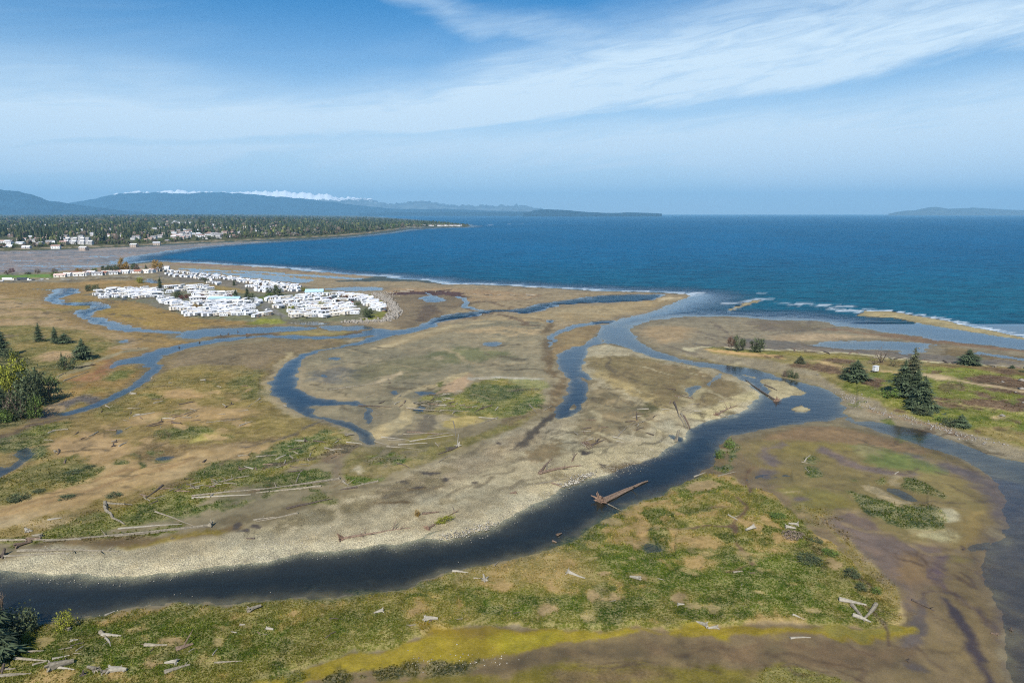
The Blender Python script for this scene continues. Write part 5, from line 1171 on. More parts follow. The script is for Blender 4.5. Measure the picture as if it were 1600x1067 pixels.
plant(1170, 554, 550, 5, 'bush', 'leaf_dark', 'small dark bush between the trio and the lone round tree', 'bush', 'bushes on the east shore', seed=5)
plant(1513, 573, 545, 33, 'broadfir', 'needles', 'spreading windswept conifer on the drift line at the far right', 'tree', E_, seed=8)
plant(1581, 579, 570, 9, 'broadfir', 'needles', 'very small conifer on the shore near the right edge', 'tree', E_, seed=9)
plant(1597, 586, 579, 12, 'bush', 'leaf_dark', 'dark shrub cut by the right edge on the shore', 'bush', 'bushes on the east shore', seed=6)
plant(1390, 627, 609, 28, 'bush', 'leaf_green', 'bright green rounded bush left of the big conifer clump', 'bush', 'bushes on the east shore', seed=7)
plant(1501, 668, 646, 22, 'broadfir', 'needles', 'low bushy conifer above the slough bank', 'tree', E_, seed=10)
plant(1484, 667, 654, 28, 'bush', 'leaf_dark', 'sprawling dark shrub left of the low bushy conifer', 'bush', 'bushes on the east shore', seed=8)
plant(1470, 660, 651, 16, 'bush', 'leaf_green', 'green shrub above the slough bank, left end of the row', 'bush', 'bushes on the east shore', seed=9)
plant(1376, 573, 545, 26, 'twigs', 'twig', 'bare grey brown bush in front of the tidal pool, left one', 'bush', 'bare bushes on the east shore', seed=2)
plant(1364, 575, 558, 18, 'twigs', 'twig', 'low bare bush just behind the white box', 'bush', 'bare bushes on the east shore', seed=3)
plant(1395, 578, 560, 22, 'twigs', 'leaf_dark', 'thin bare bush left of the tall olive conifer', 'bush', 'bare bushes on the east shore', seed=4)
plant(1234, 590, 579, 12, 'bush', 'leaf_dark', 'brown green bush hanging on the river bank, left one', 'bush', 'bushes on the river bank', seed=10)
plant(1226, 589, 580, 10, 'bush', 'twig', 'brown tangled bush on the river bank below the lone small conifer', 'bush', 'bushes on the river bank', seed=11)
plant(1243, 592, 583, 10, 'bush', 'leaf_dark', 'dark bush on the river bank, right one', 'bush', 'bushes on the river bank', seed=12)
W_ = 'trees on the west marsh edge'
plant(62, 539, 504, 17, 'slim', 'needles', 'slim conifer, leftmost of the three at the back of the west clearing', 'tree', W_, seed=2)
plant(87, 540, 510, 18, 'fir', 'needles', 'dark pointed conifer in the middle at the back of the west clearing', 'tree', W_, seed=12)
plant(101, 541, 520, 24, 'broadfir', 'needles', 'squat conifer leaning right at the back of the west clearing', 'tree', W_, seed=13)
plant(130, 564, 528, 28, 'broadfir', 'needles', 'full dark conifer standing alone by the west slough', 'tree', W_, seed=14)
plant(106, 581, 557, 24, 'bush', 'leaf_dark', 'dense dark bush between the lone conifer and the sand path', 'bush', W_, seed=13)
plant(98, 575, 549, 8, 'slim', 'needles_olive', 'thin sparse young conifer behind the dense bush', 'tree', W_, seed=15)
plant(68, 539, 530, 16, 'bush', 'leaf_dark', 'small round bush at the foot of the slim conifer', 'bush', W_, seed=14)
plant(115, 541, 535, 14, 'bush', 'leaf_dark', 'low bush right of the squat conifer', 'bush', W_, seed=15)
plant(5, 562, 512, 30, 'fir', 'needles', 'tall dark conifer at the left edge, rearmost', 'tree', W_, seed=16)
plant(17, 565, 545, 26, 'bush', 'leaf_dark', 'dark bush beside the rear conifer at the left edge', 'bush', W_, seed=16)
plant(28, 628, 556, 34, 'oval', 'leaf_yellow', 'tall yellow green broadleaf tree near the left edge', 'tree', W_, seed=17)
plant(14, 640, 580, 26, 'oval', 'leaf_yellow', 'lower yellow green tree left of the tall one', 'tree', W_, seed=18)
plant(52, 638, 578, 38, 'round', 'leaf_dark', 'big round dark tree right of the yellow green one', 'tree', W_, seed=19)
plant(76, 628, 590, 34, 'bush', 'leaf_dark', 'dark shrub at the right edge of the left wood', 'bush', W_, seed=20)
plant(80, 604, 588, 20, 'bush', 'leaf_green', 'light green shrub above the dark one at the wood edge', 'bush', W_, seed=21)
plant(34, 656, 612, 40, 'bush', 'leaf_dark', 'mass of dark shrubs under the big round tree', 'bush', W_, seed=22)
plant(33, 602, 560, 28, 'fir', 'needles_olive', 'grey green conifer just behind the yellow green tree', 'tree', W_, seed=5)
plant(-6, 600, 556, 34, 'fir', 'needles', 'dark conifer cut by the left edge behind the wood', 'tree', W_, seed=6)
plant(4, 656, 598, 44, 'fir', 'needles', 'dark conifer at the left edge in front of the wood', 'tree', W_, seed=7)
plant(60, 622, 572, 22, 'fir', 'needles', 'dark conifer rising behind the big round tree', 'tree', W_, seed=12)
plant(38, 612, 570, 20, 'fir', 'needles', 'dark conifer between the yellow green and the round tree', 'tree', W_, seed=14)
plant(56, 655, 622, 26, 'bush', 'leaf_green', 'light green bushes at the front foot of the wood', 'bush', W_, seed=35)
plant(22, 655, 615, 30, 'bush', 'twig', 'grey leafless tree in front of the left wood', 'bush', W_, seed=23)
plant(8, 662, 640, 26, 'bush', 'leaf_green', 'bright green bush at the lower left corner of the wood', 'bush', W_, seed=24)
plant(20, 600, 585, 30, 'bush', 'leaf_dark', 'dark undergrowth behind the yellow green tree', 'bush', W_, seed=25)
plant(45, 550, 545, 26, 'bush', 'leaf_dark', 'flat dark shrub in the west clearing', 'bush', W_, seed=26)
# lower left corner
plant(-14, 1012, 925, 66, 'broadfir', 'needles', 'big dark conifer at the lower left edge above the river', 'tree', 'trees at the lower left corner', seed=17)
plant(30, 992, 955, 48, 'bush', 'leaf_dark', 'dark rounded shrub right of the big conifer in the lower left corner', 'bush', 'trees at the lower left corner', seed=18)
plant(-8, 1040, 960, 60, 'broadfir', 'needles', 'front dark conifer in the lower left corner', 'tree', 'trees at the lower left corner', seed=19)
plant(50, 985, 958, 22, 'bush', 'leaf_dark', 'dark bush at the river edge beside the corner conifers', 'bush', 'bushes at the lower left corner', seed=27)
plant(3, 958, 920, 14, 'twigs', 'twig', 'thin bare reddish tree behind the corner conifers', 'bush', 'bushes at the lower left corner', seed=28)
plant(102, 985, 959, 29, 'bush', 'leaf_yellow', 'round yellow green bush on the near river bank', 'bush', 'bushes at the lower left corner', seed=29)
plant(44, 1004, 990, 18, 'bush', 'leaf_yellow', 'small yellow green bush beside the corner conifers', 'bush', 'bushes at the lower left corner', seed=30)
# weeds and bushes on the islands
for x, y, yt, w, k, lb in ((1238, 846, 832, 34, 'twig', 'brown thorny bush on the crest near the muddy creek'), (1262, 884, 870, 40, 'leaf_dark', 'grey green bush thicket on the island slope'), (1330, 905, 890, 26, 'leaf_dark', 'dark shrub on the island slope above the mudflat'), (1296, 872, 860, 26, 'leaf_green', 'green shrub half way down the island slope'),
                          (1345, 925, 912, 20, 'leaf_dark', 'dark shrub low on the island slope near the tip'), (1216, 815, 803, 26, 'leaf_green', 'green shrub on the crest at the top of the island slope'), (1125, 716, 703, 16, 'leaf_green', 'green bush on the thin grassy spur by the river'), (1140, 700, 688, 18, 'leaf_green', 'green bush at the end of the grassy spur'), (1368, 930, 918, 16, 'leaf_green', 'small green shrub near the island tip'), (1275, 853, 843, 22, 'leaf_dark', 'dark low shrub beside the pale island rim')):
    plant(x, y, yt, w, 'bush', k, lb, 'bush', 'shrubs on the near island', seed=31 + (x % 7))
for x, y, yt, w, k, lb in ((104, 782, 774, 26, 'leaf_dark', 'grey green shrub on the far left meadow'), (30, 785, 772, 30, 'leaf_dark', 'dark shrub by the left pools'), (60, 772, 764, 18, 'leaf_dark', 'small dark shrub on the left meadow above the big bare field'), (178, 780, 770, 22, 'leaf_dark', 'grey shrub behind the hooked driftwood'), (340, 756, 750, 14, 'leaf_green', 'small green shrub in the log belt'), (115, 742, 736, 24, 'leaf_dark', 'dark tussocks on the left meadow'), (140, 733, 728, 16, 'leaf_dark', 'dark clump at the right of the left meadow')):
    plant(x, y, yt, w, 'bush', k, lb, 'bush', 'shrubs on the west marsh', seed=41 + (x % 5))
# park and highway trees
R_ = 'trees around the caravan park'
for x, y, yt, w, kd, mk, lb, c_ in (
    (247, 427, 410, 12, 'oval', 'leaf_autumn', 'golden tree at the entrance of the seafront row', 'tree'), (253, 426, 415, 6, 'oval', 'leaf_dark', 'small dark tree right of the golden one', 'tree'),
    (191, 428, 408.5, 7, 'poplar', 'leaf_autumn', 'tall golden poplar in the cottage row', 'tree'), (198, 428, 413, 7, 'poplar', 'leaf_autumn', 'second thinner golden poplar in the cottage row', 'tree'),
    (163, 428.5, 417.5, 6, 'round', 'leaf_dark', 'first of three round dark trees behind the cottages', 'tree'), (171, 428.5, 417, 9, 'round', 'leaf_dark', 'middle one of three round dark trees behind the cottages', 'tree'), (181, 428.5, 417, 10, 'round', 'leaf_dark', 'third of three round dark trees behind the cottages', 'tree'),
    (210, 428, 415, 7, 'poplar', 'leaf_dark', 'dark poplar between golden poplars and cottages', 'tree'), (215, 428, 416, 5, 'poplar', 'twig', 'thin bare poplar beside the dark poplar', 'tree'), (229, 427, 415.5, 6, 'fir', 'needles', 'single small spruce behind the cottages', 'tree'),
    (148, 430, 421, 8, 'oval', 'leaf_green', 'green tree behind the left cottages', 'tree'), (124, 431, 421, 9, 'oval', 'leaf_autumn', 'orange tree behind the left cottages', 'tree'), (134, 431, 423, 7, 'oval', 'twig', 'bare tree right of the orange one', 'tree'),
    (87, 435, 427, 10, 'bush', 'leaf_green', 'rounded green bush at the end of the field', 'bush'), (86, 431, 422, 6, 'oval', 'twig', 'bare tree behind the field end', 'tree'), (59, 430, 422, 6, 'oval', 'twig', 'bare tree at the back of the field', 'tree'), (44, 430, 426, 8, 'bush', 'leaf_dark', 'low bush at the back of the field', 'bush'), (12, 430, 424, 7, 'oval', 'twig', 'bare tree at the left end of the field', 'tree'), (19, 429, 421, 6, 'oval', 'leaf_red', 'reddish tree at the left end of the field', 'tree'), (102, 431, 427, 8, 'bush', 'leaf_dark', 'dark bush behind the first cottage', 'bush'), (-20, 431, 422, 14, 'oval', 'leaf_dark', 'dark tree beyond the left edge by the field', 'tree'),
    (251, 458, 436, 10, 'fir', 'needles', 'dark conifer at the north gate of the park', 'tree'), (279, 470, 458, 10, 'round', 'leaf_dark', 'round dark tree by the park crossroads', 'tree'), (284, 472, 463, 6, 'oval', 'leaf_red', 'dark red tree beside the round dark one at the crossroads', 'tree'),
    (294, 469, 462, 9, 'bush', 'leaf_red', 'low dark red tree among the middle caravans, left one', 'tree'), (318, 467, 461, 9, 'bush', 'leaf_red', 'low dark red tree among the middle caravans, right one', 'tree'), (359, 468, 461, 8, 'bush', 'leaf_red', 'dark red tree left of the pair of conifers', 'tree'),
    (369, 471, 455, 11, 'fir', 'needles', 'left conifer of the pair in the middle of the park', 'tree'), (387, 470, 452, 10, 'fir', 'needles', 'right tall conifer of the pair in the middle of the park', 'tree'), (393, 477, 462, 10, 'oval', 'leaf_dark', 'dark tree in front of the tall middle conifer', 'tree'),
    (421, 466, 452, 8, 'oval', 'leaf_dark', 'dark tree at the green, left one', 'tree'), (434, 466, 450, 12, 'round', 'leaf_dark', 'large dark round tree at the green', 'tree'), (423, 470, 460, 12, 'bush', 'leaf_green', 'bright green tree in front of the dark pair at the green', 'tree'), (440, 468, 464, 8, 'bush', 'leaf_green', 'small green bush right of the dark round tree', 'bush'),
    (366, 448, 438, 5, 'fir', 'needles', 'small dark conifer behind the seafront row', 'tree'), (315, 439, 434, 7, 'bush', 'leaf_dark', 'dark bush at the seafront row, left one', 'bush'), (323, 443, 437, 7, 'bush', 'leaf_dark', 'dark bush at the seafront row, right one', 'bush'),
    (576, 499, 484.5, 13, 'round', 'leaf_dark', 'round dark tree at the tip of the park', 'tree'), (305, 485, 477.5, 10, 'bush', 'leaf_autumn', 'golden bush among the southern caravans', 'bush'), (292, 485, 479, 9, 'bush', 'twig', 'brown bare bush left of the golden bush', 'bush'),
    (456, 492, 480, 9, 'oval', 'leaf_yellow', 'yellow green tree in the south middle of the park', 'tree'), (503, 484, 474, 9, 'oval', 'leaf_yellow', 'yellow green tree in the east half of the park', 'tree'), (493, 486, 479, 8, 'bush', 'leaf_green', 'green bush in the east half of the park', 'bush'), (541, 484, 478, 7, 'bush', 'leaf_dark', 'dark bush in the east end of the park', 'bush'), (344, 494, 487, 10, 'bush', 'leaf_green', 'green bush in the southern row', 'bush'), (478, 487, 480, 8, 'bush', 'leaf_green', 'green bush west of the yellow green tree', 'bush'), (440, 485, 479, 9, 'bush', 'leaf_yellow', 'yellowish bush beside the south lane', 'bush'), (397, 492, 485, 9, 'bush', 'leaf_green', 'green bush west of the south lane', 'bush'), (472, 474, 468, 7, 'bush', 'leaf_dark', 'dark bush north of the middle rows', 'bush'), (516, 472, 466, 6, 'bush', 'leaf_red', 'small red tree near the pale blue roofed building', 'tree'), (540, 468, 463, 8, 'bush', 'leaf_red', 'wide red tree at the north east rows', 'tree'), (560, 480, 474, 7, 'bush', 'leaf_dark', 'dark bush beside the east lane', 'bush'),
    (140, 455, 447, 10, 'bush', 'leaf_dark', 'dark bush west of the park, left one', 'bush'), (151, 456, 447, 9, 'bush', 'leaf_dark', 'dark bush west of the park, right one', 'bush'), (220, 443, 435, 10, 'bush', 'leaf_yellow', 'yellow green bush by the lagoon', 'bush'), (475, 458, 451, 12, 'bush', 'leaf_yellow', 'yellow green bush at the end of the seafront row', 'bush')):
    plant(x, y, y - (y - yt) * 1.2, w * 1.25, kd, mk, lb, c_, R_, seed=51 + (x % 4))

# ------------------------------------------------------------------ driftwood
def log(x0, y0, x1, y1, r, mk, label, root=0, bend=0.03, lift0=0.0, lift1=0.0, branches=0, group='driftwood logs', cat='log', name='driftwood_log'):
    """a trunk lying from photo point 0 (butt, with its root plate if root>0) to photo point 1"""
    if 'brown' in mk or 'dark' in mk: r *= 1.35
    a = at(x0, y0, r * 0.55 + lift0); b_ = at(x1, y1, r * 0.35 + lift1)
    L = (b_ - a).length; rr = random.Random(int(x0 * 7 + y0 * 13))
    d = (b_ - a).normalized(); side = Vector((-d.y, d.x, 0))
    n = max(4, min(9, int(L / 2.5)))
    pts = []; rad = []
    for i in range(n):
        f = i / (n - 1)
        pts.append((b_ - a) * f + side * math.sin(f * math.pi) * L * bend * (1 if rr.random() > .2 else .6) + Vector((0, 0, rr.uniform(-.05, .05))))
        rad.append(r * (1.15 - 0.75 * f) * rr.uniform(.9, 1.1))
    mb = MB(); mb.tube(pts, rad, 7, seed=int(x0), lump=.12)
    o = mb.build(name, M['driftwood' + mk], loc=a)
    tag(o, label, cat, group)
    for i in range(branches):
        f = rr.uniform(.25, .9); p = (b_ - a) * f; l = r * rr.uniform(4, 9); q = side * rr.choice((-1, 1)) * rr.uniform(.4, 1) + d * rr.uniform(.3, .8) + Vector((0, 0, rr.uniform(0.1, .8)))
        MB().tube([p, p + q * l * .6, p + q * l], [r * .35, r * .25, r * .08], 5, seed=i).build('branch', M['driftwood' + mk], o)
    if root:
        R_w(o, Vector((0, 0, 0)), -d, r * root, mk)
    return o
def R_w(o, c, d, R, mk):
    """the fan of broken roots at the butt"""
    rr = random.Random(int(R * 1000)); mb = MB(); u = Vector((-d.y, d.x, 0)).normalized(); w = u.cross(d)
    mb.tube([c - d * R * .5, c + d * R * .05, c + d * R * .2], [R * .35, R * .62, R * .3], 8, lump=.3)
    for i in range(11):
        a = i * 2 * math.pi / 11 + rr.uniform(-.2, .2); v_ = u * math.cos(a) + w * math.sin(a); l = R * rr.uniform(.8, 1.35)
        e = c + v_ * l + d * R * rr.uniform(-.1, .5)
        if e.z < -R * 0.6: e.z = -R * .6
        mb.tube([c, c + v_ * l * .55 + d * R * .15, e], [R * .2, R * .14, R * .04], 4, seed=i, lump=.3)
    mb.build('root_plate', M['root' if mk in ('_brown', '_dark') else 'driftwood' + mk], o)
def stump(px, py, s, mk, label, seed=1, group='driftwood stumps', lean=0.3, name='driftwood_stump'):
    """a weathered root stump: short butt and splayed roots"""
    p = at(px, py, 0.0); rr = random.Random(seed * 31 + int(px)); mb = MB(); az = rr.random() * 6.28; s *= 0.72
    d = Vector((math.cos(az) * lean, math.sin(az) * lean, 1)).normalized()
    o = empty(name, p)
    up = any(w_ in label for w_ in ('upright', 'snag', 'post', 'dark stump', 'dark root'))
    if up:
        mb.tube([(0, 0, -.1), d * s * .6, d * s * 1.3], [s * .34, s * .22, s * .15], 8, seed=seed, lump=.25)
        mb.build('butt', M['driftwood' + mk], o); heads = [(i * 1.1 + rr.uniform(-.3, .3), rr.uniform(0, .35)) for i in range(6)]; c0 = Vector((0, 0, s * .15))
    else:
        az = rr.uniform(-.9, .9) + (math.pi if rr.random() < .5 else 0); e = Vector((math.cos(az), math.sin(az), 0)); c0 = Vector((0, 0, s * .3))
        mb.tube([c0 - e * s * .2, c0 + e * s * .7, c0 + e * s * 1.9 - Vector((0, 0, s * .1))], [s * .42, s * .3, s * .2], 8, seed=seed, lump=.25)
        mb.build('butt', M['driftwood' + mk], o); heads = None
    for i in range(6 if up else 8):
        l = s * rr.uniform(.5, 1.2)
        if up: v_ = Vector((math.cos(heads[i][0]), math.sin(heads[i][0]), heads[i][1]))
        else:
            q = i * .785; w_ = Vector((-e.y, e.x, 0)); v_ = (w_ * math.cos(q) + Vector((0, 0, max(math.sin(q), -.25))) - e * rr.uniform(.2, .9)).normalized(); l *= .85
        MB().tube([c0, c0 + v_ * l * .55, c0 + v_ * l + Vector((0, 0, -l * .1))], [s * .2, s * .13, s * .04], 5, seed=i, lump=.3).build('root', M['driftwood' + mk], o)
    tag(o, label, 'stump', group)
    return o
LOGS = [
 # x0,y0,x1,y1,radius,material,label,root,bend,branches
 (0, 849, 128, 847, .30, '', 'long pale log reaching in from the left edge above the brown root jam', 0, 0, 0),
 (330, 826, 68, 850, .42, '', 'very long grey log with a brown root ball, along the top of the mud strip', 3.4, .01, 1),
 (185, 831, 285, 822, .28, '_white', 'straight white log just above the very long grey one', 0, .01, 0),
 (28, 866, 185, 866, .40, '', 'forked pale log lying on the gravel edge below the root jam', 0, .03, 3),
 (5, 873, 110, 868, .28, '', 'thin yellow grey log along the lower gravel edge at the left', 0, .01, 0),
 (165, 790, 195, 823, .50, '', 'thick hooked grey log pointing down towards the white log', 0, -.08, 1),
 (164, 791, 207, 793, .35, '', 'short grey log lying across the top of the hooked one', 0, .02, 1),
 (75, 817, 97, 813, .30, '_white', 'short white log on the bare patch at the left', 0, 0, 0),
 (0, 1066, 50, 1063, .30, '', 'pale log at the lower left corner of the frame', 0, .01, 0),
 (243, 803, 305, 827, .22, '', 'thin log slanting down to the brown root ball', 1.8, .01, 0),
 (180, 842, 250, 836, .24, '', 'thin grey log under the very long one', 0, .02, 0),
 (300, 779, 420, 766, .30, '', 'upper long pale log in the green belt', 0, .01, 1),
 (300, 782, 392, 776, .30, '_white', 'lower long pale log in the green belt, ending at a post', 0, .01, 0),
 (530, 753, 400, 769, .42, '', 'thick pale log with a small root end, right end of the green belt', 2.2, .01, 1),
 (502, 764, 400, 773, .34, '', 'second pale log lying right below the thick one', 0, .01, 1),
 (365, 752, 330, 760, .32, '', 'grey log with stubby branches behind the long belt logs', 0, .02, 4),
 (312, 766, 290, 766, .25, '', 'short knotted grey log behind the long belt logs', 0, .05, 3),
 (255, 762, 228, 782, .22, '_dark', 'dark slanting log at the border of the straw field', 0, .02, 0),
 (536, 757, 545, 763, .35, '', 'stubby forked log beside the root end of the thick pale log', 2.4, 0, 1),
 (590, 756, 536, 766, .30, '', 'curved grey log with a root end on the mud', 2.0, .06, 1),
 (558, 766, 532, 769, .25, '_dark', 'short dark log in front of the curved one', 0, .02, 0),
 (463, 757, 474, 737, .22, '', 'bare branch standing up out of the green belt', 0, .05, 1),
 (448, 799, 520, 783, .26, '_dark', 'dark thin log on the gravel below the belt', 0, .02, 0),
 (465, 806, 400, 819, .28, '', 'pale log with a knotted end on the upper gravel', 1.8, .01, 0),
 (396, 817, 430, 812, .28, '', 'short pale log beside the dark mud puddles', 1.6, .02, 1),
 (398, 845, 385, 845, .20, '_dark', 'short dark stick on the gravel', 0, .04, 0),
 (620, 728, 640, 735, .18, '_dark', 'small dark curved stick on the mud above the gravel', 0, .1, 0),
 (532, 846, 640, 828, .26, '_brown', 'fallen tree with rust brown roots and bare branches on the gravel by the river', 4.6, .02, 9),
 (660, 808, 686, 804, .28, '_brown', 'bare red brown trunk next to the leafy fallen sapling', 0, .02, 0),
 (668, 828, 716, 802, .20, '_brown', 'fallen sapling with brown roots and yellow leaves at the river inlet', 5.0, .02, 4),
 (938, 784, 1012, 752, .42, '_brown', 'big brown trunk with a root plate stranded in the middle of the river', 4.2, .01, 1),
 (943, 786, 1002, 756, .36, '_brown', 'second brown trunk lying beside the big one in the river', 0, .0, 0),
 (950, 788, 972, 799, .18, '', 'thin pole from the stranded trunk to the near bank', 0, 0, 0),
 (842, 745, 900, 732, .36, '_brown', 'long brown log, back one of the jam on the gravel bar', 0, .06, 1),
 (846, 743, 908, 731, .32, '_brown', 'long brown log with broken end, front one of the gravel bar jam', 2.4, .06, 1),
 (843, 744, 862, 721, .34, '_brown', 'short brown log crossing the left end of the gravel bar jam', 0, .02, 0),
 (855, 740, 858, 724, .28, '', 'grey forked piece on top of the gravel bar jam', 0, .05, 2),
 (894, 724, 902, 711, .20, '_brown', 'thin branch standing at the right of the gravel bar jam', 0, .03, 2),
 (838, 760, 898, 747, .16, '', 'thin yellowish pole in front of the gravel bar jam', 0, .02, 0),
 (862, 757, 878, 761, .22, '_brown', 'small brown log at the water edge below the jam', 0, .02, 1),
 (910, 695, 921, 705, .26, '_brown', 'left of four parallel brown logs above the bright gravel', 0, 0, 0),
 (913, 694, 924, 703, .26, '_brown', 'second of four parallel brown logs above the bright gravel', 0, 0, 0),
 (917, 694, 927, 702, .24, '_brown', 'third of four parallel brown logs above the bright gravel', 0, 0, 0),
 (925, 699, 944, 691, .30, '_dark', 'dark log at the right of the parallel brown ones', 0, .01, 1),
 (965, 685, 992, 662, .26, '', 'long pale curved log on the middle of the gravel bar', 0, .04, 1),
 (990, 667, 1018, 657, .26, '', 'pale log joining the long curved one at its top', 0, .03, 2),
 (995, 660, 994, 646, .22, '_dark', 'dark upright snag on the gravel bar', 1.6, .01, 0),
 (1053, 632, 1060, 652, .34, '_dark', 'dark trunk at the back of the heap beside the river', 0, .01, 0),
 (1060, 652, 1072, 671, .36, '', 'left grey log of the heap beside the river', 0, .01, 0),
 (1064, 650, 1076, 671, .36, '', 'middle grey log of the heap beside the river', 1.8, .01, 0),
 (1068, 653, 1078, 670, .30, '_brown', 'right brown log of the heap beside the river', 0, .02, 0),
 (1058, 688, 1063, 671, .30, '', 'pale trunk rising from the root stump at the small dark pool', 0, .02, 0),
 (1056, 689, 1060, 672, .26, '', 'second pale trunk by the small dark pool', 3.2, .02, 0),
 (1120, 650, 1152, 635, .34, '_brown', 'brown fallen tree with roots on the gravel edge', 3.0, .04, 3),
 (1115, 649, 1137, 652, .28, '', 'pale log at the waterline beside the brown fallen tree', 0, .02, 0),
 (1213, 627, 1165, 594, .34, '_dark', 'dark trunk with root ball lying across the narrow channel of the islet', 4.0, .01, 1),
 (1195, 602, 1214, 611, .26, '_dark', 'dark log half buried in the islet', 0, .02, 0),
 (515, 612, 608, 599, .36, '', 'long straight log on the mudflat beneath a grey stump', 0, .005, 0),
 (572, 623, 588, 619, .26, '', 'short log on the mudflat near the slough', 0, .02, 0),
 (626, 618, 608, 636, .28, '', 'grey log slanting beside the sandy hook', 0, .02, 0),
 (635, 639, 690, 645, .30, '', 'pale log from the sandy hook towards the green patch, left half', 0, .01, 1),
 (688, 644, 735, 646, .26, '', 'pale log towards the green patch, right half', 0, .01, 0),
 (648, 633, 671, 629, .30, '', 'short pale log lying on the sandy hook', 0, .02, 1),
 (560, 634, 612, 638, .22, '_dark', 'dark thin log at the branch of the slough', 0, .02, 0),
 (596, 684, 640, 691, .26, '_white', 'white pole of the fan by the slough mouth, topmost', 0, .01, 0),
 (606, 689, 650, 693, .26, '', 'pale pole of the fan by the slough mouth, second from the top', 0, .01, 0),
 (630, 682, 705, 679, .24, '', 'grey pole behind the fan, upper one', 0, .02, 1),
 (636, 678, 690, 682, .20, '_brown', 'brown pole behind the fan', 0, .02, 0),
 (640, 693, 708, 683, .26, '_white', 'long white pole crossing the fan to the right', 0, .01, 0),
 (585, 690, 612, 701, .24, '', 'pole at the left end of the fan pointing into the slough', 0, .03, 0),
 (604, 700, 660, 706, .24, '', 'lowest pale pole of the fan', 0, .03, 0),
 (622, 698, 668, 695, .26, '_white', 'short white pole in the middle of the fan', 0, .01, 0),
 (668, 686, 720, 677, .22, '', 'grey pole at the upper right of the fan', 0, .02, 1),
 (708, 661, 712, 686, .22, '', 'grey pole standing slanted right of the fan', 0, .01, 0),
 (690, 659, 708, 660, .20, '', 'short pole meeting the slanted one at its top', 0, .02, 1),
 (680, 695, 686, 702, .20, '', 'small stick in front of the fan', 0, .02, 1),
 (748, 655, 778, 657, .28, '_white', 'forked white log right of the straw patch, upper arm', 0, .01, 0),
 (778, 655, 750, 665, .26, '', 'forked pale log right of the straw patch, lower arm', 0, .01, 0),
 (670, 655, 678, 650, .22, '', 'short stick in the wet hollow', 0, .02, 0),
 (715, 702, 685, 713, .24, '_dark', 'dark log below the upright snag stump', 0, .01, 0),
 (685, 726, 705, 714, .18, '', 'thin yellow branch with weed on the gravel rim', 0, .03, 3),
 (715, 700, 717, 681, .22, '_white', 'white upright snag above its stump', 0, .01, 0),
 (748, 595, 780, 596, .30, '_white', 'white log on the pale drift bank above the green patch', 0, 0, 0),
 (827, 635, 838, 648, .30, '', 'pale log at the right end of the green patch', 0, .01, 0),
 (850, 643, 862, 635, .26, '', 'pale log in the gap beside the side channel', 0, .01, 1),
 (541, 693, 566, 694, .26, '_white', 'short white log beside the slough mouth', 0, .02, 0),
 (400, 717, 434, 714, .26, '', 'pale log on the straw field above the belt', 0, .02, 1),
 (208, 653, 242, 647, .30, '_white', 'straight white log on the west marsh', 0, .01, 0),
 (200, 641, 222, 641, .22, '', 'thin yellowish log on the west marsh', 0, .01, 0),
 (240, 633, 256, 629, .24, '_white', 'short white forked log on the west marsh', 0, .02, 1),
 (287, 651, 312, 641, .24, '', 'pair of grey logs on the west marsh, upper', 0, .01, 1),
 (292, 653, 309, 644, .22, '', 'pair of grey logs on the west marsh, lower', 0, .01, 0),
 (322, 664, 377, 658, .22, '', 'very thin long log on the west marsh', 0, .01, 0),
 (406, 625, 388, 638, .32, '', 'grey log with a pale root end near the slough bend', 2.2, .01, 0),
 (270, 664, 284, 665, .30, '_dark', 'dark log with a broken root in the west marsh', 2.4, .02, 1),
 (280, 635, 305, 630, .20, '_dark', 'thin dark stick on the west marsh', 0, .02, 1),
 (375, 668, 393, 662, .28, '_white', 'whitish broken log near the end of the long thin one', 1.8, .02, 2),
 (372, 716, 390, 715, .28, '', 'grey log pile on the straw field, left part', 0, .02, 3),
 (318, 726, 323, 721, .26, '_dark', 'dark short log at the left end of the green belt', 0, .02, 0),
 (43, 1021, 72, 1026, .0, '', '', 0, 0, 0),
 (24, 1039, 75, 1043, .28, '', 'pale log running to the big stump in the lower left meadow', 0, .01, 0),
 (83, 1040, 110, 1033, .24, '_white', 'white log right of the big stump in the lower left meadow', 0, .01, 0),
 (52, 1049, 76, 1043, .22, '', 'thin log below the pale one at the big stump', 0, .01, 0),
 (85, 1053, 118, 1057, .26, '_white', 'white log below right of the big stump', 0, .01, 0),
 (45, 1028, 73, 1026, .20, '', 'thin log on the grass above the big stump', 0, .01, 0),
 (10, 1055, 26, 1054, .26, '', 'short log at the left edge of the lower meadow', 0, .01, 0),
 (160, 999, 190, 1002, .38, '_white', 'thick forked white log in the left meadow', 0, .03, 0),
 (158, 994, 166, 1003, .42, '', 'dark ended butt crossing the thick forked log', 0, .02, 0),
 (166, 1005, 174, 1019, .22, '_white', 'thin arm hanging below the thick forked log', 0, .05, 1),
 (227, 1018, 262, 1017, .34, '', 'straight pale log in the middle of the left meadow', 0, .0, 0),
 (164, 962, 180, 955, .22, '_white', 'pale pole sticking out over the river at the near bank', 0, .0, 0),
 (336, 1045, 380, 1042, .18, '', 'very thin pale stick in the meadow', 0, .01, 0),
 (258, 1062, 298, 1048, .36, '', 'broad grey log at the bottom of the meadow', 0, .03, 1),
 (276, 1025, 303, 1016, .34, '_brown', 'reddish broken plank like log in the meadow', 0, .02, 1),
 (1310, 944, 1353, 951, .50, '_white', 'thick white log lying above the crossed trunks at the island tip', 0, .0, 0),
 (1330, 952, 1350, 976, .44, '', 'left trunk of the crossed pair at the island tip', 0, .02, 0),
 (1368, 950, 1348, 974, .44, '', 'right trunk of the crossed pair at the island tip', 0, .02, 0),
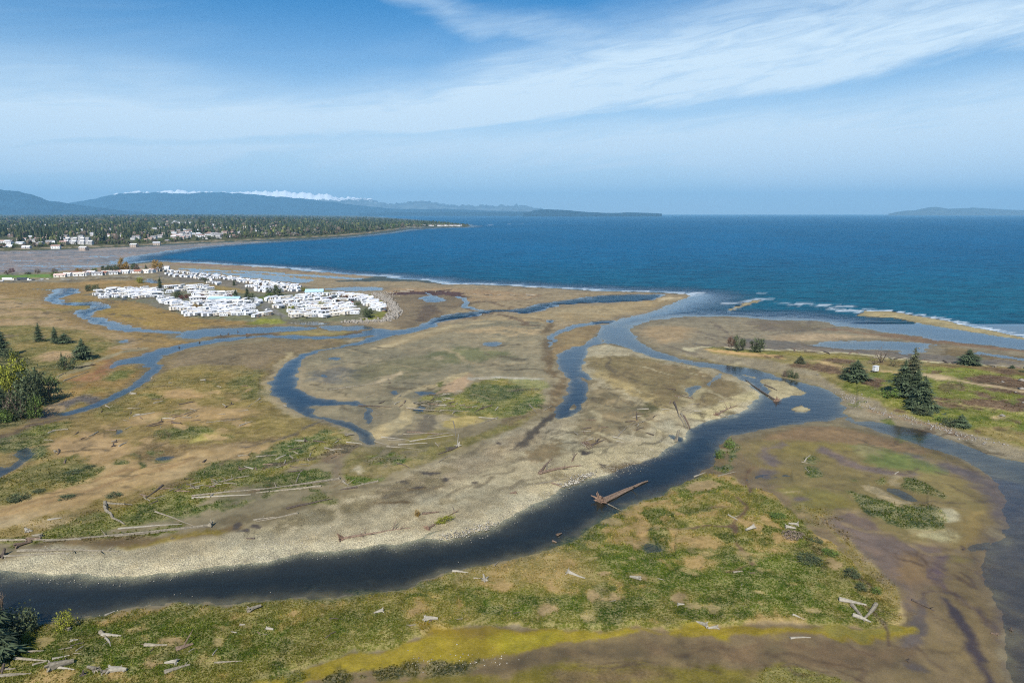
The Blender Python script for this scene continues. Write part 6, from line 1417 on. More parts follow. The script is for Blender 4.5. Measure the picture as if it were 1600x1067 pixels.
 (1332, 968, 1360, 978, .44, '_white', 'short pale butt in front of the crossed trunks', 0, .03, 0),
 (1234, 1003, 1266, 1002, .26, '_white', 'curved white stick on the green algae edge', 0, .04, 0),
 (1238, 970, 1256, 977, .20, '_white', 'thin white stick in the grass near the algae edge', 0, .0, 0),
 (1425, 941, 1460, 957, .24, '_dark', 'dark half sunken log on the brown mudflat', 0, .01, 1),
 (888, 903, 914, 912, .38, '_white', 'tapered white log with a wide root end on the island meadow', 2.6, .0, 0),
 (1138, 812, 1152, 820, .26, '_white', 'white log by the little creek on the island', 1.6, .01, 1),
 (1145, 903, 1160, 901, .22, '', 'short grey log at the creek pool on the island', 0, .02, 0),
 (1085, 745, 1102, 739, .24, '_white', 'white log beside the grassy spur on the river', 0, .01, 0),
 (1122, 747, 1150, 740, .24, '', 'pale log on the mud below the grassy spur', 1.4, .01, 0),
 (707, 893, 731, 896, .28, '_white', 'white log sticking out over the river from the near bank', 0, .03, 0),
 (740, 907, 753, 907, .22, '', 'short grey stick beside the pale snag', 0, .02, 1),
 (772, 886, 779, 877, .22, '', 'leaning pale stick right of the snag', 0, .02, 0),
 (1257, 724, 1266, 714, .24, '_white', 'white branch on the upper grassy islet', 0, .03, 1),
 (1252, 725, 1263, 727, .24, '', 'pale log between the two grassy islets', 0, .02, 0),
 (1258, 735, 1264, 742, .22, '', 'grey stick on the lower grassy islet', 0, .02, 0),
 (1398, 744, 1404, 740, .22, '_white', 'white stick on the grassy islet by the mud pool', 0, .02, 1),
 (190, 548, 236, 544, .28, '', 'grey log along the sand path of the west slough', 0, .01, 2),
 (90, 593, 128, 575, .34, '', 'long grey log beside the sand path near the wood', 0, .01, 1),
 (100, 598, 140, 583, .30, '', 'second log below the first along the sand path', 0, .01, 0),
 (126, 577, 150, 571, .30, '_dark', 'dark log at the middle of the sand path', 0, .02, 2),
 (216, 531, 235, 529, .24, '', 'pale log by the small pool north of the west slough', 0, .01, 0),
 (165, 635, 172, 640, .26, '_white', 'white broken log in the green patch by the west slough', 0, .02, 1),
 (62, 655, 80, 640, .24, '', 'grey pole at the corner of the left wood', 0, .01, 1),
]
for L_ in LOGS:
    if L_[4] <= 0: continue
    log(L_[0], L_[1], L_[2], L_[3], L_[4], L_[5], L_[6], L_[7], L_[8], branches=L_[9])
for x, y, s, mk, lb in (
    (82, 1056, 2.6, '', 'large grey stump with crossing roots in the lower left meadow'), (150, 1058, 1.6, '', 'pale broken stump at the bottom of the meadow, left of the wide one'), (176, 1059, 2.0, '_white', 'wide broken stump at the bottom of the meadow'), (190, 1056, 1.0, '_white', 'small pale stump right of the wide broken one'), (130, 1065, 1.2, '_dark', 'dark stump at the bottom edge of the meadow'), (162, 1062, 1.3, '', 'grey stump between the pale and the wide one'),
    (391, 958, 1.8, '', 'grey split stump at the near river bank'), (108, 988, 1.2, '', 'grey stump below the round yellow green bush'), (113, 1008, .8, '_white', 'small white stump piece in the meadow'), (275, 1045, 1.4, '_white', 'whitish stump above the broad grey log'),
    (376, 983, .7, '_white', 'tiny white forked stump in the meadow'), (5, 1056, 1.5, '_dark', 'dark root stump at the left edge of the lower meadow'), (418, 992, 1.0, '_white', 'little white stump in the central meadow'),
    (597, 962, 1.3, '_white', 'white stump in the central meadow, upper one'), (666, 977, 1.8, '_white', 'white stump at the start of the yellow algae channel'), (758, 911, 1.8, '_white', 'pale snag stump on the near river bank'), (1102, 984, 1.5, '_white', 'white claw shaped root at the algae edge, left one'), (1119, 987, 1.3, '_white', 'white claw shaped root at the algae edge, right one'),
    (1176, 833, 2.0, '_white', 'white root tangle on the island above the creek'), (1229, 832, 1.6, '_white', 'white root on the pale island rim, left one'), (1245, 828, 1.6, '_white', 'white root on the pale island rim, right one'), (1060, 953, .9, '_white', 'small white stump among the bare soil spots'), (998, 913, 1.6, '_white', 'whitish flattened stump in the middle of the island'),
    (607, 596, 1.6, '', 'upright grey stump standing on the mudflat log'), (609, 601, 1.2, '_dark', 'dark root beside the upright grey stump'), (716, 700, 2.0, '_white', 'stump of the white upright snag'), (45, 849, 2.0, '_brown', 'brown root jam above the gravel, right part'), (28, 858, 2.2, '_brown', 'brown root jam above the gravel, left part'), (64, 843, 1.8, '', 'grey tangled roots at the top of the root jam'), (5, 872, 2.2, '_dark', 'dark stump at the very left end of the gravel'),
    (44, 835, 1.8, '_white', 'pale boulder like stump in the green strip'), (177, 700, 1.6, '_dark', 'dark root on the straw field, left one'), (181, 694, 1.3, '_dark', 'dark root on the straw field, right one'), (542, 682, 2.0, '', 'grey root plate on the grass beside the slough mouth'), (478, 693, 1.7, '_dark', 'dark root on the straw above the green belt'), (446, 635, 1.4, '_white', 'white stump on the bank inside the slough bend'),
    (205, 617, 1.9, '_white', 'white root on the bank of the west slough'), (237, 592, 1.1, '_white', 'small white post like stump in the west slough'), (320, 597, 1.6, '_white', 'white antler shaped root on the west marsh'), (265, 601, 1.1, '_white', 'white root left of the antler shaped one'), (362, 635, 1.5, '_dark', 'dark root on the middle of the west marsh'), (252, 662, 1.6, '_dark', 'dark root above the green oval patch'), (88, 710, 1.6, '', 'grey root heap at the left meadow'), (805, 774, 1.3, '_brown', 'brown root heap on the bright gravel'), (754, 493, 1.8, '_dark', 'lonely dark stump on the sand beside the slough'), (940, 729, .8, '_dark', 'small dark lump on the bright gravel by the river'), (872, 836, 1.0, '_brown', 'brown rock like root in the river by the near bank'), (864, 846, .8, '_brown', 'smaller brown root in the river by the near bank'), (1505, 860, .8, '_dark', 'dark lump at the tip of the sand spit on the mudflat'), (1418, 1036, .8, '_dark', 'dark root in the creek on the brown mudflat'), (345, 525, 1.5, '_dark', 'dark stump in the shallow pool, left one'), (357, 522, 1.4, '_dark', 'dark stump in the shallow pool, middle one'), (386, 524, 2.2, '_brown', 'brown root mass at the right end of the shallow pool'), (372, 519, 1.2, '_dark', 'dark stump in the shallow pool, right one'), (280, 543, 1.4, '_dark', 'dark root in the west slough'), (312, 535, 1.3, '_dark', 'dark root further up the west slough'), (1580, 985, .9, '_dark', 'dark root in the wide shallow at the lower right'), (1558, 992, .8, '_brown', 'brown root at the edge of the lower right mudflat')):
    stump(x, y, s, mk, lb, seed=int(x) % 17, group='driftwood stumps')
# leaves of the fallen sapling
o = plant(695, 818, 806, 34, 'bush', 'leaf_yellow', 'yellow green leaves of the sapling fallen at the river inlet', 'foliage', seed=33, name='fallen_sapling_leaves')
o.rotation_euler = (0, 0, math.radians(35)); o.children[0].scale = (o.children[0].scale[0] * 1.0, o.children[0].scale[1] * .3, o.children[0].scale[2] * .9)
o = plant(652, 810, 796, 9, 'bush', 'leaf_autumn', 'upright yellow brown sapling on the gravel bar', 'bush', seed=34, name='sapling')
# scraps of drift along the outer beaches
scr = [MB().tube([(-1.6 - k * .4, 0, 0), (0, .12 * k, .05), (1.8, 0, 0)], [.22, .2, .1], 6, seed=k).mesh('driftwood_piece', [M[['driftwood_brown', 'driftwood_white', 'driftwood', 'driftwood_dark'][k]]]) for k in range(4)]
def scraps(line, n, group, label, spread=3.0, big=1.0):
    line = np.asarray(line, float); r = np.random.default_rng(int(line[0, 0]))
    for i in range(n):
        f = r.random() * (len(line) - 1); k = int(f); f -= k
        x, y = line[k] * (1 - f) + line[k + 1] * f; y += r.normal() * spread * 0.5; x += r.normal() * spread
        o = bpy.data.objects.new('driftwood_piece', scr[i % 4]); COL.objects.link(o)
        o.location = at(x, y, 0.12); o.rotation_euler = (0, r.normal() * .06, r.random() * 6.28); s = big * (0.6 + 1.1 * r.random()); o.scale = (s, s, s)
        tag(o, label, 'driftwood', group)
scraps([(1210, 549), (1300, 554), (1400, 562), (1500, 570), (1600, 578)], 40, 'drift pieces on the outer east beach', 'pale drift piece on the drift line of the outer east beach', 3, 1.5)
scraps([(600, 458), (640, 455), (700, 456)], 14, 'drift pieces on the beach east of the park', 'pale drift piece on the beach just east of the caravan park', 2.0, 2)
scraps([(720, 462), (770, 461), (830, 464)], 14, 'drift pieces behind the bar', 'drift piece on the sand bar between sea and slough', 2.0, 2)
scraps([(560, 500), (606, 498), (622, 488), (605, 470), (590, 462)], 16, 'drift pieces below the park bank', 'drift piece at the foot of the park stone bank', 1.5, 1.6)
scraps([(60, 700), (200, 660), (330, 640), (420, 600)], 42, 'small wood pieces on the west marsh', 'small bleached wood piece scattered on the west marsh', 30, .9)
scraps([(230, 780), (400, 740), (520, 700)], 58, 'small wood pieces in the green belt', 'small bleached wood piece scattered in the green log belt', 18, .8)
scraps([(600, 640), (700, 620), (760, 650)], 42, 'small wood pieces near the sandy hook', 'small bleached wood piece scattered round the sandy hook', 14, .9)
scraps([(60, 1040), (300, 1010), (600, 985), (900, 940), (1200, 900)], 24, 'small wood pieces on the near island', 'small bleached wood piece lying in the near island grass', 20, .38)
scraps([(900, 690), (1000, 660), (1100, 610)], 38, 'small wood pieces on the upper gravel bar', 'small bleached wood piece scattered on the upper gravel bar', 20, .8)
# ------------------------------------------------------------------ the caravan park
def rv_parts(kind):
    """returns list of (part name, mesh) for one kind of caravan; x is its length"""
    P_ = []
    if kind == 'trailer':        # travel trailer
        L, Wd, H = 4.2, 1.3, 3.0
        b = MB().box(-L, L, -Wd, Wd, .55, H, 0).box(-L + .3, L - .3, -Wd - .02, Wd + .02, 1.2, 1.4, 1); P_.append(('body', b.mesh('body', [M['white'], M['stripe']])))
        P_.append(('roof', MB().box(-L - .05, L + .05, -Wd - .05, Wd + .05, H, H + .18, 0, .06).box(-1, -.2, -.4, .4, H + .18, H + .5).mesh('roof', [M['whiteroof']])))
        w = MB()
        for x in (-3.2, -.9, 1.6, 3.0): w.box(x - .45, x + .45, -Wd - .04, Wd + .04, 1.6, 2.3)
        P_.append(('windows', w.mesh('windows', [M['glass']])))
        P_.append(('wheels', MB().cyl((-.5, -Wd + .05, .38), 'y', .38, 2 * Wd - .1).cyl((.5, -Wd + .05, .38), 'y', .38, 2 * Wd - .1).mesh('wheels', [M['tyre']])))
        P_.append(('awning', MB().box(-3, 2, -Wd - 2.6, -Wd - .05, 2.45, 2.55).box(-2.9, -2.8, -Wd - 2.5, -Wd - 2.4, 0, 2.45).box(1.8, 1.9, -Wd - 2.5, -Wd - 2.4, 0, 2.45).mesh('awning', [M['awning']])))
    elif kind == 'home':         # park model home with gable
        L, Wd, H = 4.9, 2.0, 2.9
        P_.append(('body', MB().box(-L, L, -Wd, Wd, .2, H, 0).gend(-L, L, -Wd, Wd, H, H + .75).mesh('body', [M['white']])))
        P_.append(('roof', MB().gable(-L, L, -Wd, Wd, H, H + .8).mesh('roof', [M['whiteroof']])))
        w = MB()
        for x in (-3.8, -1.5, 1.0, 3.6): w.box(x - .6, x + .6, -Wd - .04, Wd + .04, 1.3, 2.3)
        w.box(-L - .04, L + .04, -.7, .7, 1.3, 2.3)
        P_.append(('windows', w.mesh('windows', [M['glass']])))
        P_.append(('porch', MB().box(-2.5, 3.5, -Wd - 2.6, -Wd - .03, .05, .35).box(-2.5, 3.5, -Wd - 2.6, -Wd - .45, 2.55, 2.66).box(-2.4, -2.3, -Wd - 2.5, -Wd - 2.4, .35, 2.55).box(3.3, 3.4, -Wd - 2.5, -Wd - 2.4, .35, 2.55).mesh('porch', [M['deck']])))
    elif kind == 'fifth':        # fifth wheel with slide-outs
        L, Wd, H = 5.2, 1.3, 3.5
        P_.append(('body', MB().box(-L, L - 2.2, -Wd, Wd, .55, H, 0).box(L - 2.2, L, -Wd, Wd, 1.6, H, 0, .12).box(-2.6, .6, -Wd - .9, -Wd + .02, .8, 3.0).box(-L + .4, L - 2.4, -Wd - .02, Wd + .02, 1.1, 1.35, 1).mesh('body', [M['cream'], M['stripe']])))
        P_.append(('roof', MB().box(-L - .04, L - .1, -Wd - .04, Wd + .04, H, H + .15, 0, .05).box(.4, 1.2, -.4, .4, H + .15, H + .45).mesh('roof', [M['whiteroof']])))
        w = MB()
        for x in (-4.3, 1.6): w.box(x - .5, x + .5, -Wd - .04, Wd + .04, 1.8, 2.6)
        w.box(-1.9, -.2, -Wd - .94, -Wd - .5, 1.7, 2.5)
        P_.append(('windows', w.mesh('windows', [M['glass']])))
        P_.append(('wheels', MB().cyl((-2.4, -Wd + .05, .4), 'y', .4, 2 * Wd - .1).cyl((-1.4, -Wd + .05, .4), 'y', .4, 2 * Wd - .1).mesh('wheels', [M['tyre']])))
    elif kind == 'motor':        # motorhome
        L, Wd, H = 4.6, 1.25, 3.3
        P_.append(('body', MB().box(-L, L - .5, -Wd, Wd, .5, H, 0).box(L - .5, L, -Wd, Wd, .5, 2.0, 0).box(-L + .2, L - .7, -Wd - .02, Wd + .02, 1.0, 1.5, 1).mesh('body', [M['white'], M['stripe']])))
        P_.append(('roof', MB().box(-L, L - .5, -Wd - .04, Wd + .04, H, H + .14, 0, .05).box(-2, -1.2, -.4, .4, H + .14, H + .42).mesh('roof', [M['whiteroof']])))
        w = MB()
        for x in (-3.4, -1, 1.4): w.box(x - .55, x + .55, -Wd - .04, Wd + .04, 1.8, 2.5)
        w.box(L - .55, L - .46, -Wd + .1, Wd - .1, 1.9, 2.8)
        P_.append(('windows', w.mesh('windows', [M['glass']])))
        P_.append(('wheels', MB().cyl((-2.8, -Wd + .05, .42), 'y', .42, 2 * Wd - .1).cyl((3.1, -Wd + .05, .42), 'y', .42, 2 * Wd - .1).mesh('wheels', [M['tyre']])))
    return P_
RV = {k: rv_parts(k) for k in ('trailer', 'home', 'fifth', 'motor')}
RVNAME = {'trailer': ('travel_trailer', 'white travel trailer', 'caravan'), 'home': ('park_home', 'white gabled park home', 'mobile home'),
          'fifth': ('fifth_wheel_trailer', 'cream fifth wheel trailer', 'caravan'), 'motor': ('motorhome', 'white motorhome', 'motorhome')}
TONE = ['', ', narrow gap to its neighbour', '']
n_rv = 0
SEEN_RV = []
ORD = ['first', 'second', 'third', 'fourth', 'fifth', 'sixth', 'seventh', 'eighth', 'ninth', 'tenth', 'eleventh', 'twelfth', 'thirteenth', 'fourteenth', 'fifteenth', 'sixteenth', 'seventeenth', 'eighteenth', 'nineteenth', 'twentieth']
def rv_row(pts, n, where, yaw, kinds='tthfm', jit=0.12, big=1.0):
    n = int(n * 1.6 + .5)
    """n units along a traced row; yaw = heading of their long side in degrees, 0 = across the view"""
    global n_rv
    line = np.asarray(pts, float); gx, gy = ground(line[:, 0], line[:, 1])
    seg = np.hypot(np.diff(gx), np.diff(gy)); cum = np.concatenate([[0], np.cumsum(seg)])
    cnt = {}
    for i in range(n):
        dd = cum[-1] * (i + .5) / n
        x, y = np.interp(dd, cum, gx), np.interp(dd, cum, gy)
        x += random.gauss(0, .8); y += random.gauss(0, 3.2)
        if any((x - a) ** 2 + (y - b_) ** 2 < 10 for a, b_ in SEEN_RV): continue
        SEEN_RV.append((x, y))
        k = {'t': 'trailer', 'h': 'home', 'f': 'fifth', 'm': 'motor'}[random.choice(kinds)]
        px, py = unproject(x, y); z = max(gz(px, py), .3)
        nm, lb, cat = RVNAME[k]; cnt[k] = cnt.get(k, 0) + 1
        o = empty(nm, (x, y, z - .05), math.radians(yaw * .6 + 42 + random.gauss(0, 16) + (180 if random.random() < .25 else 0)))
        s = big * random.uniform(.74, .96); o.scale = (s, s, s)
        for pn, me in RV[k]:
            c = bpy.data.objects.new(pn, me); COL.objects.link(c); c.parent = o

        tag(o, f"{ORD[min(cnt[k], 20) - 1]} {lb} {where}", cat, 'caravans and park homes in the park'); n_rv += 1
rv_row([(250, 424.5), (300, 429), (345, 434)], 15, 'in the back seafront row, west part', 75, 'htft')
rv_row([(345, 434), (400, 441), (470, 451)], 22, 'in the back seafront row, east part', 72, 'htfm')
rv_row([(256, 432), (300, 436), (335, 440)], 10, 'in the front seafront row, west part', 70)
rv_row([(375, 442), (420, 448), (468, 455)], 15, 'in the front seafront row, east part', 70, 'htft')
rv_row([(328, 444), (342, 447)], 3, 'in the short row behind the straw patch', 60)
rv_row([(385, 450), (430, 456), (468, 460)], 11, 'in the row in front of the seafront, at the green', 68)
rv_row([(398, 457), (425, 461)], 5, 'in the short row west of the green', 65)
rv_row([(149, 458.5), (200, 456), (250, 457)], 10, 'in the north row of the west arm', 10)
rv_row([(150, 463), (200, 461.5), (260, 463)], 13, 'in the middle row of the west arm', 15, 'tthf')
rv_row([(160, 466.5), (210, 467), (258, 468)], 12, 'in the south row of the west arm', 12)
rv_row([(255, 453.5), (300, 451), (325, 450)], 6, 'in the row by the north gate', 20)
rv_row([(262, 460), (300, 457.5), (330, 457)], 7, 'in the second row by the north gate', 25)
rv_row([(250, 472), (268, 479), (290, 490)], 8, 'in the diagonal row on the west bank', 20, 'htfm', big=1.15)
rv_row([(292, 462), (330, 462), (365, 463)], 7, 'in the row of the red trees', 12)
rv_row([(300, 472), (335, 472), (360, 473)], 6, 'in the row below the red trees', 10, 'hh', big=1.15)
rv_row([(288, 493), (330, 497), (400, 496.5)], 14, 'in the southern bank row, west part', 25, 'tffm')
rv_row([(295, 489.5), (340, 490), (392, 489)], 12, 'in the second southern row, west part', 25)
rv_row([(320, 482), (350, 483), (400, 483)], 10, 'in the third southern row, west part', 25)
rv_row([(335, 477), (370, 478), (410, 477)], 8, 'in the fourth southern row, west part', 25)
rv_row([(412, 474), (450, 470), (500, 466)], 11, 'in the north row of the east block', 40)
rv_row([(425, 479), (460, 476), (500, 473), (520, 470)], 12, 'in the second row of the east block', 40)
rv_row([(505, 465), (530, 463), (560, 466)], 8, 'in the top row of the east block', 40)
rv_row([(560, 468), (580, 474), (594, 482), (596, 489)], 11, 'in the curved row round the eastern tip', 15, 'htfm', big=1.1)
rv_row([(510, 477), (540, 474), (556, 473)], 7, 'in the third row of the east block', 35)
rv_row([(430, 486), (470, 482), (520, 481), (550, 482)], 13, 'in the fourth row of the east block', 30)
rv_row([(462, 490), (500, 488), (555, 488)], 11, 'in the fifth row of the east block', 25)
rv_row([(455, 497), (500, 497), (560, 495)], 14, 'in the southern bank row, east part', 15, 'tffm', big=1.1)
rv_row([(400, 500), (425, 496)], 3, 'in the southern bank row beside the south lane', 30)
rv_row([(571, 478), (584, 484), (586, 491)], 5, 'in the inner curved row at the eastern tip', 15)
ROWS2 = [([(160, 459.6), (200, 458.8), (248, 459.5)], 8, 'just below the north row of the west arm', 14), ([(165, 464.6), (210, 464.4), (250, 465)], 9, 'just below the middle row of the west arm', 14),
 ([(270, 455.5), (300, 454), (325, 454)], 5, 'between the two rows by the north gate', 20), ([(258, 470), (275, 476), (300, 486)], 8, 'beside the diagonal row on the west bank', 24), ([(285, 479), (310, 478.5), (350, 479)], 8, 'between the west bank and the golden bush', 24),
 ([(300, 466), (330, 466.5), (362, 467)], 6, 'right among the red trees', 14), ([(330, 486), (360, 486.5), (395, 486)], 8, 'between the second and third southern rows', 26), ([(300, 493.5), (350, 493.5), (398, 493)], 10, 'between the two southern rows, west part', 26),
 ([(345, 474.5), (380, 475), (412, 474)], 7, 'above the fourth southern row, west part', 26), ([(430, 476.5), (460, 473), (500, 469.5)], 9, 'between the top rows of the east block', 40), ([(440, 483), (470, 479.5), (520, 477)], 10, 'between the middle rows of the east block', 34),
 ([(450, 493.5), (500, 492.5), (560, 491.5)], 12, 'between the lowest rows of the east block', 22), ([(455, 486.8), (500, 485), (552, 485)], 10, 'between the fourth and fifth east rows', 28), ([(520, 468), (545, 467), (562, 470)], 6, 'just below the top row of the east block', 38),
 ([(300, 432.5), (345, 437), (400, 444), (465, 453)], 22, 'between the two seafront rows', 72), ([(400, 453), (430, 458.5), (440, 461)], 5, 'just above the green', 66), ([(565, 473), (580, 479), (590, 487)], 6, 'inside the curved row round the tip', 15)]
for a_, b_, c_, d_ in ROWS2: rv_row(a_, b_, c_, d_)
# club house with pale blue roof
def cottage(px, py, L, Wd, H, roofh, wallm, roofm, label, cat='house', group=None, yaw=0, name='cottage', storeys=1, wins=3, dz=0.0):
    p = at(px, py, dz); o = empty(name, p, math.radians(yaw))
    MB().box(-L, L, -Wd, Wd, -.4, H, 0).gend(-L, L, -Wd, Wd, H, H + roofh - .03).build('wall', M[wallm], o)
    rf_ = MB().gable(-L, L, -Wd, Wd, H, H + roofh).build('roof', M[roofm], o)
    MB().box(L * .4, L * .4 + .8, -.4, .4, H + roofh - .8, H + roofh + .9).build('chimney', M['redroof'], rf_)
    for s_ in range(storeys):
        for i in range(wins):
            x = -L + 2 * L * (i + .5) / wins; z = H * (s_ + .38) / storeys
            MB().box(x - .7, x + .7, -Wd - .05, -Wd + .02, z, z + 1.3 if H > 2.8 else z + .9).build('window', M['glass'], o)
    MB().box(-.5, .5, -Wd - .06, -Wd + .02, 0, 2.0).build('door', M['deck'], o)
    tag(o, label, cat, group); return o
cottage(492, 463, 9, 6, 3.4, 2.4, 'white', 'blueroof', 'club house with a pale blue roof at the north of the east block', 'building', yaw=10, name='club_house', wins=5)
cottage(352, 475, 14, 4.5, 3.2, 1.5, 'white', 'blueroof', 'long low building with a grey green roof in the middle of the park', 'building', yaw=8, name='service_building', wins=8)
cottage(256, 423.5, 8, 6, 4, 2.5, 'white', 'whiteroof', 'white house with a hipped look at the start of the seafront row', yaw=15)
# cottages along the highway
roofs = ['greyroof', 'whiteroof', 'pinkroof', 'greyroof', 'cream', 'redroof']
rn = {'greyroof': 'grey', 'whiteroof': 'white', 'pinkroof': 'pale rose', 'cream': 'cream', 'redroof': 'brick red', 'town_roof': 'dark grey', 'town_rose': 'rose brown'}
cc = [(95, 436), (106, 434.5), (113, 434), (118, 433.2), (124, 434), (131, 433.5), (137, 432.8), (142, 431), (153, 433), (162, 432), (168, 430.5), (178, 431.5), (184, 430.5), (196, 430), (206, 429.5), (217, 429.5), (227, 429), (235, 428.5), (241, 427)]
for i, (x, y) in enumerate(cc):
    rf = roofs[(i * 5 + 2) % 6]; wl = 'white' if i % 3 else 'cream'
    cottage(x, y, random.uniform(4.5, 7), random.uniform(3.5, 4.5), 3.0, 1.9, wl, rf, f"small {'white' if wl == 'white' else 'cream'} cottage with a {rn[rf]} roof, {ORD[i]} from the left in the highway row", 'house', 'cottages in the highway row', yaw=random.uniform(-12, 25))
# vehicles on the highway
def lorry(px, py, L, boxm, label, yaw=3):
    p = at(px, py); o = empty('lorry', p, math.radians(yaw))
    MB().box(-L, L - 2.6, -1.25, 1.25, 1.1, 3.9).build('cargo_box', M[boxm], o)
    MB().box(L - 2.4, L, -1.2, 1.2, .5, 2.9, 0, .1).build('cab', M['white' if boxm != 'white' else 'cream'], o)
    MB().box(L - .9, L + .0, -1.1, 1.1, 1.9, 2.6, 0).build('windscreen', M['glass'], o)
    for x in (-L + 1, -L + 2.2, L - 1.3): MB().cyl((x, -1.25, .5), 'y', .5, 2.5, 12).build('wheel', M['tyre'], o)
    tag(o, label, 'lorry', 'lorries on the highway')
lorry(14, 439.6, 7.5, 'white', 'white box lorry on the highway at the left')
lorry(37, 439.4, 7.5, 'car_dark', 'black box lorry on the highway right of the white one')
def car(px, py, mk, label, yaw=3):
    p = at(px, py); o = empty('car', p, math.radians(yaw))
    MB().box(-2.2, 2.2, -.9, .9, .35, .95, 0, .03).box(-1.3, 1.1, -.8, .8, .95, 1.5, 0, .22).build('body', M[mk], o)
    MB().box(-1.15, .95, -.83, .83, 1.0, 1.35).build('windows', M['glass'], o)
    for x in (-1.4, 1.4): MB().cyl((x, -.92, .34), 'y', .34, 1.84, 12).build('wheel', M['tyre'], o)
    tag(o, label, 'car', 'cars on the highway and lanes')
for x, y, mk, lb, yw in ((47, 439.5, 'white', 'white car right behind the black lorry', 3), (52, 439, 'car_dark', 'dark car ahead of the white one on the highway', 3), (66, 438.6, 'white', 'white car in the middle of the open highway', 3), (75, 438.2, 'cream', 'cream car on the open highway before the cottages', 3), (3, 441, 'white', 'white car at the left edge on the near lane', 3),
                         (333, 494, 'car_dark', 'dark car parked in the southern caravan row', 60), (345, 466, 'car_dark', 'dark car parked near the red trees', 20), (318, 458, 'car_dark', 'dark car by the north gate rows', 15), (418, 489, 'white', 'white car on the south lane', 70), (566, 478, 'car_dark', 'dark car on the east lane', 60), (308, 470, 'car_red', 'red car at the park crossroads', 30), (548, 477, 'car_red', 'red car in the east block', 40),
                         (372, 445, 'car_dark', 'dark car on the straw patch lane behind the park', 10), (232, 465, 'car_red', 'red car in the west arm of the park', 10), (195, 470, 'car_dark', 'dark car at the south side of the west arm', 10)):
    car(x, y, mk, lb, yw)
# white box and small marks on the east shore
p = at(1367, 588); o = empty('notice_box', p, math.radians(20))
MB().box(-1.3, 1.3, -.9, .9, .9, 3.4, 0, .05).build('cabin', M['white'], o)
MB().box(-1.45, 1.45, -1.05, 1.05, 3.4, 3.55).build('lid', M['whiteroof'], o)
MB().box(-.35, .35, -.96, -.87, 1.5, 2.5).build('hatch', M['awning'], o)
for x, y in ((-1.1, -.7), (1.1, -.7), (1.1, .7), (-1.1, .7)): MB().box(x - .08, x + .08, y - .08, y + .08, -.2, .9).build('leg', M['deck'], o)
tag(o, 'white box cabin on legs beside the wide conifer on the east shore', 'cabin')
rk = [leaf_mesh('boulder', *(lambda r: (lambda V: (V, [(0, 2, 4), (2, 1, 4), (1, 3, 4), (3, 0, 4), (2, 0, 5), (1, 2, 5), (3, 1, 5), (0, 3, 5)], [1.0] * 6))([(1 * r.uniform(.7, 1.1), 0, .2), (-1 * r.uniform(.7, 1.1), 0, .2), (0, r.uniform(.7, 1), .3), (0, -r.uniform(.7, 1), .1), (.1, .1, r.uniform(.6, .9)), (0, 0, -.5)]))(random.Random(k)), M['rock']) for k in range(5)]
for x, y, s, lb in ((1566, 603, 1.3, 'pale flat boulder by the track, left one'), (1595, 614, 1.8, 'white boulder where the track leaves the frame'), (1586, 619, .9, 'small white stone beside the track'), (1596, 601, 2.2, 'grey flat rock near the right edge'), (1566, 655, 1.6, 'pale rock on the sandy patch at the end of the stone row'), (1598, 636, 1.0, 'white stone at the right edge of the grass'), (1436, 544, .8, 'white stone on the outer beach'), (1342, 555, 1.0, 'white stone on the drift line above the river bend'), (1277, 590, .8, 'white stone on the river bank edge')):
    o = bpy.data.objects.new('boulder', rk[int(x) % 5]); COL.objects.link(o); o.location = at(x, y, 0.1); o.scale = (s, s, s * .7); o.rotation_euler = (0, 0, x)
    tag(o, lb, 'boulder', 'boulders on the east shore')

# stone bank round the tip of the park, cobble edge of the gravel bar: far too many to count
def stones(name, line, n, size, spread, mat, seed, zoff=0.0):
    r = np.random.default_rng(seed); line = np.asarray(line, float)
    wx, wy = ground(line[:, 0], line[:, 1]); seg = np.hypot(np.diff(wx), np.diff(wy)); cum = np.concatenate([[0], np.cumsum(seg)])
    u = r.random(n) * cum[-1]; x = np.interp(u, cum, wx) + r.normal(size=n) * spread; y = np.interp(u, cum, wy) + r.normal(size=n) * spread
    px, py = unproject(x, y); z = np.array([gz(a, b_) for a, b_ in zip(px, py)])
    ok = z > -0.35; x, y, z = x[ok], y[ok], np.maximum(z[ok], -.1); n = len(x)
    base = np.array([(1, 0, 0), (-1, 0, 0), (0, 1, 0), (0, -1, 0), (0, 0, .8), (0, 0, -.5)], np.float32)
    s = size * (0.5 + r.random(n) ** 2 * 1.4)
    V = base[None] * s[:, None, None] * r.uniform(.65, 1.25, (n, 6, 3)) ; a = r.random(n) * 6.28
    ca, sa = np.cos(a)[:, None], np.sin(a)[:, None]
    V = np.stack([V[..., 0] * ca - V[..., 1] * sa + x[:, None], V[..., 0] * sa + V[..., 1] * ca + y[:, None], V[..., 2] + z[:, None] + zoff + s[:, None] * .15], -1)
    Fb = np.array([(0, 2, 4), (2, 1, 4), (1, 3, 4), (3, 0, 4), (2, 0, 5), (1, 2, 5), (3, 1, 5), (0, 3, 5)])
    Fc = (Fb[None] + 6 * np.arange(n)[:, None, None]).reshape(-1, 3)
    o = link_mesh(name, V.reshape(-1, 3), Fc, [M[mat]]); o['kind'] = 'stuff'; return o
M['cobble'] = simple_mat('pale_cobble', (0.30, 0.27, 0.215), .9, .15, .5, .7)  # pale stone colour with random tone variation
M['cobble_dark'] = simple_mat('brown_shingle', (0.22, 0.19, 0.15), .9, .15, .45, .7)
stones('bank_stones', [(545, 504), (570, 504), (600, 503), (613, 497), (620, 489), (614, 480), (600, 468), (585, 460)], 900, 1.2, 3.0, 'rock', 5)
stones('beach_stones', [(590, 458), (605, 464), (600, 470), (590, 462)], 420, .9, 6.0, 'cobble_dark', 6)
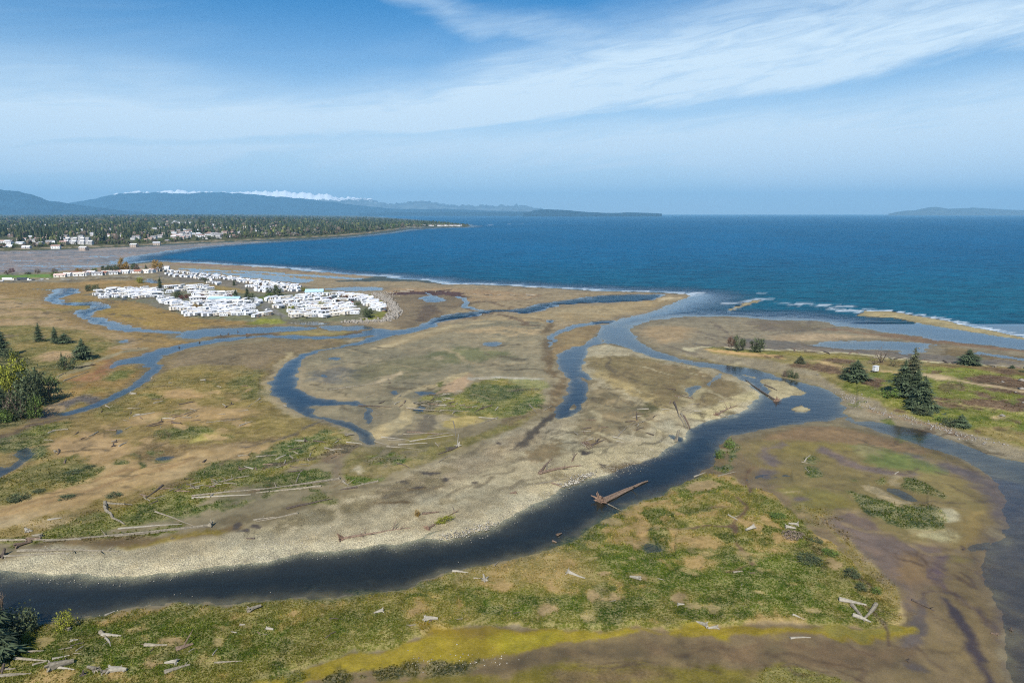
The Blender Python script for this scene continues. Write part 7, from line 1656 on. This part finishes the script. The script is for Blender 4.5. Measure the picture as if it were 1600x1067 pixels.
stones('cobbles', [(10, 887), (67, 896), (188, 898), (256, 896), (350, 884), (481, 862), (551, 858), (623, 855), (696, 846), (771, 823), (800, 808), (856, 778), (931, 743), (1005, 717), (1049, 695)], 7000, .12, 5.5, 'cobble', 7)
stones('river_stones', [(690, 842), (730, 834), (775, 818)], 300, .2, 1.0, 'cobble', 8, .3)
stones('river_stones', [(886, 801), (900, 793), (914, 784)], 160, .3, .5, 'cobble', 9, .9)
stones('river_stones', [(880, 760), (900, 752), (925, 742)], 260, .26, 1.0, 'cobble', 10, .3)
stones('creek_shells', [(640, 1040), (700, 1036), (740, 1040), (800, 1034)], 110, .12, 1.4, 'cobble', 11)
stones('slough_bank_stones', [(1320, 618), (1340, 632), (1400, 652), (1450, 664), (1500, 680), (1560, 696)], 420, .34, 2.5, 'rock', 12)

# ------------------------------------------------------------------ the town across the bay
HB = {}
def house_mesh(k):
    r = random.Random(k); wl = ['town_pale', 'town_tan', 'white', 'town_tan'][k % 4]; rf = ['town_roof', 'town_rose', 'whiteroof', 'town_rose', 'town_roof'][k % 5]
    L, Wd, H = r.uniform(6, 9), r.uniform(4.5, 6), r.choice((3.2, 5.8, 5.8))
    w = MB()
    for s_ in range(1 if H < 4 else 2):
        for i in range(3):
            x = -L + 2 * L * (i + .5) / 3; w.box(x - .9, x + .9, -Wd - .05, -Wd + .02, 1 + s_ * 2.8, 2.3 + s_ * 2.8)
    return [('wall', MB().box(-L, L, -Wd, Wd, -3, H).gend(-L, L, -Wd, Wd, H, H + 2).mesh('wall', [M[wl]])), ('roof', MB().gable(-L, L, -Wd, Wd, H, H + 2.1, 0, .6).mesh('roof', [M[rf]])), ('windows', w.mesh('windows', [M['glass']]))], wl, rf
for k in range(12): HB[k] = house_mesh(k)
def on_land(px_target, py_target):
    """the land point that is SEEN at this photo pixel (the far land rises)"""
    best = None
    for yy in np.arange(max(336.5, py_target - 1), 396, 0.35):
        X, Y = ground(px_target, yy); z = gz(px_target, yy)
        r_ = unproject(float(X), float(Y), z)[1]
        if best is None or abs(r_ - py_target) < best[0]: best = (abs(r_ - py_target), float(X), float(Y), z)
    return best[1:]
HZ = [((-20, 60), (365, 384), 26, 'near the west end of the town beach'), ((0, 60), (352, 366), 24, 'in the rose roofed quarter at the west'), ((55, 105), (368, 386), 20, 'west of the white condominium'), ((62, 110), (350, 358), 12, 'among the western woods'), ((120, 200), (352, 372), 24, 'in the woods above the condominium'), ((205, 245), (366, 376), 12, 'behind the middle of the town beach'),
      ((245, 300), (350, 374), 30, 'on the slope left of the long white hall'), ((285, 345), (362, 374), 26, 'on the slope below the long white hall'), ((300, 372), (347, 362), 24, 'on the hill right of the long white hall'), ((330, 365), (364, 371), 14, 'in the sea view row below the hill'), ((370, 460), (354, 366), 14, 'in the eastern woods'), ((160, 250), (344, 352), 16, 'on the upper wooded slope'), ((380, 560), (350, 366), 22, 'scattered along the eastern woods'), ((-20, 160), (345, 356), 22, 'on the upper western slope')]
TOWN = []
for (xa, xb), (ya, yb), n, where in HZ:
    for i in range(n):
        px, py = random.uniform(xa, xb), random.uniform(ya, yb)
        if i % 4 == 0: px += random.gauss(0, 30); py += random.gauss(0, 5)
        if px > 500 or py < 343: continue
        X, Y, z = on_land(px, py); k = random.randrange(12); parts, wl, rf = HB[k]
        if any((X - a) ** 2 + (Y - b_) ** 2 < 150 for a, b_ in TOWN): continue
        TOWN.append((X, Y))
        o = empty('house', (X, Y, z), random.gauss(0, .35)); s = random.uniform(.9, 1.25); o.scale = (s, s, s)
        for pn, me in parts:
            c = bpy.data.objects.new(pn, me); COL.objects.link(c); c.parent = o

        wn = {'white': 'white', 'town_pale': 'pale', 'town_tan': 'tan'}[wl]
        tag(o, f"far {wn} house, {rn[rf]} roof, {where}", 'house', 'houses of the town across the bay')
def block(px, py, n, L, Wd, H, rf, label, name, step=(24, 3)):
    X, Y, z = on_land(px, py); o = empty(name, (X, Y, z), 0, (.85, .85, .85))
    for i in range(n):
        x = (i - (n - 1) / 2) * step[0]; y = (i % 2) * step[1]
        MB().box(x - L, x + L, y - Wd, y + Wd, -4, H).gend(x - L, x + L, y - Wd, y + Wd, H, H + 3).build('wall', M['town_pale'], o)
        MB().gable(x - L, x + L, y - Wd, y + Wd, H, H + 3.1).build('roof', M[rf if i % 2 else 'whiteroof'], o)
        for s_ in range(int(H // 3)):
            for j in range(3):
                xx = x - L + 2 * L * (j + .5) / 3; MB().box(xx - 1.2, xx + 1.2, y - Wd - .06, y - Wd + .02, 1 + s_ * 3, 2.6 + s_ * 3).build('window', M['glass'], o)
    tag(o, label, 'building')
block(124, 381.5, 7, 6, 6, 9, 'greyroof', 'white three storey condominium with grey gables above the town beach', 'condominium', (12.5, 6))
block(122, 376.5, 6, 6, 6, 9, 'greyroof', 'rear wing of the white condominium above the town beach', 'condominium', (12.5, 6))
block(4, 380, 3, 9, 6, 6, 'pinkroof', 'long white motel at the left edge of the town beach', 'motel', (18, 0))
block(6, 386, 3, 9, 5, 3.5, 'redroof', 'low white motel with a red roof at the left edge', 'motel', (18, 0))
block(42, 388, 2, 6, 5, 5, 'whiteroof', 'white beach house on the shore at the left', 'beach_house', (11, 0))
block(285, 349.5, 5, 14, 12, 7, 'whiteroof', 'long white hall on the hill of the town', 'hall', (28, 0))
block(257, 352, 3, 12, 8, 5, 'whiteroof', 'low white hall left of the long one on the hill', 'hall', (26, 0))
# ------------------------------------------------------------------ woods on the far shore: one mass of thousands of trees
def wood(n, seed, name, region, hmul=1.0, thin=0.0):
    r = np.random.default_rng(seed)
    (xa, xb) = region; px = r.uniform(xa, xb, n * 2)
    # shoreline of the far land
    sx = np.array([-260, 0, 100, 200, 300, 400, 500, 560, 600, 640, 690, 730]); sy = np.array([394, 390.5, 387.5, 383.5, 378, 374, 369, 365, 360, 355.0, 353.4, 352.6])
    lo = np.interp(px, sx, sy); up = np.interp(px, [-260, 470, 560, 640, 690, 730], [336.6, 336.6, 340.5, 348, 351.5, 352.3])
    f = r.random(n * 2) ** 0.85
    py = lo - (lo - up) * f
    X, Y = ground(px, py)
    cl = fbm(X / 120, Y / 300, 3, 700 + seed)
    keep = r.random(n * 2) < np.clip((cl - 0.28) * 3.0 + .25, 0.12, 1)
    TX = np.array(TOWN)
    X, Y, px, py, f = X[keep][:n], Y[keep][:n], px[keep][:n], py[keep][:n], f[keep][:n]
    # leave a clearing in front of the houses
    ok = np.ones(len(X), bool)
    for hx, hy in TOWN:
        ok &= ~((np.abs(X - hx) < 14) & (Y < hy + 3) & (Y > hy - 120 - 0.022 * hy))
    for hx, wpx, y0, y1 in ((124, 24, 371, 386), (6, 22, 374, 390), (42, 6, 383, 391), (285, 24, 345, 355), (257, 14, 348, 356)):
        ok &= ~((np.abs(px - hx) < wpx) & (py > y0 + 3) & (py < y1 + 4))
    X, Y, px, py, f = X[ok], Y[ok], px[ok], py[ok], f[ok]; n = len(X)
    z = np.array([gz(a, b_) for a, b_ in zip(px, py)])
    conif = r.random(n) < np.where(f < .10, .2, .58)
    h = np.where(conif, r.uniform(9, 29, n), r.uniform(6, 17, n)) * hmul * (.75 + .6 * fbm(X / 90, Y / 200, 2, 911)) * (1 + .25 * np.clip(f, 0, 1))
    h *= np.clip(np.interp(px, [-260, 560, 690, 735], [1, 1, .8, .35]), 0, 1) * np.where(f < 0.06, .6, 1)
    w = np.where(conif, h * r.uniform(.16, .24, n), h * r.uniform(.34, .5, n)) * np.clip(Y / 2600, .85, 2.0)
    K = 6; a = np.arange(K) / K * 2 * math.pi
    rings = 4
    hz_ = np.where(conif[:, None], np.array([[.06, .34, .62, .86]]), np.array([[.08, .38, .70, .92]]))
    wr_ = np.where(conif[:, None], np.array([[1, .78, .5, .2]]), np.array([[.55, 1, .9, .45]]))
    jit = r.uniform(.6, 1.35, (n, rings, K))
    R_ = w[:, None, None] * wr_[:, :, None] * jit
    VX = X[:, None, None] + R_ * np.cos(a)[None, None]; VY = Y[:, None, None] + R_ * np.sin(a)[None, None]
    VZ = (z - .5)[:, None, None] + h[:, None, None] * (hz_[:, :, None] + r.normal(size=(n, rings, K)) * .03)
    ring = np.stack([VX, VY, VZ], -1).reshape(n, rings * K, 3)
    top = np.stack([X, Y, z + h], -1)[:, None]
    V = np.concatenate([ring, top], 1); nv = rings * K + 1
    fl = []
    for q in range(rings - 1):
        for j in range(K): A, B_, C_, D_ = q * K + j, q * K + (j + 1) % K, (q + 1) * K + (j + 1) % K, (q + 1) * K + j; fl += [(A, B_, C_), (A, C_, D_)]
    for j in range(K): fl.append(((rings - 1) * K + j, (rings - 1) * K + (j + 1) % K, rings * K))
    Fc = (np.array(fl)[None] + nv * np.arange(n)[:, None, None]).reshape(-1, 3)
    pal = np.array([(.036, .052, .026), (.055, .068, .034), (.075, .085, .036), (.11, .10, .07), (.12, .13, .04), (.14, .11, .08)])
    ci = np.where(conif, r.choice(3, n, p=[.5, .3, .2]), r.choice(np.arange(2, 6), n, p=[.35, .25, .22, .18]))
    col = pal[ci] * r.uniform(.6, 1.45, (n, 1)) * (.48 + .75 * fbm(X / 160, Y / 420, 3, 921))[:, None]
    colv = np.repeat(col[:, None], nv, 1) * r.uniform(.8, 1.2, (n, nv, 1))
    o = link_mesh(name, V.reshape(-1, 3), Fc, [M['wood']], attrs={'leaf_tone': ('POINT', colv.reshape(-1, 3))}); o['kind'] = 'stuff'
    return o
M['wood'] = simple_mat('woodland', (1.0, 1.0, 1.0), .9, .1, .25, .08, 0, 'leaf_tone')
wood(15000, 3, 'far_woods', (-255, 732))
# single trees standing out along the town beach
for i in range(70):
    px = -10 + i * 9.3 + random.uniform(-3, 3); 
    lo = float(np.interp(px, [-260, 0, 100, 200, 300, 400, 500, 560, 600, 640], [394, 390.5, 387.5, 383.5, 378, 374, 369, 365, 360, 355.6]))
    if px > 640: break
    py = lo - random.uniform(.2, 1.5); kd = random.choice(['oval', 'round', 'fir', 'oval']); mk = {'fir': 'needles'}.get(kd, random.choice(['leaf_dark', 'leaf_green', 'leaf_dark', 'twig']))
    nm = {'needles': 'dark conifer', 'leaf_dark': 'dark green broadleaf tree', 'leaf_green': 'light green broadleaf tree', 'twig': 'bare brown tree'}[mk]
    sec = ['left of the white beach house', 'below the white condominium', 'below the middle of the town', 'at the centre of the town beach', 'below the sea view row', 'below the eastern woods', 'near the wooded point'][min(6, int(max(px, 0) // 92))]
    plant(px, py, py - random.uniform(5, 9.5), random.uniform(5, 9), kd, mk, f"{nm} on the far shore {sec} XX" if False else f"{nm} on the far shore {sec}", 'tree', 'trees along the far town beach', seed=61 + i % 3)
for i in range(26):
    px = 655 + i * 2.6; py = 353.6 + random.uniform(-.6, .4); X, Y = ground(px, py); parts, wl, rf = HB[i % 3 * 4]
    o = empty('house', (float(X), float(Y), max(gz(px, py), .3) + 2), random.gauss(0, .3)); o.scale = (1.3, 1.3, 1.0)
    for pn, me in parts:
        c = bpy.data.objects.new(pn, me); COL.objects.link(c); c.parent = o

    tag(o, 'small white house on the low point beyond the woods', 'house', 'houses on the low point')

# ------------------------------------------------------------------ rough grass on the near island and marsh
def tufts(n, seed, name, box, hmin, hmax, thresh=.55):
    r = np.random.default_rng(seed); px = r.uniform(box[0], box[1], n); py = r.uniform(box[2], box[3], n)
    i = np.clip(np.searchsorted(xs, px), 0, NX - 1); j = np.clip(np.searchsorted(ys, py), 0, NY - 1)
    g = MASK[j, i, 0]; z = Z[j, i]; nn = N_MED[j, i]
    ok = (g > thresh) & (z > .12) & (r.random(n) < g * (0.35 + 1.3 * np.clip(nn - .3, 0, 1)))
    px, py, i, j = px[ok], py[ok], i[ok], j[ok]; n = len(px)
    X, Y = ground(px, py); z = Z[j, i]; base = BASE[j, i]
    h = r.uniform(hmin, hmax, n); w = h * r.uniform(.35, .8, n)
    V = []; 
    a = r.random(n) * 3.14
    for k in range(3):
        t_ = a + k * 1.05; lx, ly = np.cos(t_) * w, np.sin(t_) * w
        lean = r.normal(size=(n, 2)) * .35 * h[:, None]
        V += [np.stack([X - lx, Y - ly, z - .05], -1), np.stack([X + lx, Y + ly, z - .05], -1), np.stack([X + lean[:, 0], Y + lean[:, 1], z + h], -1)]
    V = np.stack(V, 1).reshape(-1, 3); Fc = np.arange(n * 9).reshape(-1, 3)
    straw = r.random((n, 1)) < .36
    col = np.where(straw, base * 1.15 + np.array([[.06, .048, .018]]), base * np.array([[.88, .93, .55]])) * r.uniform(.72, 1.28, (n, 1))
    o = link_mesh(name, V, Fc, [M['wood']], attrs={'leaf_tone': ('POINT', np.repeat(col, 9, 0))}); o['kind'] = 'stuff'; return n
tufts(330000, 21, 'rough_grass', (-60, 1660, 735, 1110), .10, .30, .42)
tufts(60000, 22, 'marsh_grass', (-60, 1660, 560, 860), .2, .5, .45)
for o in COL.objects:      # window strips and wheels too small to pick apart
    if o.parent is not None and o.name.split('.')[0] in ('windows', 'wheels'):
        o['kind'] = 'stuff'

print('caravans', n_rv, 'houses', len(TOWN))
